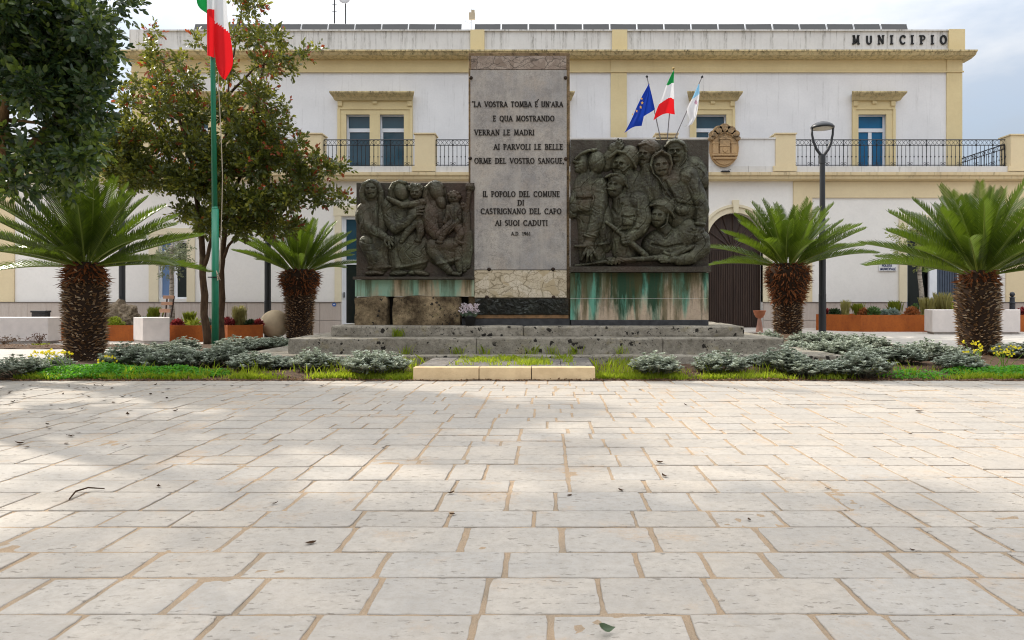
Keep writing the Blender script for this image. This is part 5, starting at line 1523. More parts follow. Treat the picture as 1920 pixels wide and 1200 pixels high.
o = small_flag('green white and red flag, middle of the three terrace flags', (1187, 45), (1125, 830), True)
gr = []
patch(gr, None, zl([(1176, 85), (1110, 225), (1070, 345), (1022, 450), (985, 567)]), zl([(1190, 82), (1186, 200), (1190, 340), (1192, 430), (1200, 508)]), DFG, .08, lambda u, t, px, py: 0 if py < 158.5 - 2 * u + 3 * (1 - u) else (1 if py < 196 - 11 * math.sin(u * 2.2) else 2), off=-.10, nu=20, nv=70, sag=5)
join_cloth('cloth', gr, [m_fgreen, m_fwhite, m_fred], o)
o = small_flag('pale blue and white flag wound on its staff, right of the three terrace flags', (1474, 128), (1165, 830))
gr = []
patch(gr, None, zl([(1432, 210), (1380, 330), (1320, 460), (1345, 560), (1318, 632)]), zl([(1442, 212), (1442, 330), (1432, 430), (1412, 530), (1372, 605)]), DFG, .07, lambda u, t, px, py: 0 if py < 186 - 10 * u else (2 if (px - 1303.5) ** 2 + ((py - 193) * .75) ** 2 < 8 else 1), off=-.08, nu=18, nv=50)
patch(gr, None, zl([(1258, 603), (1290, 622), (1305, 634)]), zl([(1262, 610), (1300, 628), (1335, 590)]), DFG, .02, lambda u, t, px, py: 1, off=-.05, nu=4, nv=10)
join_cloth('cloth', gr, [m_fsky, m_fwhite, m_fpink], o)

# ================================================================== lamp posts
m_lamp = simple('charcoal_lamp_paint', (.022, .024, .028), (.016, .017, .02), rough=.38, scale=3, spec=.5)
m_lens = simple('lamp_lens', (.62, .58, .50), (.5, .47, .42), rough=.3)
def mk_lamp():
    o = thing('street_lamp', '', 'street lamp', (0, 0, 0), 'charcoal lamp posts')
    H = 5.35
    mb = MB(); mb.lathe([(.10, -.1), (.10, .02), (.098, 1.0), (.092, 1.01), (.092, 2.6), (.078, 2.63), (.072, 4.35), (.085, 4.36), (.085, 4.56), (.055, 4.58), (.05, 4.60)], n=18); p_ = mb.build('pole', m_lamp, o, smooth=False)
    mb = MB()
    for sg in (-1, 1):
        pts_ = [(sg * x, 0, z) for x, z in ((.02, 4.50), (.06, 4.60), (.16, 4.72), (.245, 4.92), (.285, 5.10), (.30, 5.28))]
        mb.tube(pts_, [.04, .042, .04, .036, .032, .032], 8)
    mb.build('fork', m_lamp, o, smooth=True)
    mb = MB(); mb.lathe([(.30, 5.255), (.318, 5.27), (.315, 5.30), (.27, 5.35), (.18, 5.40), (.08, 5.43), (.01, 5.435)], n=26); hd = mb.build('lamp_cap', m_lamp, o, smooth=True)
    mb = MB(); mb.lathe([(.02, 5.225), (.18, 5.235), (.27, 5.256)], n=22); mb.build('lens', m_lens, hd)
    mb = MB(); mb.box(-.012, .012, -.108, -.09, .9, 1.15); mb.build('service_door', m_lamp, o, bevel=.003)
    return o
lp = mk_lamp(); lp['label'] = 'charcoal lamp post with forked head right of the memorial, clear of the trees'
d = 18.9; lp.location = (X(1542, d), d, gz(X(1542, d), d)); s_ = (Z(228, d) - lp.location.z) / 5.435; lp.scale = (s_ * .93, s_ * .93, s_)
for px, d, lab in ((502, 20.4, 'charcoal lamp post beside the stone ball, rising into the red-tipped tree'), (229, 21.2, 'charcoal lamp post behind the boulder, its head hidden by foliage')):
    x = X(px, d); o = copy_tree(lp, (x, d, gz(x, d)), 0, lab); o.scale = lp.scale

# ================================================================== planters, benches, small furniture
def corten():
    t = NT('rusted_steel')
    col = t.mix(t.ramp(t.noise(3, 7, .7, (1, 1, .45)), .35, .68), (.42, .115, .020), (.28, .07, .014))
    col = t.mix(t.ramp(t.noise(22, 6, .7), .5, .75, 0, .5), col, (.12, .035, .015))
    return t.done(t.bsdf(col=col, rough=.75, spec=.25, nor=t.bump(t.noise(60, 4, .7), .003)))
m_corten = corten()
m_conc = simple('white_concrete', (.66, .60, .565), (.58, .53, .50), rough=.85, scale=4, bump=.004, bscale=70)
m_mulch = simple('planter_soil', (.18, .10, .06), (.08, .05, .03), rough=.95, scale=20, bump=.03)
def planter(name, label, pts, zb, zt_, wall=.02):
    """pts: outline counter-clockwise; a ring of steel and the soil inside"""
    cx, cy = sum(p[0] for p in pts) / len(pts), sum(p[1] for p in pts) / len(pts)
    o = thing(name, label, 'planter', (cx, cy, zb))
    inn = []
    n = len(pts)
    for i in range(n):
        p, a, b = Vector(pts[i]), Vector(pts[i - 1]), Vector(pts[(i + 1) % n])
        u, v = (p - a).normalized(), (b - p).normalized()
        nn = (Vector((-u.y, u.x)) + Vector((-v.y, v.x))); nn = nn / max(.3, nn.dot(Vector((-u.y, u.x))))
        inn.append(tuple(p + nn * wall))
    mb = MB()
    for i in range(n):
        j = (i + 1) % n
        b = len(mb.v)
        mb.v += [(pts[i][0], pts[i][1], zb), (pts[j][0], pts[j][1], zb), (pts[j][0], pts[j][1], zt_), (pts[i][0], pts[i][1], zt_), (inn[i][0], inn[i][1], zt_), (inn[j][0], inn[j][1], zt_), (inn[j][0], inn[j][1], zb + .1), (inn[i][0], inn[i][1], zb + .1)]
        for q in ((0, 1, 2, 3), (3, 2, 5, 4), (4, 5, 6, 7)): mb.face([b + k for k in q])
    mb.build('box', m_corten, o)
    mb = MB(); mb.prism(inn, zb + .05, zt_ - .05); mb.build('soil', m_mulch, o)
    return o
def at(px, d): return (X(px, d), d)
planter('steel_planter', 'long rusted steel planter on the left, in front of the wall with the window', [at(96, 18.6), at(404, 18.2), at(404, 20.6), at(96, 20.8)], -.02, Z(610, 18.3))
planter('steel_planter', 'short rusted steel planter between the red-tipped tree trunks and the lamp post', [at(415, 18.6), at(426.5, 18.05), at(493, 18.5), at(486, 20.4), at(418, 20.4)], -.02, Z(610, 18.05))
planter('steel_planter', 'long rusted steel planter on the right beside the lamp post, its left face sunlit', [at(1530, 20.9), at(1615, 19.9), at(1735, 19.9), at(2080, 19.9), at(2080, 21.6), at(1560, 21.7)], .12, Z(590.5, 19.9))
def concrete(label, pts, zb, zt_, cat='bench'):
    cx, cy = sum(p[0] for p in pts) / len(pts), sum(p[1] for p in pts) / len(pts)
    o = thing('concrete_bench', label, cat, (cx, cy, zb))
    mb = MB(); mb.prism(pts, zb + .06, zt_); mb.build('seat_block', m_conc, o, bevel=.012)
    mb = MB(); sh = [(cx + (p[0] - cx) * .95, cy + (p[1] - cy) * .90) for p in pts]; mb.prism(sh, zb - .05, zb + .07); mb.build('foot', simple('grey_concrete_foot', (.40, .36, .33)), o)
    return o
concrete('long pale concrete bench block at the left edge of the photo, darker front', [at(-120, 17.35), at(90, 17.35), at(115, 17.75), at(112, 18.15), at(-120, 18.0)], 0, Z(595.5, 17.4))
cb = concrete('short white concrete bench block carrying a slatted wooden backrest', [at(250, 18.0), at(268, 17.45), at(318, 17.45), at(318, 18.15)], 0, Z(595.7, 17.45))
concrete('white concrete block bench behind the right-hand palm trunk', [at(1733, 19.3), at(1748, 18.4), at(1913, 18.4), at(1913, 19.3)], .17, Z(581, 18.4))
# wooden backrest on the short block
m_wood = simple('pinkish_wood', (.52, .30, .20), (.42, .23, .15), rough=.6, scale=9, stretch=(1, 8, 8))
wr = thing('wooden_backrest', 'pinkish slatted wooden backrest standing on the short white concrete block', 'backrest', (X(310, 17.9), 17.9, Z(595.7, 17.45)))
zz0 = wr.location.z
for k, (a, t_, u_) in enumerate(((303, 554, 560), (301, 566, 572), (298.5, 579, 586))):
    mb = MB(); mb.box(X(a, 17.8), X(a + 20, 17.8), 17.86 - k * .03, 17.90 - k * .03, Z(u_, 17.8), Z(t_, 17.8)); mb.build('slat', m_wood, wr, bevel=.004)
mb = MB()
for a, b in ((304, 306), (315, 319)):
    mb.slab([(X(a, 17.8), zz0), (X(a + 2.2, 17.8), zz0), (X(b + 2.2 + 2, 17.8), Z(555, 17.8)), (X(b + 2, 17.8), Z(555, 17.8))], 17.905, 17.93)
mb.build('bracket', simple('brown_bracket', (.05, .03, .025), rough=.5), wr)
# black box on the long bench
bb = thing('black_box', 'black plastic box standing behind the long concrete bench at the left edge', 'box', (X(76, 18.6), 18.6, 0))
mb = MB(); mb.box(X(58.5, 18.4), X(86, 18.4), 18.4, 18.58, 0, Z(583.5, 18.4)); b_ = mb.build('body', m_dark, bb, bevel=.02)
mb = MB(); mb.box(X(58, 18.4), X(86.5, 18.4), 18.37, 18.60, Z(586, 18.4), Z(582.3, 18.4)); mb.tube([(X(70, 18.35), 18.385, Z(590, 18.4)), (X(76, 18.35), 18.36, Z(588.5, 18.4)), (X(82, 18.35), 18.385, Z(590, 18.4))], .012, 6); mb.build('lid', simple('black_lid', (.03, .032, .036), rough=.35), bb, bevel=.008)
# stone ball
sb = thing('stone_ball', 'pale stone ball between the lamp post and the middle-left palm', 'stone ball', (X(515.5, 19.6), 19.6, 0))
mb = MB(); r_ = 26.5 * 19.6 / FP; mb.lathe([(max(.004, r_ * math.sin(t)), r_ - r_ * math.cos(t)) for t in np.linspace(.25, math.pi, 22)], (sb.location.x, 19.6, Z(634, 19.6)), 32); mb.build('ball', simple('beige_stone', (.78, .62, .42), (.68, .53, .35), rough=.85, scale=5, bump=.006, bscale=50), sb, smooth=True)
# boulder
m_rock = lichen_stone('boulder_rock', (.34, .27, .19), (.17, .13, .09), black=.35, bscale=6)
bo = thing('boulder', 'rough brown boulder in the left steel planter', 'rock', (X(232, 19.4), 19.4, .35))
bm = bmesh.new(); bmesh.ops.create_icosphere(bm, subdivisions=5, radius=1)
for v in bm.verts:
    p = v.co.copy(); f = 1 + .22 * MN.noise(p * 1.6) + .14 * MN.noise(p * 3.7) + .06 * MN.noise(p * 9)
    if p.x > .15: f *= 1 - .10 * (p.x - .15)
    v.co = Vector((p.x * .47 * f, p.y * .40 * f, p.z * .50 * f + (.05 if p.x < 0 else -.04)))
me = bpy.data.meshes.new('rock'); bm.to_mesh(me); bm.free(); me.materials.append(m_rock)
for p in me.polygons: p.use_smooth = False
o = link(bpy.data.objects.new('rock', me), bo); o.location = (0, 0, .15)
# bollard
m_boll = simple('dark_cast_iron', (.018, .022, .030), rough=.4, spec=.5)
bl = thing('bollard', 'dark cast iron bollard behind the white concrete block at the right edge', 'bollard', (X(1898, 20.0), 20.0, .5))
top = Z(547, 20.0); b0 = .18
bl.location.z = b0; ORG[bl] = Vector(bl.location)
mb = MB(); hh = top - b0; mb.lathe([(.11, 0), (.11, .08), (.075, .10), (.068, hh - .33), (.095, hh - .32), (.095, hh - .30), (.066, hh - .28), (.06, hh - .18), (.085, hh - .17), (.05, hh - .145)], bl.location, 18); mb.build('post', m_boll, bl)
mb = MB(); mb.lathe([(.02, hh - .145), (.05, hh - .13), (.068, hh - .07), (.05, hh - .02), (.006, hh)], bl.location, 18); mb.build('knob', m_boll, bl, smooth=True)
# terracotta pedestal bowl
tp = thing('pedestal_bowl', 'orange terracotta bowl on a conical pedestal before the arched doorway', 'fountain', (X(1424, 19.6), 19.6, .16))
m_ter = simple('terracotta', (.47, .17, .085), (.40, .14, .07), rough=.7, scale=6); m_ter2 = simple('pale_terracotta', (.50, .27, .20), (.44, .23, .17), rough=.7, scale=6)
kk = 19.6 / FP; zt_ = Z(582, 19.6) - .16
mb = MB(); mb.lathe([(7.5 * kk, 0), (7 * kk, .02), (3 * kk, zt_ - 15 * kk), (3.2 * kk, zt_ - 14.8 * kk)], tp.location, 20); mb.build('pedestal', m_ter2, tp, smooth=True)
mb = MB(); mb.lathe([(2.5 * kk, zt_ - 15.5 * kk), (6.5 * kk, zt_ - 13 * kk), (9.5 * kk, zt_ - 8 * kk), (11.5 * kk, zt_ - 1.5 * kk), (12 * kk, zt_), (11 * kk, zt_), (8 * kk, zt_ - 7 * kk), (.02, zt_ - 10 * kk)], tp.location, 24); mb.build('bowl', m_ter, tp, smooth=True)
# ================================================================== plants
def unit(a): return a / np.maximum(np.linalg.norm(a, axis=-1, keepdims=True), 1e-9)
def leaf_hex(P, D, N, L, Wd, bend=.12):
    """n leaves as 6-cornered blades: base P, direction D, face normal N"""
    D = unit(D); Sd = unit(np.cross(D, N)); N2 = unit(np.cross(Sd, D))
    L = L[:, None]; Wd = Wd[:, None]
    v = [P, P + D * L * .35 + Sd * Wd * .5 - N2 * L * bend * .1, P + D * L * .74 + Sd * Wd * .36 - N2 * L * bend * .5, P + D * L - N2 * L * bend, P + D * L * .74 - Sd * Wd * .36 - N2 * L * bend * .5, P + D * L * .35 - Sd * Wd * .5 - N2 * L * bend * .1]
    return np.stack(v, 1)
def leaf_quad(P, D, N, L, Wd):
    D = unit(D); Sd = unit(np.cross(D, N)); L = L[:, None]; Wd = Wd[:, None]
    return np.stack([P, P + D * L * .5 + Sd * Wd * .5, P + D * L, P + D * L * .5 - Sd * Wd * .5], 1)
def rdir(n, up=0.0):
    v = rng.normal(size=(n, 3)); v[:, 2] += up; return unit(v)

def twig_leaves(centres, radii, n_twig, per, L, shell=.6, up=.25, outward=.9, Wk=.42):
    """leaves set along short twigs that fill the clumps; returns blades, the twig each leaf sits on and its height on the twig"""
    out = []; frac = []; tid = []; base = 0
    for c, r, nt in zip(centres, radii, n_twig):
        d = rdir(nt); s = (r * (shell + (1 - shell) * rng.random((nt, 1))) * rng.random((nt, 1)) ** .33)
        p0 = np.array(c) + d * s * np.array([1, 1, .9])
        td = unit(d * outward + rdir(nt, up) * .8)
        tl = (.9 + .6 * rng.random((nt, 1))) * L * 2.2
        for k in range(per):
            f = (k + .5) / per
            p = p0 + td * tl * f
            ang = k * 2.4 + rng.random(nt) * 1.2
            a = unit(np.cross(td, rdir(nt))); b = np.cross(td, a)
            side = a * np.cos(ang)[:, None] + b * np.sin(ang)[:, None]
            ld = unit(side * (.95 - .5 * f) + td * (.5 + .5 * f))
            nn = unit(rdir(nt, .9) + td * .2)
            LL = L * (.7 + .6 * rng.random(nt))
            out.append(leaf_hex(p, ld, nn, LL, LL * Wk)); frac.append(np.full(nt, f)); tid.append(base + np.arange(nt))
        base += nt
    return np.concatenate(out), np.concatenate(frac), np.concatenate(tid)

def bark(name, a, b):
    t = NT(name)
    col = t.mix(t.ramp(t.noise(6, 7, .7, (2.5, 2.5, .6)), .36, .68), b, a)
    col = t.mix(t.ramp(t.noise(3, 5, .6), .55, .72, 0, .5), col, (.20, .17, .10))
    return t.done(t.bsdf(col=col, rough=.9, spec=.15, nor=t.bump(t.noise(22, 6, .7, (2, 2, .5)), .03)))
m_bark = bark('brown_bark', (.135, .085, .05), (.055, .034, .022)); m_bark2 = bark('tan_bark', (.34, .21, .10), (.17, .10, .05))
def limb(mb, pts, r0, r1, n=9, wob=.04):
    P = [Vector(p) for p in pts]; full = []
    for i in range(len(P) - 1):
        for k in range(5):
            q = P[i].lerp(P[i + 1], k / 5); full.append(q + Vector((MN.noise(q * 2.1), MN.noise(q * 2.1 + Vector((5, 5, 5))), 0)) * wob)
    full.append(P[-1]); m_ = len(full)
    mb.tube(full, [(r0 + (r1 - r0) * i / (m_ - 1)) * (1 + .12 * MN.noise(full[i] * 5)) for i in range(m_)], n)

# ---- dark glossy evergreen at the left edge
DX = 10.6
m_fic = [leafmat('dark_glossy_leaf', (.017, .040, .018), (.042, .082, .030), rough=.30, trans=.20, spec=.5, tcol=(.16, .22, .03)),
         leafmat('light_glossy_leaf', (.055, .11, .022), (.12, .18, .032), rough=.33, trans=.30, spec=.5, tcol=(.30, .34, .04))]
fic = thing('evergreen_tree', 'large dark glossy evergreen tree at the left edge, its crown reaching over the palm', 'tree', (X(-170, DX), DX, 0))
vis = [(20, 25, 62), (90, 15, 60), (150, 30, 48), (188, 62, 26), (55, 95, 60), (120, 100, 58), (180, 112, 34), (15, 150, 38), (95, 168, 46), (155, 185, 46), (188, 175, 24), (180, 240, 34), (142, 255, 38), (168, 300, 32), (128, 316, 22), (150, 338, 20), (10, 255, 16), (55, 345, 12), (198, 215, 14), (206, 60, 10), (214, 95, 6), (190, 28, 14), (194, 270, 12), (30, 300, 12), (75, 305, 10), (8, 330, 10), (200, 90, 18), (205, 130, 18), (15, 110, 40), (140, 145, 50)]
off_ = [(60, -85, 90), (155, -60, 60), (-60, -40, 100), (-80, 90, 105), (-170, 0, 120), (-220, 140, 100), (-120, 220, 70)]
C_, Rr_, Nt = [], [], []
kx = DX / FP
for i, (px, py, r) in enumerate(vis):
    for dd in (-.75, .0, .95):
        d = DX + dd + rng.uniform(-.35, .35); C_.append((X(px - 24, d) + rng.uniform(-.06, .06), d, Z(py, d) + rng.uniform(-.06, .06))); Rr_.append(max(.10, r * kx * (.95 if dd else 1.05) - .20)); Nt.append(int(14 + 230 * (r * kx) ** 2))
for i, (px, py, r) in enumerate(off_):
    for dd in (-.9, .9):
        C_.append((X(px, DX), DX + dd + rng.uniform(-.3, .3), Z(py, DX))); Rr_.append(r * kx); Nt.append(int(150 * (r * kx) ** 2 + 15))
B, fr, tid = twig_leaves(C_, Rr_, Nt, 9, .105, shell=.30, Wk=.5)
lo = (B[:, 0, 2] < 3.6) | (rng.random(len(B)) < .12)  # low leaves lean to the lighter colour: backlight under the crown, painted in
tw = rng.random(tid.max() + 1) < .30
mi = np.where((tw[tid] & (rng.random(len(B)) < .8)) | (lo & (rng.random(len(B)) < .4)), 1, 0)
npoly('crown', B.reshape(-1, 3), 6, m_fic, mi, fic)
mb = MB(); fx = fic.location.x
limb(mb, [(fx, DX, -.1), (fx + .1, DX, 1.0), (fx + .35, DX - .05, 1.9)], .30, .22, 12)
limb(mb, [(fx + .35, DX - .05, 1.85), (X(-20, DX), DX - .1, Z(372, DX)), (X(30, DX), DX - .1, Z(318, DX)), (X(78, DX), DX, Z(262, DX)), (X(110, DX), DX + .1, Z(200, DX))], .20, .06, 10)
limb(mb, [(X(22, DX), DX - .1, Z(325, DX)), (X(28, DX), DX - .25, Z(260, DX)), (X(40, DX), DX - .3, Z(190, DX)), (X(30, DX), DX - .2, Z(100, DX))], .10, .03, 8)
limb(mb, [(X(0, DX), DX - .1, Z(228, DX)), (X(50, DX), DX - .2, Z(232, DX)), (X(110, DX), DX - .2, Z(240, DX))], .04, .015, 7)
limb(mb, [(fx + .3, DX, 1.8), (fx + .2, DX + .3, 3.2), (fx + .6, DX + .2, 4.8), (fx + .5, DX, 6.5)], .18, .05, 10)
limb(mb, [(fx + .25, DX, 2.2), (fx - .6, DX - .6, 3.4), (fx - 1.1, DX - .9, 5)], .14, .04, 9)
limb(mb, [(X(95, DX), DX, Z(240, DX)), (X(140, DX), DX, Z(150, DX)), (X(150, DX), DX, Z(60, DX))], .05, .02, 7)
mb.build('trunk', m_bark2, fic, smooth=True)

# ---- a street tree just outside the frame on the left: the soft shade on the nearest slabs is its shadow
shade = thing('street_tree', 'leafy street tree left of the nearest paving, its shade lying on the slabs', 'tree', (-6.9, 7.2, 0))
C_ = [(-6.6 + rng.normal(0, 1.7), 7.3 + rng.normal(0, .8), 6.6 + rng.normal(0, .45)) for _ in range(44)]; Rr_ = [rng.uniform(.45, .8) for _ in C_]
B, fr, tid = twig_leaves(C_, Rr_, [46] * 44, 8, .13, shell=.3, Wk=.5)
npoly('crown', B.reshape(-1, 3), 6, m_fic[0], None, shade)
mb = MB(); limb(mb, [(-6.9, 7.2, -.1), (-6.85, 7.2, 2.0), (-6.9, 7.1, 4.2), (-6.8, 7.2, 6.6)], .17, .05, 10)
for q in C_[:8]: limb(mb, [(-6.88, 7.1, 4.4), tuple(q)], .05, .015, 6)
mb.build('trunk', m_bark, shade, smooth=True)

# ---- red-tipped tree with two stems
DT = 16.2
m_pho = [leafmat('olive_leaf', (.026, .046, .012), (.105, .13, .024), rough=.34, trans=.32, tcol=(.30, .30, .03)),
         leafmat('yellow_green_leaf', (.12, .14, .022), (.22, .22, .035), rough=.4, trans=.42, tcol=(.5, .48, .05)),
         leafmat('red_bronze_leaf', (.15, .035, .018), (.30, .07, .025), rough=.4, trans=.38, tcol=(.6, .12, .03))]
pho = thing('red_tipped_tree', 'evergreen tree with reddish shoot tips and two stems, behind the green flagpole', 'tree', (X(396, DT), DT, bed_z(X(396, DT), DT)))
cl = [(291, 62, 12), (288, 90, 18), (292, 120, 26), (300, 158, 34), (258, 160, 26), (240, 195, 28), (222, 165, 16), (300, 205, 42), (350, 150, 36), (335, 112, 18), (360, 210, 46), (248, 245, 36), (310, 270, 42), (370, 270, 46), (420, 205, 42), (418, 130, 32), (437, 70, 28), (466, 25, 24), (447, -15, 30), (478, 70, 32), (482, 5, 20), (520, 72, 26), (500, 125, 38), (525, 105, 26), (566, 102, 16), (588, 96, 8), (545, 128, 18), (480, 180, 42), (500, 232, 36), (535, 236, 16), (528, 205, 16), (460, 250, 46), (420, 305, 52), (480, 310, 48), (540, 300, 36), (572, 338, 36), (612, 318, 24), (638, 318, 11), (596, 372, 26), (632, 372, 14), (650, 378, 8), (540, 372, 42), (480, 380, 46), (430, 380, 46), (392, 415, 40), (452, 425, 32), (505, 420, 36), (350, 340, 46), (300, 330, 42), (345, 400, 26), (258, 310, 32), (545, 425, 20), (372, 80, 18), (385, 340, 44), (560, 270, 14), (590, 300, 18), (222, 245, 34), (224, 288, 40), (205, 305, 32), (250, 335, 32), (212, 330, 26), (503, 262, 38), (500, 285, 34), (228, 268, 36)]
C_, Rr_, Nt = [], [], []; kx = DT / FP
for px, py, r in cl:
    dense = .55 + .45 * sm((py - 120) / 220)
    for dd in ((-.5, .6) if r < 30 else (-.65, .15, 1.1)):
        d = DT + dd * min(1, r / 40 + .3) + rng.uniform(-.2, .2)
        C_.append((X(px, d), d, Z(py, d))); Rr_.append(max(.08, r * kx - .17)); Nt.append(int((6 + 275 * (r * kx) ** 2) * dense))
B, fr, tid = twig_leaves(C_, Rr_, Nt, 8, .094, shell=.30, up=.75, Wk=.5)
h_ = B[:, 0, 2]; red_p = .015 + .17 * np.clip((h_ - 3.4) / 3.5, 0, 1) + .16 * np.clip((B[:, 0, 0] + 6.6) / 2.2, 0, 1)
tw = rng.random(tid.max() + 1)
tipr = (fr > .55) & (tw[tid] < red_p * 1.3) & (rng.random(len(B)) < .8)
yel = (rng.random(tid.max() + 1) < .30)[tid] & (rng.random(len(B)) < .75)
npoly('crown', B.reshape(-1, 3), 6, m_pho, np.where(tipr, 2, np.where(yel, 1, 0)), pho)
mb = MB(); zT = lambda py: Z(py, DT)
tx_ = lambda px: X(px, DT)
gz0 = pho.location.z - .05
limb(mb, [(tx_(389), DT, gz0), (tx_(384), DT, zT(590)), (tx_(381), DT, zT(500)), (tx_(376), DT, zT(430)), (tx_(360), DT + .1, zT(330)), (tx_(335), DT + .1, zT(230)), (tx_(300), DT + .1, zT(110))], .095, .02, 10)
limb(mb, [(tx_(382), DT, zT(505)), (tx_(394), DT - .1, zT(475)), (tx_(403), DT, zT(420)), (tx_(420), DT, zT(300)), (tx_(430), DT, zT(150)), (tx_(455), DT, zT(10))], .05, .015, 8)
D2 = DT + .9
limb(mb, [(X(413, D2), D2, gz0), (X(416, D2), D2, Z(560, D2)), (X(417, D2), D2, Z(470, D2)), (X(425, D2), D2, Z(400, D2)), (tx_(450), DT + .3, zT(300)), (tx_(475), DT + .2, zT(190)), (tx_(500), DT, zT(90))], .085, .02, 10)
limb(mb, [(X(419, D2), D2, Z(485, D2)), (X(436, D2), D2 - .2, Z(462, D2)), (X(470, D2), D2 - .3, Z(420, D2)), (tx_(530), DT, zT(370)), (tx_(600), DT, zT(335))], .04, .012, 7)
for a, b, e in (((420, 300), (480, 300), (560, 300)), ((430, 170), (480, 130), (560, 105)), ((360, 330), (300, 330), (255, 300)), ((345, 260), (280, 220), (235, 190)), ((470, 210), (500, 210), (530, 200)), ((385, 420), (350, 400), (330, 395))):
    limb(mb, [(tx_(a[0]), DT + .1, zT(a[1])), (tx_(b[0]), DT - .1, zT(b[1])), (tx_(e[0]), DT - .1, zT(e[1]))], .03, .008, 6)
mb.build('trunk', m_bark, pho, smooth=True)

# ---- slim young trees by the wall
m_yl = leafmat('pale_young_leaf', (.16, .20, .05), (.30, .32, .10), rough=.5, trans=.4)
m_gl = leafmat('grey_green_leaf', (.12, .15, .08), (.24, .26, .15), rough=.5, trans=.35)
def slim(label, px, d, ybase, ytop, trunk, clumps, L, mt, mbark, n):
    o = thing('young_tree', label, 'tree', (X(px, d), d, Z(ybase, d)))
    mb = MB(); limb(mb, [(X(a, d), d, Z(b, d)) for a, b in trunk], .075, .045, 9, .01)
    for q in clumps[:4]: limb(mb, [(X(trunk[-1][0], d), d, Z(trunk[-1][1], d)), (X(q[0], d), d, Z(q[1], d))], .025, .008, 6)
    mb.build('trunk', mbark, o, smooth=True)
    C_ = [(X(a, d), d + rng.uniform(-.4, .4), Z(b, d)) for a, b, r in clumps]; Rr_ = [r * d / FP for _, _, r in clumps]
    B, fr, tid = twig_leaves(C_, Rr_, [int(n * (r / 20) ** 2) + 6 for _, _, r in clumps], 7, L, shell=.3)
    npoly('crown', B.reshape(-1, 3), 6, mt, None, o)
def birch():
    t = NT('pale_bark')
    col = t.mix(t.ramp(t.noise(16, 5, .7, (.6, .6, 2)), .45, .62), (.42, .37, .31), (.13, .105, .085))
    return t.done(t.bsdf(col=col, rough=.85))
m_birch = birch()
slim('slim young tree with pale trunk and light leaves in the right planter', 1725, 20.6, 588, 480, [(1728, 590), (1729, 570), (1727, 540), (1724, 515), (1724, 490), (1722, 440)], [(1720, 470, 24), (1700, 440, 22), (1745, 445, 24), (1722, 425, 22), (1735, 490, 13), (1708, 494, 10), (1755, 485, 13), (1690, 470, 16)], .07, m_yl, m_birch, 46)
slim('slim young tree with grey green foliage, beside the window behind the left palm', 322, 20.0, 606, 505, [(323, 608), (322, 570), (322, 530), (321, 500), (322, 460)], [(320, 480, 26), (298, 490, 18), (345, 485, 20), (320, 455, 22), (335, 510, 9), (308, 511, 9)], .07, m_gl, m_birch, 46)

# ---- sago palms
def frond_mat():
    t = NT('sago_leaflet')
    r = t.n('NewGeometry').outputs['Random Per Island']
    nz = t.noise(.9, 3)
    col = t.mix(t.math('ADD', t.math('MULTIPLY', r, .55), t.math('MULTIPLY', nz, .45)), (.012, .034, .007), (.080, .118, .011))
    a = t.bsdf(col=col, rough=.28, spec=.38); b = t.n('BsdfTranslucent', {'Color': t.mix(.5, col, (.26, .40, .02))}).outputs[0]
    return t.done(t.n('MixShader', {0: .28, 1: a, 2: b}).outputs[0])
m_leaflet = frond_mat()
m_rachis = simple('sago_midrib', (.20, .26, .045), (.15, .20, .035), rough=.4)
m_tan = leafmat('dry_leaflet', (.30, .12, .03), (.42, .20, .05), trans=.3)
def scales():
    t = NT('sago_leaf_bases')
    r = t.n('NewGeometry').outputs['Random Per Island']
    col = t.mix(r, (.075, .043, .022), (.33, .195, .10))
    col = t.mix(t.ramp(t.math('FRACT', t.math('MULTIPLY', r, 7.7)), .70, .9), col, (.55, .43, .30))
    return t.done(t.bsdf(col=col, rough=.85, spec=.15))
m_scale = scales()
def scales_red():
    t = NT('sago_red_bases')
    r = t.n('NewGeometry').outputs['Random Per Island']
    return t.done(t.bsdf(col=t.mix(r, (.09, .030, .012), (.27, .095, .032)), rough=.85, spec=.15))
m_scale_r = scales_red(); m_core = simple('sago_core', (.035, .020, .012), rough=1)
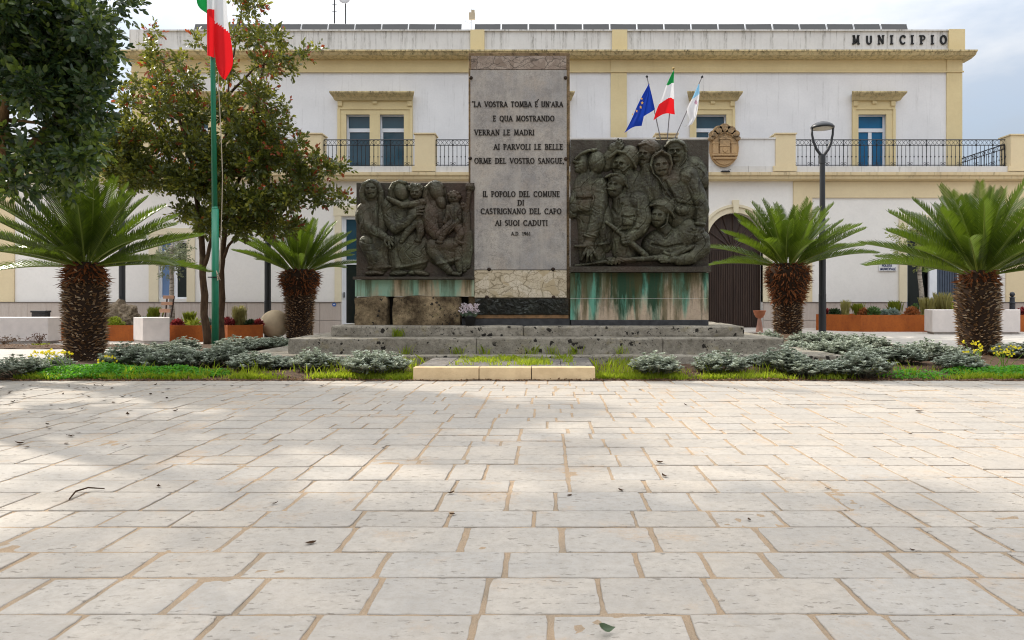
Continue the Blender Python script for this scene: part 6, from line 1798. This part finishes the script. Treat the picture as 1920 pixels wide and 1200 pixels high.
def frond(root, base, az, el, L, roll, dry=False, droop=.55, name='frond'):
    n = 58
    d0 = Vector((math.cos(az) * math.cos(el), math.sin(az) * math.cos(el), math.sin(el)))
    hor = Vector((math.cos(az), math.sin(az), 0)); side = Vector((-math.sin(az), math.cos(az), 0))
    P = []; T = []; p = Vector(base); e = el
    st = L / n
    for i in range(n + 1):
        t = i / n
        e = el - .62 * droop * t ** 1.8 * (.35 + .65 * math.cos(el))
        dv = hor * math.cos(e) + Vector((0, 0, 1)) * math.sin(e) + side * roll * t * .25
        dv.normalize(); P.append(p.copy()); T.append(dv); p = p + dv * st
    V = []; 
    og = Vector(origin(root))
    for i in range(5, n + 1):
        t = (i - 5) / (n - 5)
        ll = L * .178 * (min(1, .22 + t * 3.4)) * (1 - .62 * max(0, (t - .55) / .45) ** 1.6) * random.uniform(.94, 1.05)
        tv = T[i]; s_ = tv.cross(Vector((0, 0, 1)))
        s_ = s_.normalized() if s_.length > .15 else side.copy()
        u_ = s_.cross(tv).normalized()
        if u_.z < 0 and el < 1.3: u_ = -u_
        for sg in (-1, 1):
            fwd = .62 + .45 * t
            ld = (s_ * sg * .9 + tv * fwd + u_ * (.66 + random.uniform(-.09, .09))).normalized()
            wv = tv * st * .53
            b0 = P[i]; tip = b0 + ld * ll - u_ * ll * .06
            m1 = b0 + ld * ll * .55
            V += [b0 - wv * .75, b0 + wv * .75, m1 + wv * .85, tip, m1 - wv * .85] if sg > 0 else [b0 + wv * .75, b0 - wv * .75, m1 - wv * .85, tip, m1 + wv * .85]
    o = npoly(name, [tuple(v) for v in V], 5, m_tan if dry else m_leaflet, None, root)
    mb = MB(); mb.tube(P[::3] + [P[-1]], [.017 * (1 - .85 * i / (len(P[::3]))) * L / 1.7 + .002 for i in range(len(P[::3]) + 1)], 5)
    o2 = mb.build('midrib', m_rachis if not dry else m_tan, root)
    # join the midrib into the frond: one part with two materials
    me = o.data; bm = bmesh.new(); bm.from_mesh(me); k = len(me.materials); nf = len(bm.faces)
    bm.from_mesh(o2.data); bm.faces.ensure_lookup_table()
    for f in bm.faces[nf:]: f.material_index = k
    bm.to_mesh(me); bm.free(); me.materials.append(m_rachis if not dry else m_tan)
    bpy.data.objects.remove(o2)
    return o
def sago(label, px, d, ybase, ytop, prof, L, nf, redtop, seed, lean=0.0, el_lo=-6, dry=()):
    random.seed(seed)
    x = X(px, d); zb = Z(ybase, d); zt_ = Z(ytop, d)
    o = thing('sago_palm', label, 'palm', (x, d, zb), 'sago palms round the memorial')
    H = zt_ - zb; k = d / FP
    def rad(t):
        for (t0, r0), (t1, r1) in zip(prof[:-1], prof[1:]):
            if t <= t1: return (r0 + (r1 - r0) * (t - t0) / (t1 - t0)) * k
        return prof[-1][1] * k
    def cen(t): return Vector((x + lean * (math.sin(t * 2.6) - .0) * .5, d, zb + H * t))
    mb = MB(); mb.tube([cen(t) for t in np.linspace(-.06, 1, 14)], [rad(max(0, t)) * .90 for t in np.linspace(-.06, 1, 14)], 18)
    tr = mb.build('trunk', m_core, o, smooth=True)
    V = []; mi = []
    ns = int(1250 * H / 1.7)
    for i in range(ns):
        t = (i + .5) / ns; a = i * 2.39996 + random.uniform(-.2, .2); r = rad(t)
        t2 = min(1, max(0, t + random.uniform(-.012, .012)))
        c = cen(t2); dr_ = Vector((math.cos(a), math.sin(a), 0)); sd_ = Vector((-math.sin(a), math.cos(a), 0))
        red = t2 > redtop and random.random() < .92
        ln = random.uniform(.07, .12) * (1.7 if red else 1.0) * (1 if t > .12 else .6); w_ = random.uniform(.020, .034) * (.8 if red else 1)
        up = random.uniform(.0, .7) if not red else random.uniform(-1.6, .5)
        b0 = c + dr_ * r * .86; dv = (dr_ + Vector((0, 0, up)) + sd_ * random.uniform(-.3, .3)).normalized(); tip = b0 + dv * ln
        nrm = Vector((0, 0, 1)) * .022
        V += [b0 - sd_ * w_ - nrm * .3, b0 + sd_ * w_ - nrm * .3, tip]; V += [b0 + sd_ * w_ - nrm * .3, b0 + nrm, tip]; V += [b0 + nrm, b0 - sd_ * w_ - nrm * .3, tip]
        mi += [1 if red else 0] * 3
    npoly('leaf_bases', [tuple(v) for v in V], 3, [m_scale, m_scale_r], mi, tr)
    cc = cen(1.0)
    for i in range(nf):
        f = i / (nf - 1); az = i * 2.39996 + random.uniform(-.15, .15)
        el = R(84 - (84 - el_lo) * f ** .92 + random.uniform(-5, 5))
        base = cc + Vector((math.cos(az), math.sin(az), 0)) * rad(1) * (.25 + .55 * f) + Vector((0, 0, .05 - .12 * f))
        frond(o, base, az, el, L * random.uniform(.90, 1.08) * (.76 + .24 * math.cos(el)), random.uniform(-1, 1), droop=random.uniform(.30, .75))
    for az, el in dry: frond(o, cc, az, el, L * .5, .3, dry=True)
    return o
sago('wide sago palm at the left edge, standing beside yellow flowers', 160, 12.2, 683, 492, [(0, 37), (.12, 33), (.3, 36), (.6, 38), (.85, 36), (1, 27)], 1.70, 52, .80, 21, 0, el_lo=5, dry=[(R(195), R(52))])
sago('smaller sago palm between the stone ball and the memorial', 562, 19.4, 632, 505, [(0, 26), (.2, 25), (.45, 27), (.72, 30), (.78, 37), (.93, 38), (1, 24)], 1.66, 46, .62, 22, 0, el_lo=16)
sago('sago palm right of the memorial in front of the arched doorway', 1477, 17.6, 634, 494, [(0, 27), (.2, 26), (.45, 27), (.60, 33), (.80, 42), (.94, 42), (1, 26)], 1.80, 52, .48, 23, 0, el_lo=12)
sago('large sago palm at the right edge with a bent trunk', 1838, 13.3, 672, 508, [(0, 42), (.15, 36), (.35, 36), (.6, 40), (.85, 37), (1, 26)], 1.88, 54, .86, 24, -.10, el_lo=12)
random.seed(77)

# ---- silver-leaved shrubs
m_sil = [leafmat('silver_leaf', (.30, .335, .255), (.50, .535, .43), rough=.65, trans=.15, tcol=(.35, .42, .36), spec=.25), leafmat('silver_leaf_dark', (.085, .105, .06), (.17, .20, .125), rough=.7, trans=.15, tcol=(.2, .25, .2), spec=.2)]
m_stem = simple('shrub_stem', (.16, .15, .11), (.08, .07, .05), rough=.9)
def mk_shrub(R0, H0, n):
    o = thing('silver_shrub', '', 'shrub', (0, 0, 0), 'silver-leaved shrubs of the bed')
    mb = MB(); B = []; mi = []
    for i in range(n):
        a = i * 2.39996; rr_ = R0 * math.sqrt((i + .5) / n); h = H0 * (1 - .55 * (rr_ / R0) ** 2) * random.uniform(.72, 1.12)
        tip = Vector((rr_ * math.cos(a), rr_ * math.sin(a), h)) + Vector((random.gauss(0, .03), random.gauss(0, .03), 0)); root = Vector((tip.x * .3, tip.y * .3, 0))
        mb.tube([root, (root + tip) / 2 + Vector((tip.x, tip.y, 0)) * .18, tip], [.005, .004, .002], 4, cap=False)
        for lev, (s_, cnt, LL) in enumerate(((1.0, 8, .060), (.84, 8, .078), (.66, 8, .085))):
            c = np.array(root.lerp(tip, s_)) + np.array([tip.x, tip.y, 0]) * .1 * (1 - s_)
            k_ = np.arange(cnt); ang = k_ * 2 * np.pi / cnt + random.uniform(0, 6)
            upw = (1.3, .7, .35)[lev]
            D = np.stack([np.cos(ang), np.sin(ang), np.full(cnt, upw)], 1) + rng.normal(size=(cnt, 3)) * .25
            P = np.repeat(c[None], cnt, 0); Ls = LL * (.75 + .5 * rng.random(cnt))
            N_ = np.stack([-np.cos(ang) * .6, -np.sin(ang) * .6, np.ones(cnt)], 1)
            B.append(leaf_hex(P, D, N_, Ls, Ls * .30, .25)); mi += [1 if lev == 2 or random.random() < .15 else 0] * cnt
            # side lobes make the leaf look cut
            Dl = unit(D); S_ = unit(np.cross(Dl, N_))
            for sg in (-1, 1):
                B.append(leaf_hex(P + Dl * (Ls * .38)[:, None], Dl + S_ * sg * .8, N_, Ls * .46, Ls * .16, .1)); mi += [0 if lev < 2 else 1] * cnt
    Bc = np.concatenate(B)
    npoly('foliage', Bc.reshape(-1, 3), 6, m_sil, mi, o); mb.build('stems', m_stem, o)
    return o
protos = []
for q in ((.40, .36, 75), (.44, .33, 85), (.36, .40, 70)):
    protos.append(mk_shrub(*q))
SH = [(38, 706, .85, 'dull silver shrub at the far left end of the bed'), (92, 697, .9, 'silver shrub behind the yellow flowers left of the left palm'), (238, 694, 1.0, 'silver shrub just right of the left palm trunk'),
      (262, 674, .9, 'silver shrub behind the one right of the left palm trunk'), (305, 668, 1.05, 'silver shrub in the back row left of the flagpole, below the short white bench'), (345, 662, .9, 'silver shrub left of the left tree stem, in the back row'),
      (322, 693, 1.0, 'silver shrub in the front row left of the flagpole'), (368, 692, 1.0, 'silver shrub in the front row right under the flagpole foot'), (425, 690, 1.0, 'silver shrub in the front row, right of the flagpole foot'), (440, 664, 1.0, 'silver shrub in the back row right of the flagpole'),
      (483, 657, 1.05, 'silver shrub in the back row near the lamp post foot'), (520, 659, .9, 'silver shrub at the left end of the memorial steps, back row'), (480, 697, 1.0, 'silver shrub in the front row before the lamp post foot'), (520, 695, .8, 'smaller silver shrub in the front row at the left end of the lowest step'),
      (588, 700, .95, 'silver shrub before the left part of the steps'), (622, 693, .6, 'small silver shrub behind the one before the left part of the steps'), (704, 704, 1.1, 'silver shrub with tall grass, nearest left of the kerbed slab'),
      (1228, 705, .95, 'silver shrub nearest right of the kerbed slab'), (1350, 702, 1.05, 'second silver shrub right of the kerbed slab, alone before the steps'), (1432, 690, .7, 'small silver shrub at the right end of the lowest step'),
      (1470, 702, 1.0, 'silver shrub in the front row below the right-hand middle palm'), (1510, 705, .95, 'silver shrub in the front row, just right of the one below the middle palm'), (1575, 704, .85, 'silver shrub in the middle of the front row of the right bed'), (1620, 706, 1.05, 'bright silver shrub in the front row of the right bed'),
      (1452, 660, .7, 'silver shrub beside the right end of the steps, back row'), (1500, 664, 1.0, 'silver shrub in the back row under the right-hand middle palm'), (1545, 672, 1.0, 'silver shrub in the back row before the right lamp post'), (1590, 676, 1.05, 'silver shrub in the back row left of the long planter corner'),
      (1640, 682, 1.1, 'silver shrub in the back row before the corner of the rusted planter'), (1690, 686, 1.1, 'large silver shrub in the back row before the white concrete block'), (1738, 678, 1.0, 'silver shrub at the back of the right bed left of the large palm'), (1785, 674, .95, 'dark silver shrub touching the large right palm on its left'),
      (1798, 698, .95, 'silver shrub in front of the large right palm, on its left'), (1905, 672, 1.0, 'silver shrub at the right edge behind the large palm'),
      (1408, 641, .8, 'low silver shrub behind the right end of the steps, nearest the arched doorway'), (1442, 645, .85, 'low silver shrub left of the foot of the right-hand middle palm'), (1512, 646, .9, 'low silver shrub right of the foot of the right-hand middle palm'), (1556, 649, .95, 'low silver shrub at the foot of the right lamp post'),
      (1596, 655, .95, 'low silver shrub right of the lamp post, farthest row'), (1632, 662, .95, 'low silver shrub at the back of the bed below the planter corner'), (560, 664, .7, 'low silver shrub against the left end of the lowest step')]
used = set()
for i, (px, yb_, sc, lab) in enumerate(SH):
    d = (EYE - .05) * FP / (yb_ - VY); x = X(px, d)
    for _ in range(3):
        g_ = gz(x, d) + .03; d = (EYE - g_) * FP / (yb_ - VY); x = X(px, d)
    k = i % 3; p = protos[k]
    if k not in used: used.add(k); o = p; o['label'] = lab; o.location = (x, d, bed_z(x, d) - .02); o.rotation_euler = (0, 0, random.uniform(0, 6)); o.scale = (sc, sc, sc)
    else: o = copy_tree(p, (x, d, bed_z(x, d) - .02), random.uniform(0, 6), lab, sc)
    o.scale = (sc * random.uniform(.86, 1.12), sc * random.uniform(.86, 1.12), sc * random.uniform(.66, .95))

# ---- grass, clover and litter that nobody could count
def blades(P, H, lean=.35, W0=.006):
    n = len(P); a = rng.random(n) * 2 * np.pi; h = H * (.5 + .7 * rng.random(n))
    s = np.stack([np.cos(a), np.sin(a), np.zeros(n)], 1) * W0; ln = rng.normal(size=(n, 2)) * lean
    tip = P + np.stack([ln[:, 0] * h, ln[:, 1] * h, h], 1); mid = P + np.stack([ln[:, 0] * h * .35, ln[:, 1] * h * .35, h * .62], 1)
    return np.stack([P - s, P + s, mid + s * .8, tip, mid - s * .8], 1)
m_grass = leafmat('bright_grass', (.17, .25, .015), (.34, .40, .03), rough=.5, trans=.55, tcol=(.60, .72, .04))
pts_ = []
def ok_bed(x, y): return inside(x, y) and not (-1.80 < x < .66 and y < 11.3) and not (-5.0 < x < 4.75 and y > 11.25)
for _ in range(22000):
    x = rng.uniform(-7.2, 8.5); y = 9.56 + rng.exponential(.16)
    dn = MN.noise((x * 1.7, y * 2.2, 3.3)) + (.25 if x < 1.8 else 0) + (.35 if .6 < x < 1.9 or -2.6 < x < -1.75 else 0)
    if dn > rng.uniform(-.35, .45) and y < 10.5 and ok_bed(x, y): pts_.append((x, y, bed_z(x, y) - .01))
P1_ = np.array(pts_); G1 = blades(P1_, .085)
pts_ = []
for _ in range(900):
    x, y = (rng.normal(1.15, .28), rng.uniform(9.7, 11.0)) if rng.random() < .5 else (rng.normal(-2.1, .35), rng.uniform(9.65, 10.9))
    if ok_bed(x, y): pts_.append((x, y, bed_z(x, y)))
for cx_ in (-4.7, -4.1, -3.3, -3.0, 2.3, 3.1, 3.9, 4.6, 5.0, -5.6):
    for _ in range(60):
        x, y = rng.normal(cx_, .10), rng.uniform(9.6, 10.3)
        if ok_bed(x, y): pts_.append((x, y, bed_z(x, y)))
G2 = blades(np.array(pts_)[::2], .17, .34, .006)
pts_ = []
for _ in range(3000):                      # the middle of the kerbed slab
    x, y = rng.uniform(-1.35, .40), rng.uniform(9.9, 11.2)
    if MN.noise((x * 2.6, y * 2.6, 8)) > rng.uniform(-.12, .35): pts_.append((x, y, .165))
G3_ = blades(np.array(pts_), .075, .6, .006)
pts_ = [(rng.normal(cx_, .05), 11.6 - rng.uniform(.01, .06), .19) for cx_ in (-2.3, -1.45, .1, .45, -1.0, -.25, 1.2) for _ in range(26)]
pts_ += [(rng.normal(-2.53, .05), 12.12, .45) for _ in range(60)]
G4_ = blades(np.array(pts_), .16, .5, .005)
G = np.concatenate([G1, G2, G3_, G4_])
tag(npoly('grass', G.reshape(-1, 3), 5, m_grass), kind='stuff')
m_clov = leafmat('clover_leaf', (.035, .19, .012), (.11, .34, .025), rough=.5, trans=.45, tcol=(.3, .7, .04))
pts_ = []
for cx_, cy_, rx_, ry_, n in ((-6.35, 9.95, .95, .42, 5200), (-5.3, 9.85, .9, .28, 2500), (7.05, 9.95, 1.5, .42, 5600), (5.0, 9.75, .5, .18, 500), (-6.3, 10.9, .7, .4, 1300), (8.9, 10.2, 1.0, .5, 1800)):
    for _ in range(n):
        a, r = rng.uniform(0, 6.28), math.sqrt(rng.random()); x, y = cx_ + rx_ * r * math.cos(a), cy_ + ry_ * r * math.sin(a)
        if ok_bed(x, y): pts_.append((x, y, bed_z(x, y) + rng.uniform(.01, .11) * (1 - r * r * .7) + .06 * max(0, MN.noise((x * 3, y * 3, 0)))))
P_ = np.array(pts_); n = len(P_)
K = leaf_hex(P_, np.concatenate([rng.normal(size=(n, 2)), rng.uniform(-.2, .5, (n, 1))], 1), rdir(n, 1.6), np.full(n, .034), np.full(n, .032))
tag(npoly('clover', K.reshape(-1, 3), 6, m_clov), kind='stuff')
m_lit = leafmat('dry_litter', (.10, .048, .022), (.30, .17, .085), rough=.8, trans=.1, tcol=(.3, .15, .05))
pts_ = []
for _ in range(5200):
    x = rng.uniform(-7.7, 9.0); y = 9.50 + abs(rng.normal(0, .09)); pts_.append((x, y, (bed_z(x, y) if inside(x, y) else 0) + .006))
for _ in range(2500):
    x, y = rng.uniform(-8.4, 9), rng.uniform(9.6, 11.2)
    if ok_bed(x, y): pts_.append((x, y, bed_z(x, y) + .008))
for _ in range(1500):
    x, y = rng.uniform(-8.2, -6.6), rng.uniform(9.5, 10.4)
    if inside(x, y): pts_.append((x, y, bed_z(x, y) + .008))
for _ in range(1500): pts_.append((rng.uniform(-14.5, -9.2), rng.uniform(15.7, 16.9), .04))
P_ = np.array(pts_); n = len(P_)
K = leaf_hex(P_, np.concatenate([rng.normal(size=(n, 2)), rng.normal(0, .2, (n, 1))], 1), rdir(n, 2.0), rng.uniform(.02, .05, n), rng.uniform(.008, .02, n))
tag(npoly('leaf_litter', K.reshape(-1, 3), 6, m_lit), kind='stuff')

# ---- yellow flowering weeds
m_yel = leafmat('yellow_petal', (.75, .62, .02), (.85, .72, .05), trans=.35, tcol=(.9, .8, .05)); m_ystem = simple('pale_green_stem', (.20, .32, .04), rough=.5)
def yellow_flowers(label, px, d, n, spread, H):
    x0 = X(px, d); o = thing('yellow_flowers', label, 'flowers', (x0, d, bed_z(x0, d)), 'yellow flowers beside the palms')
    mb = MB(); V = []; c0 = Vector(o.location)
    for i in range(n):
        rt = c0 + Vector((random.gauss(0, spread * .35), random.gauss(0, .08), 0)); tp_ = rt + Vector((random.gauss(0, spread * .45), random.gauss(0, .1), H * random.uniform(.65, 1.1)))
        mb.tube([rt, (rt + tp_) / 2 + Vector((random.gauss(0, .015), 0, .02)), tp_], .0035, 4, cap=False)
        for q in range(random.choice((2, 3, 3, 4))):
            f0 = tp_ + Vector((random.gauss(0, .028), random.gauss(0, .02), random.uniform(-.025, .02)))
            ax = Vector((random.gauss(0, .7), random.gauss(0, .5) - .4, random.uniform(-.3, .9))).normalized()
            a_ = ax.cross(Vector((.3, .2, 1))).normalized(); b_ = ax.cross(a_)
            for k in range(5):
                t = k * 1.2566; dv = (a_ * math.cos(t) + b_ * math.sin(t) + ax * 1.1).normalized(); s_ = dv.cross(ax).normalized()
                L_ = .028; V += [f0, f0 + dv * L_ * .6 + s_ * .009, f0 + dv * L_, f0 + dv * L_ * .6 - s_ * .009]
    mb.build('stems', m_ystem, o); npoly('petals', [tuple(v) for v in V], 4, m_yel, None, o)
yellow_flowers('clump of yellow flowers left of the left palm trunk', 108, 10.0, 15, .30, .30)
yellow_flowers('clump of yellow flowers before the large right palm', 1868, 10.35, 15, .32, .34)
yellow_flowers('few yellow flowers at the foot of the large right palm, on its left', 1832, 10.9, 8, .16, .34)
yellow_flowers('few yellow flowers just right of the left palm trunk', 205, 10.3, 6, .18, .18)

# ---- planter plants, each its own
MG = {'lime': leafmat('lime_grass', (.20, .27, .02), (.36, .40, .05), trans=.4), 'gold': leafmat('golden_grass', (.38, .36, .10), (.58, .52, .22), trans=.45), 'green': leafmat('planter_green', (.045, .10, .025), (.10, .18, .045), trans=.3),
      'dark': leafmat('planter_dark_green', (.02, .045, .018), (.05, .085, .03), trans=.2), 'red': leafmat('planter_red', (.16, .02, .025), (.36, .06, .06), trans=.3), 'rust': leafmat('planter_rust', (.22, .07, .025), (.42, .17, .06), trans=.3), 'silver': leafmat('planter_silver', (.20, .27, .22), (.34, .40, .34), trans=.2)}
def pot_plant(kind, label, px, d, ylo, yhi, wpx, col):
    zl_, zh_ = Z(ylo, d), Z(yhi, d); h = zh_ - zl_; r = wpx / 2 * d / FP
    o = thing({'grass': 'ornamental_grass', 'mound': 'mound_plant', 'strap': 'strap_plant'}[kind], label, 'plant', (X(px, d), d, zl_ - .03), 'plants in the rusted planters')
    c = np.array(o.location)
    if kind == 'grass':
        n = 420; P = c + rng.normal(size=(n, 3)) * np.array([r * .3, r * .3, 0]); hh = h * (.45 + .6 * rng.random(n)); a = rng.random(n) * 6.28
        out = np.stack([np.cos(a), np.sin(a), np.zeros(n)], 1) * (r * rng.random(n) ** .7 * (.5 + hh / h * .5))[:, None]
        s = np.stack([-np.sin(a), np.cos(a), np.zeros(n)], 1) * .006
        mid = P + out * .35 + np.array([0, 0, 1]) * (hh * .65)[:, None]; tip = P + out + np.array([0, 0, 1]) * hh[:, None]
        npoly('blades', np.stack([P - s, P + s, mid + s * .7, tip, mid - s * .7], 1).reshape(-1, 3), 5, MG[col], None, o)
    else:
        n = 340 if kind == 'mound' else 60
        d_ = rdir(n, .5); d_[:, 2] = np.abs(d_[:, 2]); P = c + d_ * np.array([r * .75, r * .75, h * .72]) * (rng.random((n, 1)) ** .4)
        if kind == 'strap': P = c + d_ * r * .1
        L_ = np.full(n, .085 if kind == 'mound' else h) * (.7 + .5 * rng.random(n))
        npoly('leaves', leaf_hex(P, d_ + rdir(n, .4) * .5, rdir(n, 1), L_, L_ * (.42 if kind == 'mound' else .10), .3).reshape(-1, 3), 6, MG[col], None, o)
for a in [('mound', 'yellow green bushy plant before the boulder', 215, 18.7, 609, 588, 36, 'lime'), ('mound', 'small dark green plant at the left of the boulder', 196, 18.9, 609, 595, 20, 'green'), ('grass', 'lime grass tuft behind the short white bench', 288, 19.4, 604, 572, 22, 'lime'), ('mound', 'bright red plant right of the short white bench', 333, 18.6, 610, 594, 24, 'red'),
          ('grass', 'lime grass tuft left of the left tree stem', 354, 18.9, 609, 581, 20, 'lime'), ('strap', 'green strap-leaved plant at the foot of the lime grass tuft', 364, 18.6, 610, 593, 26, 'lime'), ('mound', 'silver plant between the two tree stems', 393, 18.8, 609, 593, 26, 'silver'), ('mound', 'dark red plant right of the tree stems', 428, 18.7, 609, 590, 28, 'red'),
          ('grass', 'tall pale grass tuft in the short planter', 449, 18.9, 609, 570, 24, 'gold'), ('mound', 'dark green plant right of the tall pale grass', 470, 18.9, 609, 597, 24, 'dark'), ('mound', 'red plant at the right end of the short planter', 485, 18.9, 609, 595, 16, 'red'), ('mound', 'grey plant behind the short white bench at its left', 272, 19.3, 607, 590, 18, 'silver'),
          ('mound', 'small rusty red plant at the left end of the right planter', 1551, 21.0, 590, 575, 16, 'red'), ('mound', 'dark green mound near the left end of the right planter', 1566, 20.8, 590, 574, 26, 'dark'), ('grass', 'upright pale grass, the left of two in the right planter', 1585, 20.7, 590, 560, 16, 'gold'), ('grass', 'shorter lime grass beside the rust-coloured plant', 1609, 20.6, 590, 566, 18, 'lime'),
          ('mound', 'rust-coloured plant above the corner of the right planter', 1618, 20.5, 590, 572, 20, 'rust'), ('mound', 'fresh green spiky plant right of the planter corner', 1637, 20.4, 590, 570, 32, 'green'), ('mound', 'silver mound below the lime grass in the right planter', 1674, 20.3, 590, 574, 26, 'silver'), ('mound', 'small silver plant left of the silver mound', 1659, 20.4, 590, 577, 18, 'silver'),
          ('grass', 'lime grass tuft behind the silver mound', 1677, 20.8, 588, 561, 22, 'lime'), ('mound', 'orange-red spiky plant beside the pale trunk', 1710, 20.2, 590, 569, 30, 'rust'), ('mound', 'grey green plant behind the orange-red one', 1716, 20.9, 588, 562, 20, 'green'), ('grass', 'pale green grass tuft right of the pale trunk', 1740, 20.3, 590, 555, 26, 'gold'),
          ('grass', 'big golden grass tuft left of the large palm trunk', 1769, 20.3, 590, 546, 32, 'gold'), ('strap', 'green strap-leaved plant touching the large palm trunk', 1787, 20.2, 590, 563, 26, 'lime'), ('mound', 'red plant at the right edge, behind the white block', 1918, 20.3, 590, 572, 22, 'red')]:
    pot_plant(*a)
# dry weeds before the long bench
def dry_weed(label, px, d, ylo, yhi, w, col):
    o = thing('dry_weed', label, 'weed', (X(px, d), d, 0)); c = Vector(o.location); mb = MB(); h = Z(yhi, d) - Z(ylo, d)
    for i in range(26):
        tp_ = c + Vector((random.gauss(0, w / 2.4 * d / FP), random.gauss(0, .1), h * random.uniform(.5, 1))); mb.tube([c + Vector((random.gauss(0, .04), 0, 0)), (c + tp_) / 2 + Vector((0, 0, .03)), tp_], .004, 4, cap=False)
        for _ in range(3): q = tp_ + Vector((random.gauss(0, .03), 0, random.gauss(0, .03))); mb.box(q.x - .008, q.x + .008, q.y - .008, q.y + .008, q.z - .008, q.z + .008)
    mb.build('stems', simple('dry_stem', col, rough=.9), o)
dry_weed('brown dry weed before the right end of the long concrete bench', 74, 16.9, 648, 628, 32, (.16, .09, .06))
dry_weed('lighter dry weed before the long concrete bench, at the photo edge', 8, 16.9, 648, 632, 26, (.20, .13, .08))
pot_plant('grass', 'yellow green tuft at the foot of the long concrete bench', 74, 16.6, 652, 641, 26, 'lime')

# ---- fallen leaves on the paving
m_dead = leafmat('dead_leaf', (.018, .011, .007), (.065, .034, .016), rough=.9, trans=.05, spec=.1)
m_dgreen = leafmat('fallen_green_leaf', (.04, .07, .03), (.07, .10, .045), rough=.4, trans=.1)
def leaf_mesh(name, L, Wd, curl, mt, seed):
    rnd = random.Random(seed); P = np.zeros((9, 5, 3))
    for j in range(9):
        t = j / 8; w = Wd * math.sin(math.pi * min(.98, max(.04, t)) ** .85)
        for i in range(5):
            u = (i - 2) / 2
            P[j, i] = (L * (t - .5), w * u * .5, .004 + curl * L * (4 * (t - .5) ** 2) * .6 + curl * abs(u) * w * .6 + rnd.uniform(-.1, .1) * Wd * .2)
    return grid_mesh(name, P, mt)
lprot = [leaf_mesh('fallen_leaf', .062, .030, c_, m_dead, i) for i, c_ in enumerate((.12, .22, .38))]
def put_leaf(px, py, sc, label, group='dry leaves scattered on the paving', k=None, src=None):
    d = EYE * FP / (py - VY); x = X(px, d)
    p = src or lprot[random.randrange(3) if k is None else k]
    if p.get('category') is None: o = p
    else: o = p.copy(); COL.objects.link(o)
    o.location = (x, d, .003); o.rotation_euler = (random.uniform(-.2, .2), random.uniform(-.2, .2), random.uniform(0, 6.28)); o.scale = (sc, sc, sc)
    tag(o, label, 'leaf', group)
rl_ = random.Random(9)
for i in range(64):
    px = min(720, rl_.expovariate(1 / 190)); py = 722 + min(118, rl_.expovariate(1 / 38))
    put_leaf(px, py, rl_.uniform(.6, 1.15), 'small dark dry leaf in the scatter on the left part of the paving')
for px, py, sc, lab in ((1725, 773, 1.3, 'dark oval leaf on the right part of the paving, near the bed'), (1708, 815, .7, 'small brown leaf on the far right of the paving'), (1237, 869, .9, 'dark leaf right of the paving middle, the upper of two close together'), (1245, 894, .9, 'dark leaf right of the paving middle, the lower of two close together'),
                        (1165, 922, .75, 'thin dark leaf below the two close together'), (1068, 930, .6, 'tiny dark leaf on a joint in the middle of the paving'), (845, 927, .75, 'dark leaf left of the paving middle, the upper of two in line'), (849, 966, .7, 'dark leaf left of the paving middle, the lower of two in line'),
                        (582, 1020, .85, 'single curled dark leaf on a near slab left of the middle'), (297, 914, .75, 'dark seed pod leaf right of the thin black twig'), (515, 946, .6, 'small brown leaf on a joint left of the middle'), (1553, 918, .6, 'small dark leaf on the right middle of the paving'), (1405, 976, .5, 'tiny dark leaf on a sandy joint right of the middle'), (1710, 1033, .4, 'tiny dark speck of leaf on the near right slabs'), (1200, 732, .9, 'brown leaf on the far paving just right of the kerbed slab'), (1286, 761, .9, 'brown leaf on the far paving right of the kerbed slab')):
    put_leaf(px, py, sc, lab)
gl = leaf_mesh('fallen_green_leaf', .10, .055, .55, m_dgreen, 40)
put_leaf(1133, 1189, .62, 'curled green leaf on the nearest slabs at the bottom of the photo', 'green leaves on the paving', src=gl); gl.rotation_euler = (.5, .3, .4); gl.location.z = .012
tw_ = MB(); d = EYE * FP / (932 - VY)
tw_.tube([(X(130, 3.86), 3.86, .012), (X(142, 3.98), 3.98, .022), (X(163, 4.04), 4.05, .024), (X(192, 4.06), 4.08, .01)], [.004, .005, .0045, .003], 6)
tag(tw_.build('twig', m_dead), 'thin curved black twig lying on the left part of the paving', 'twig')
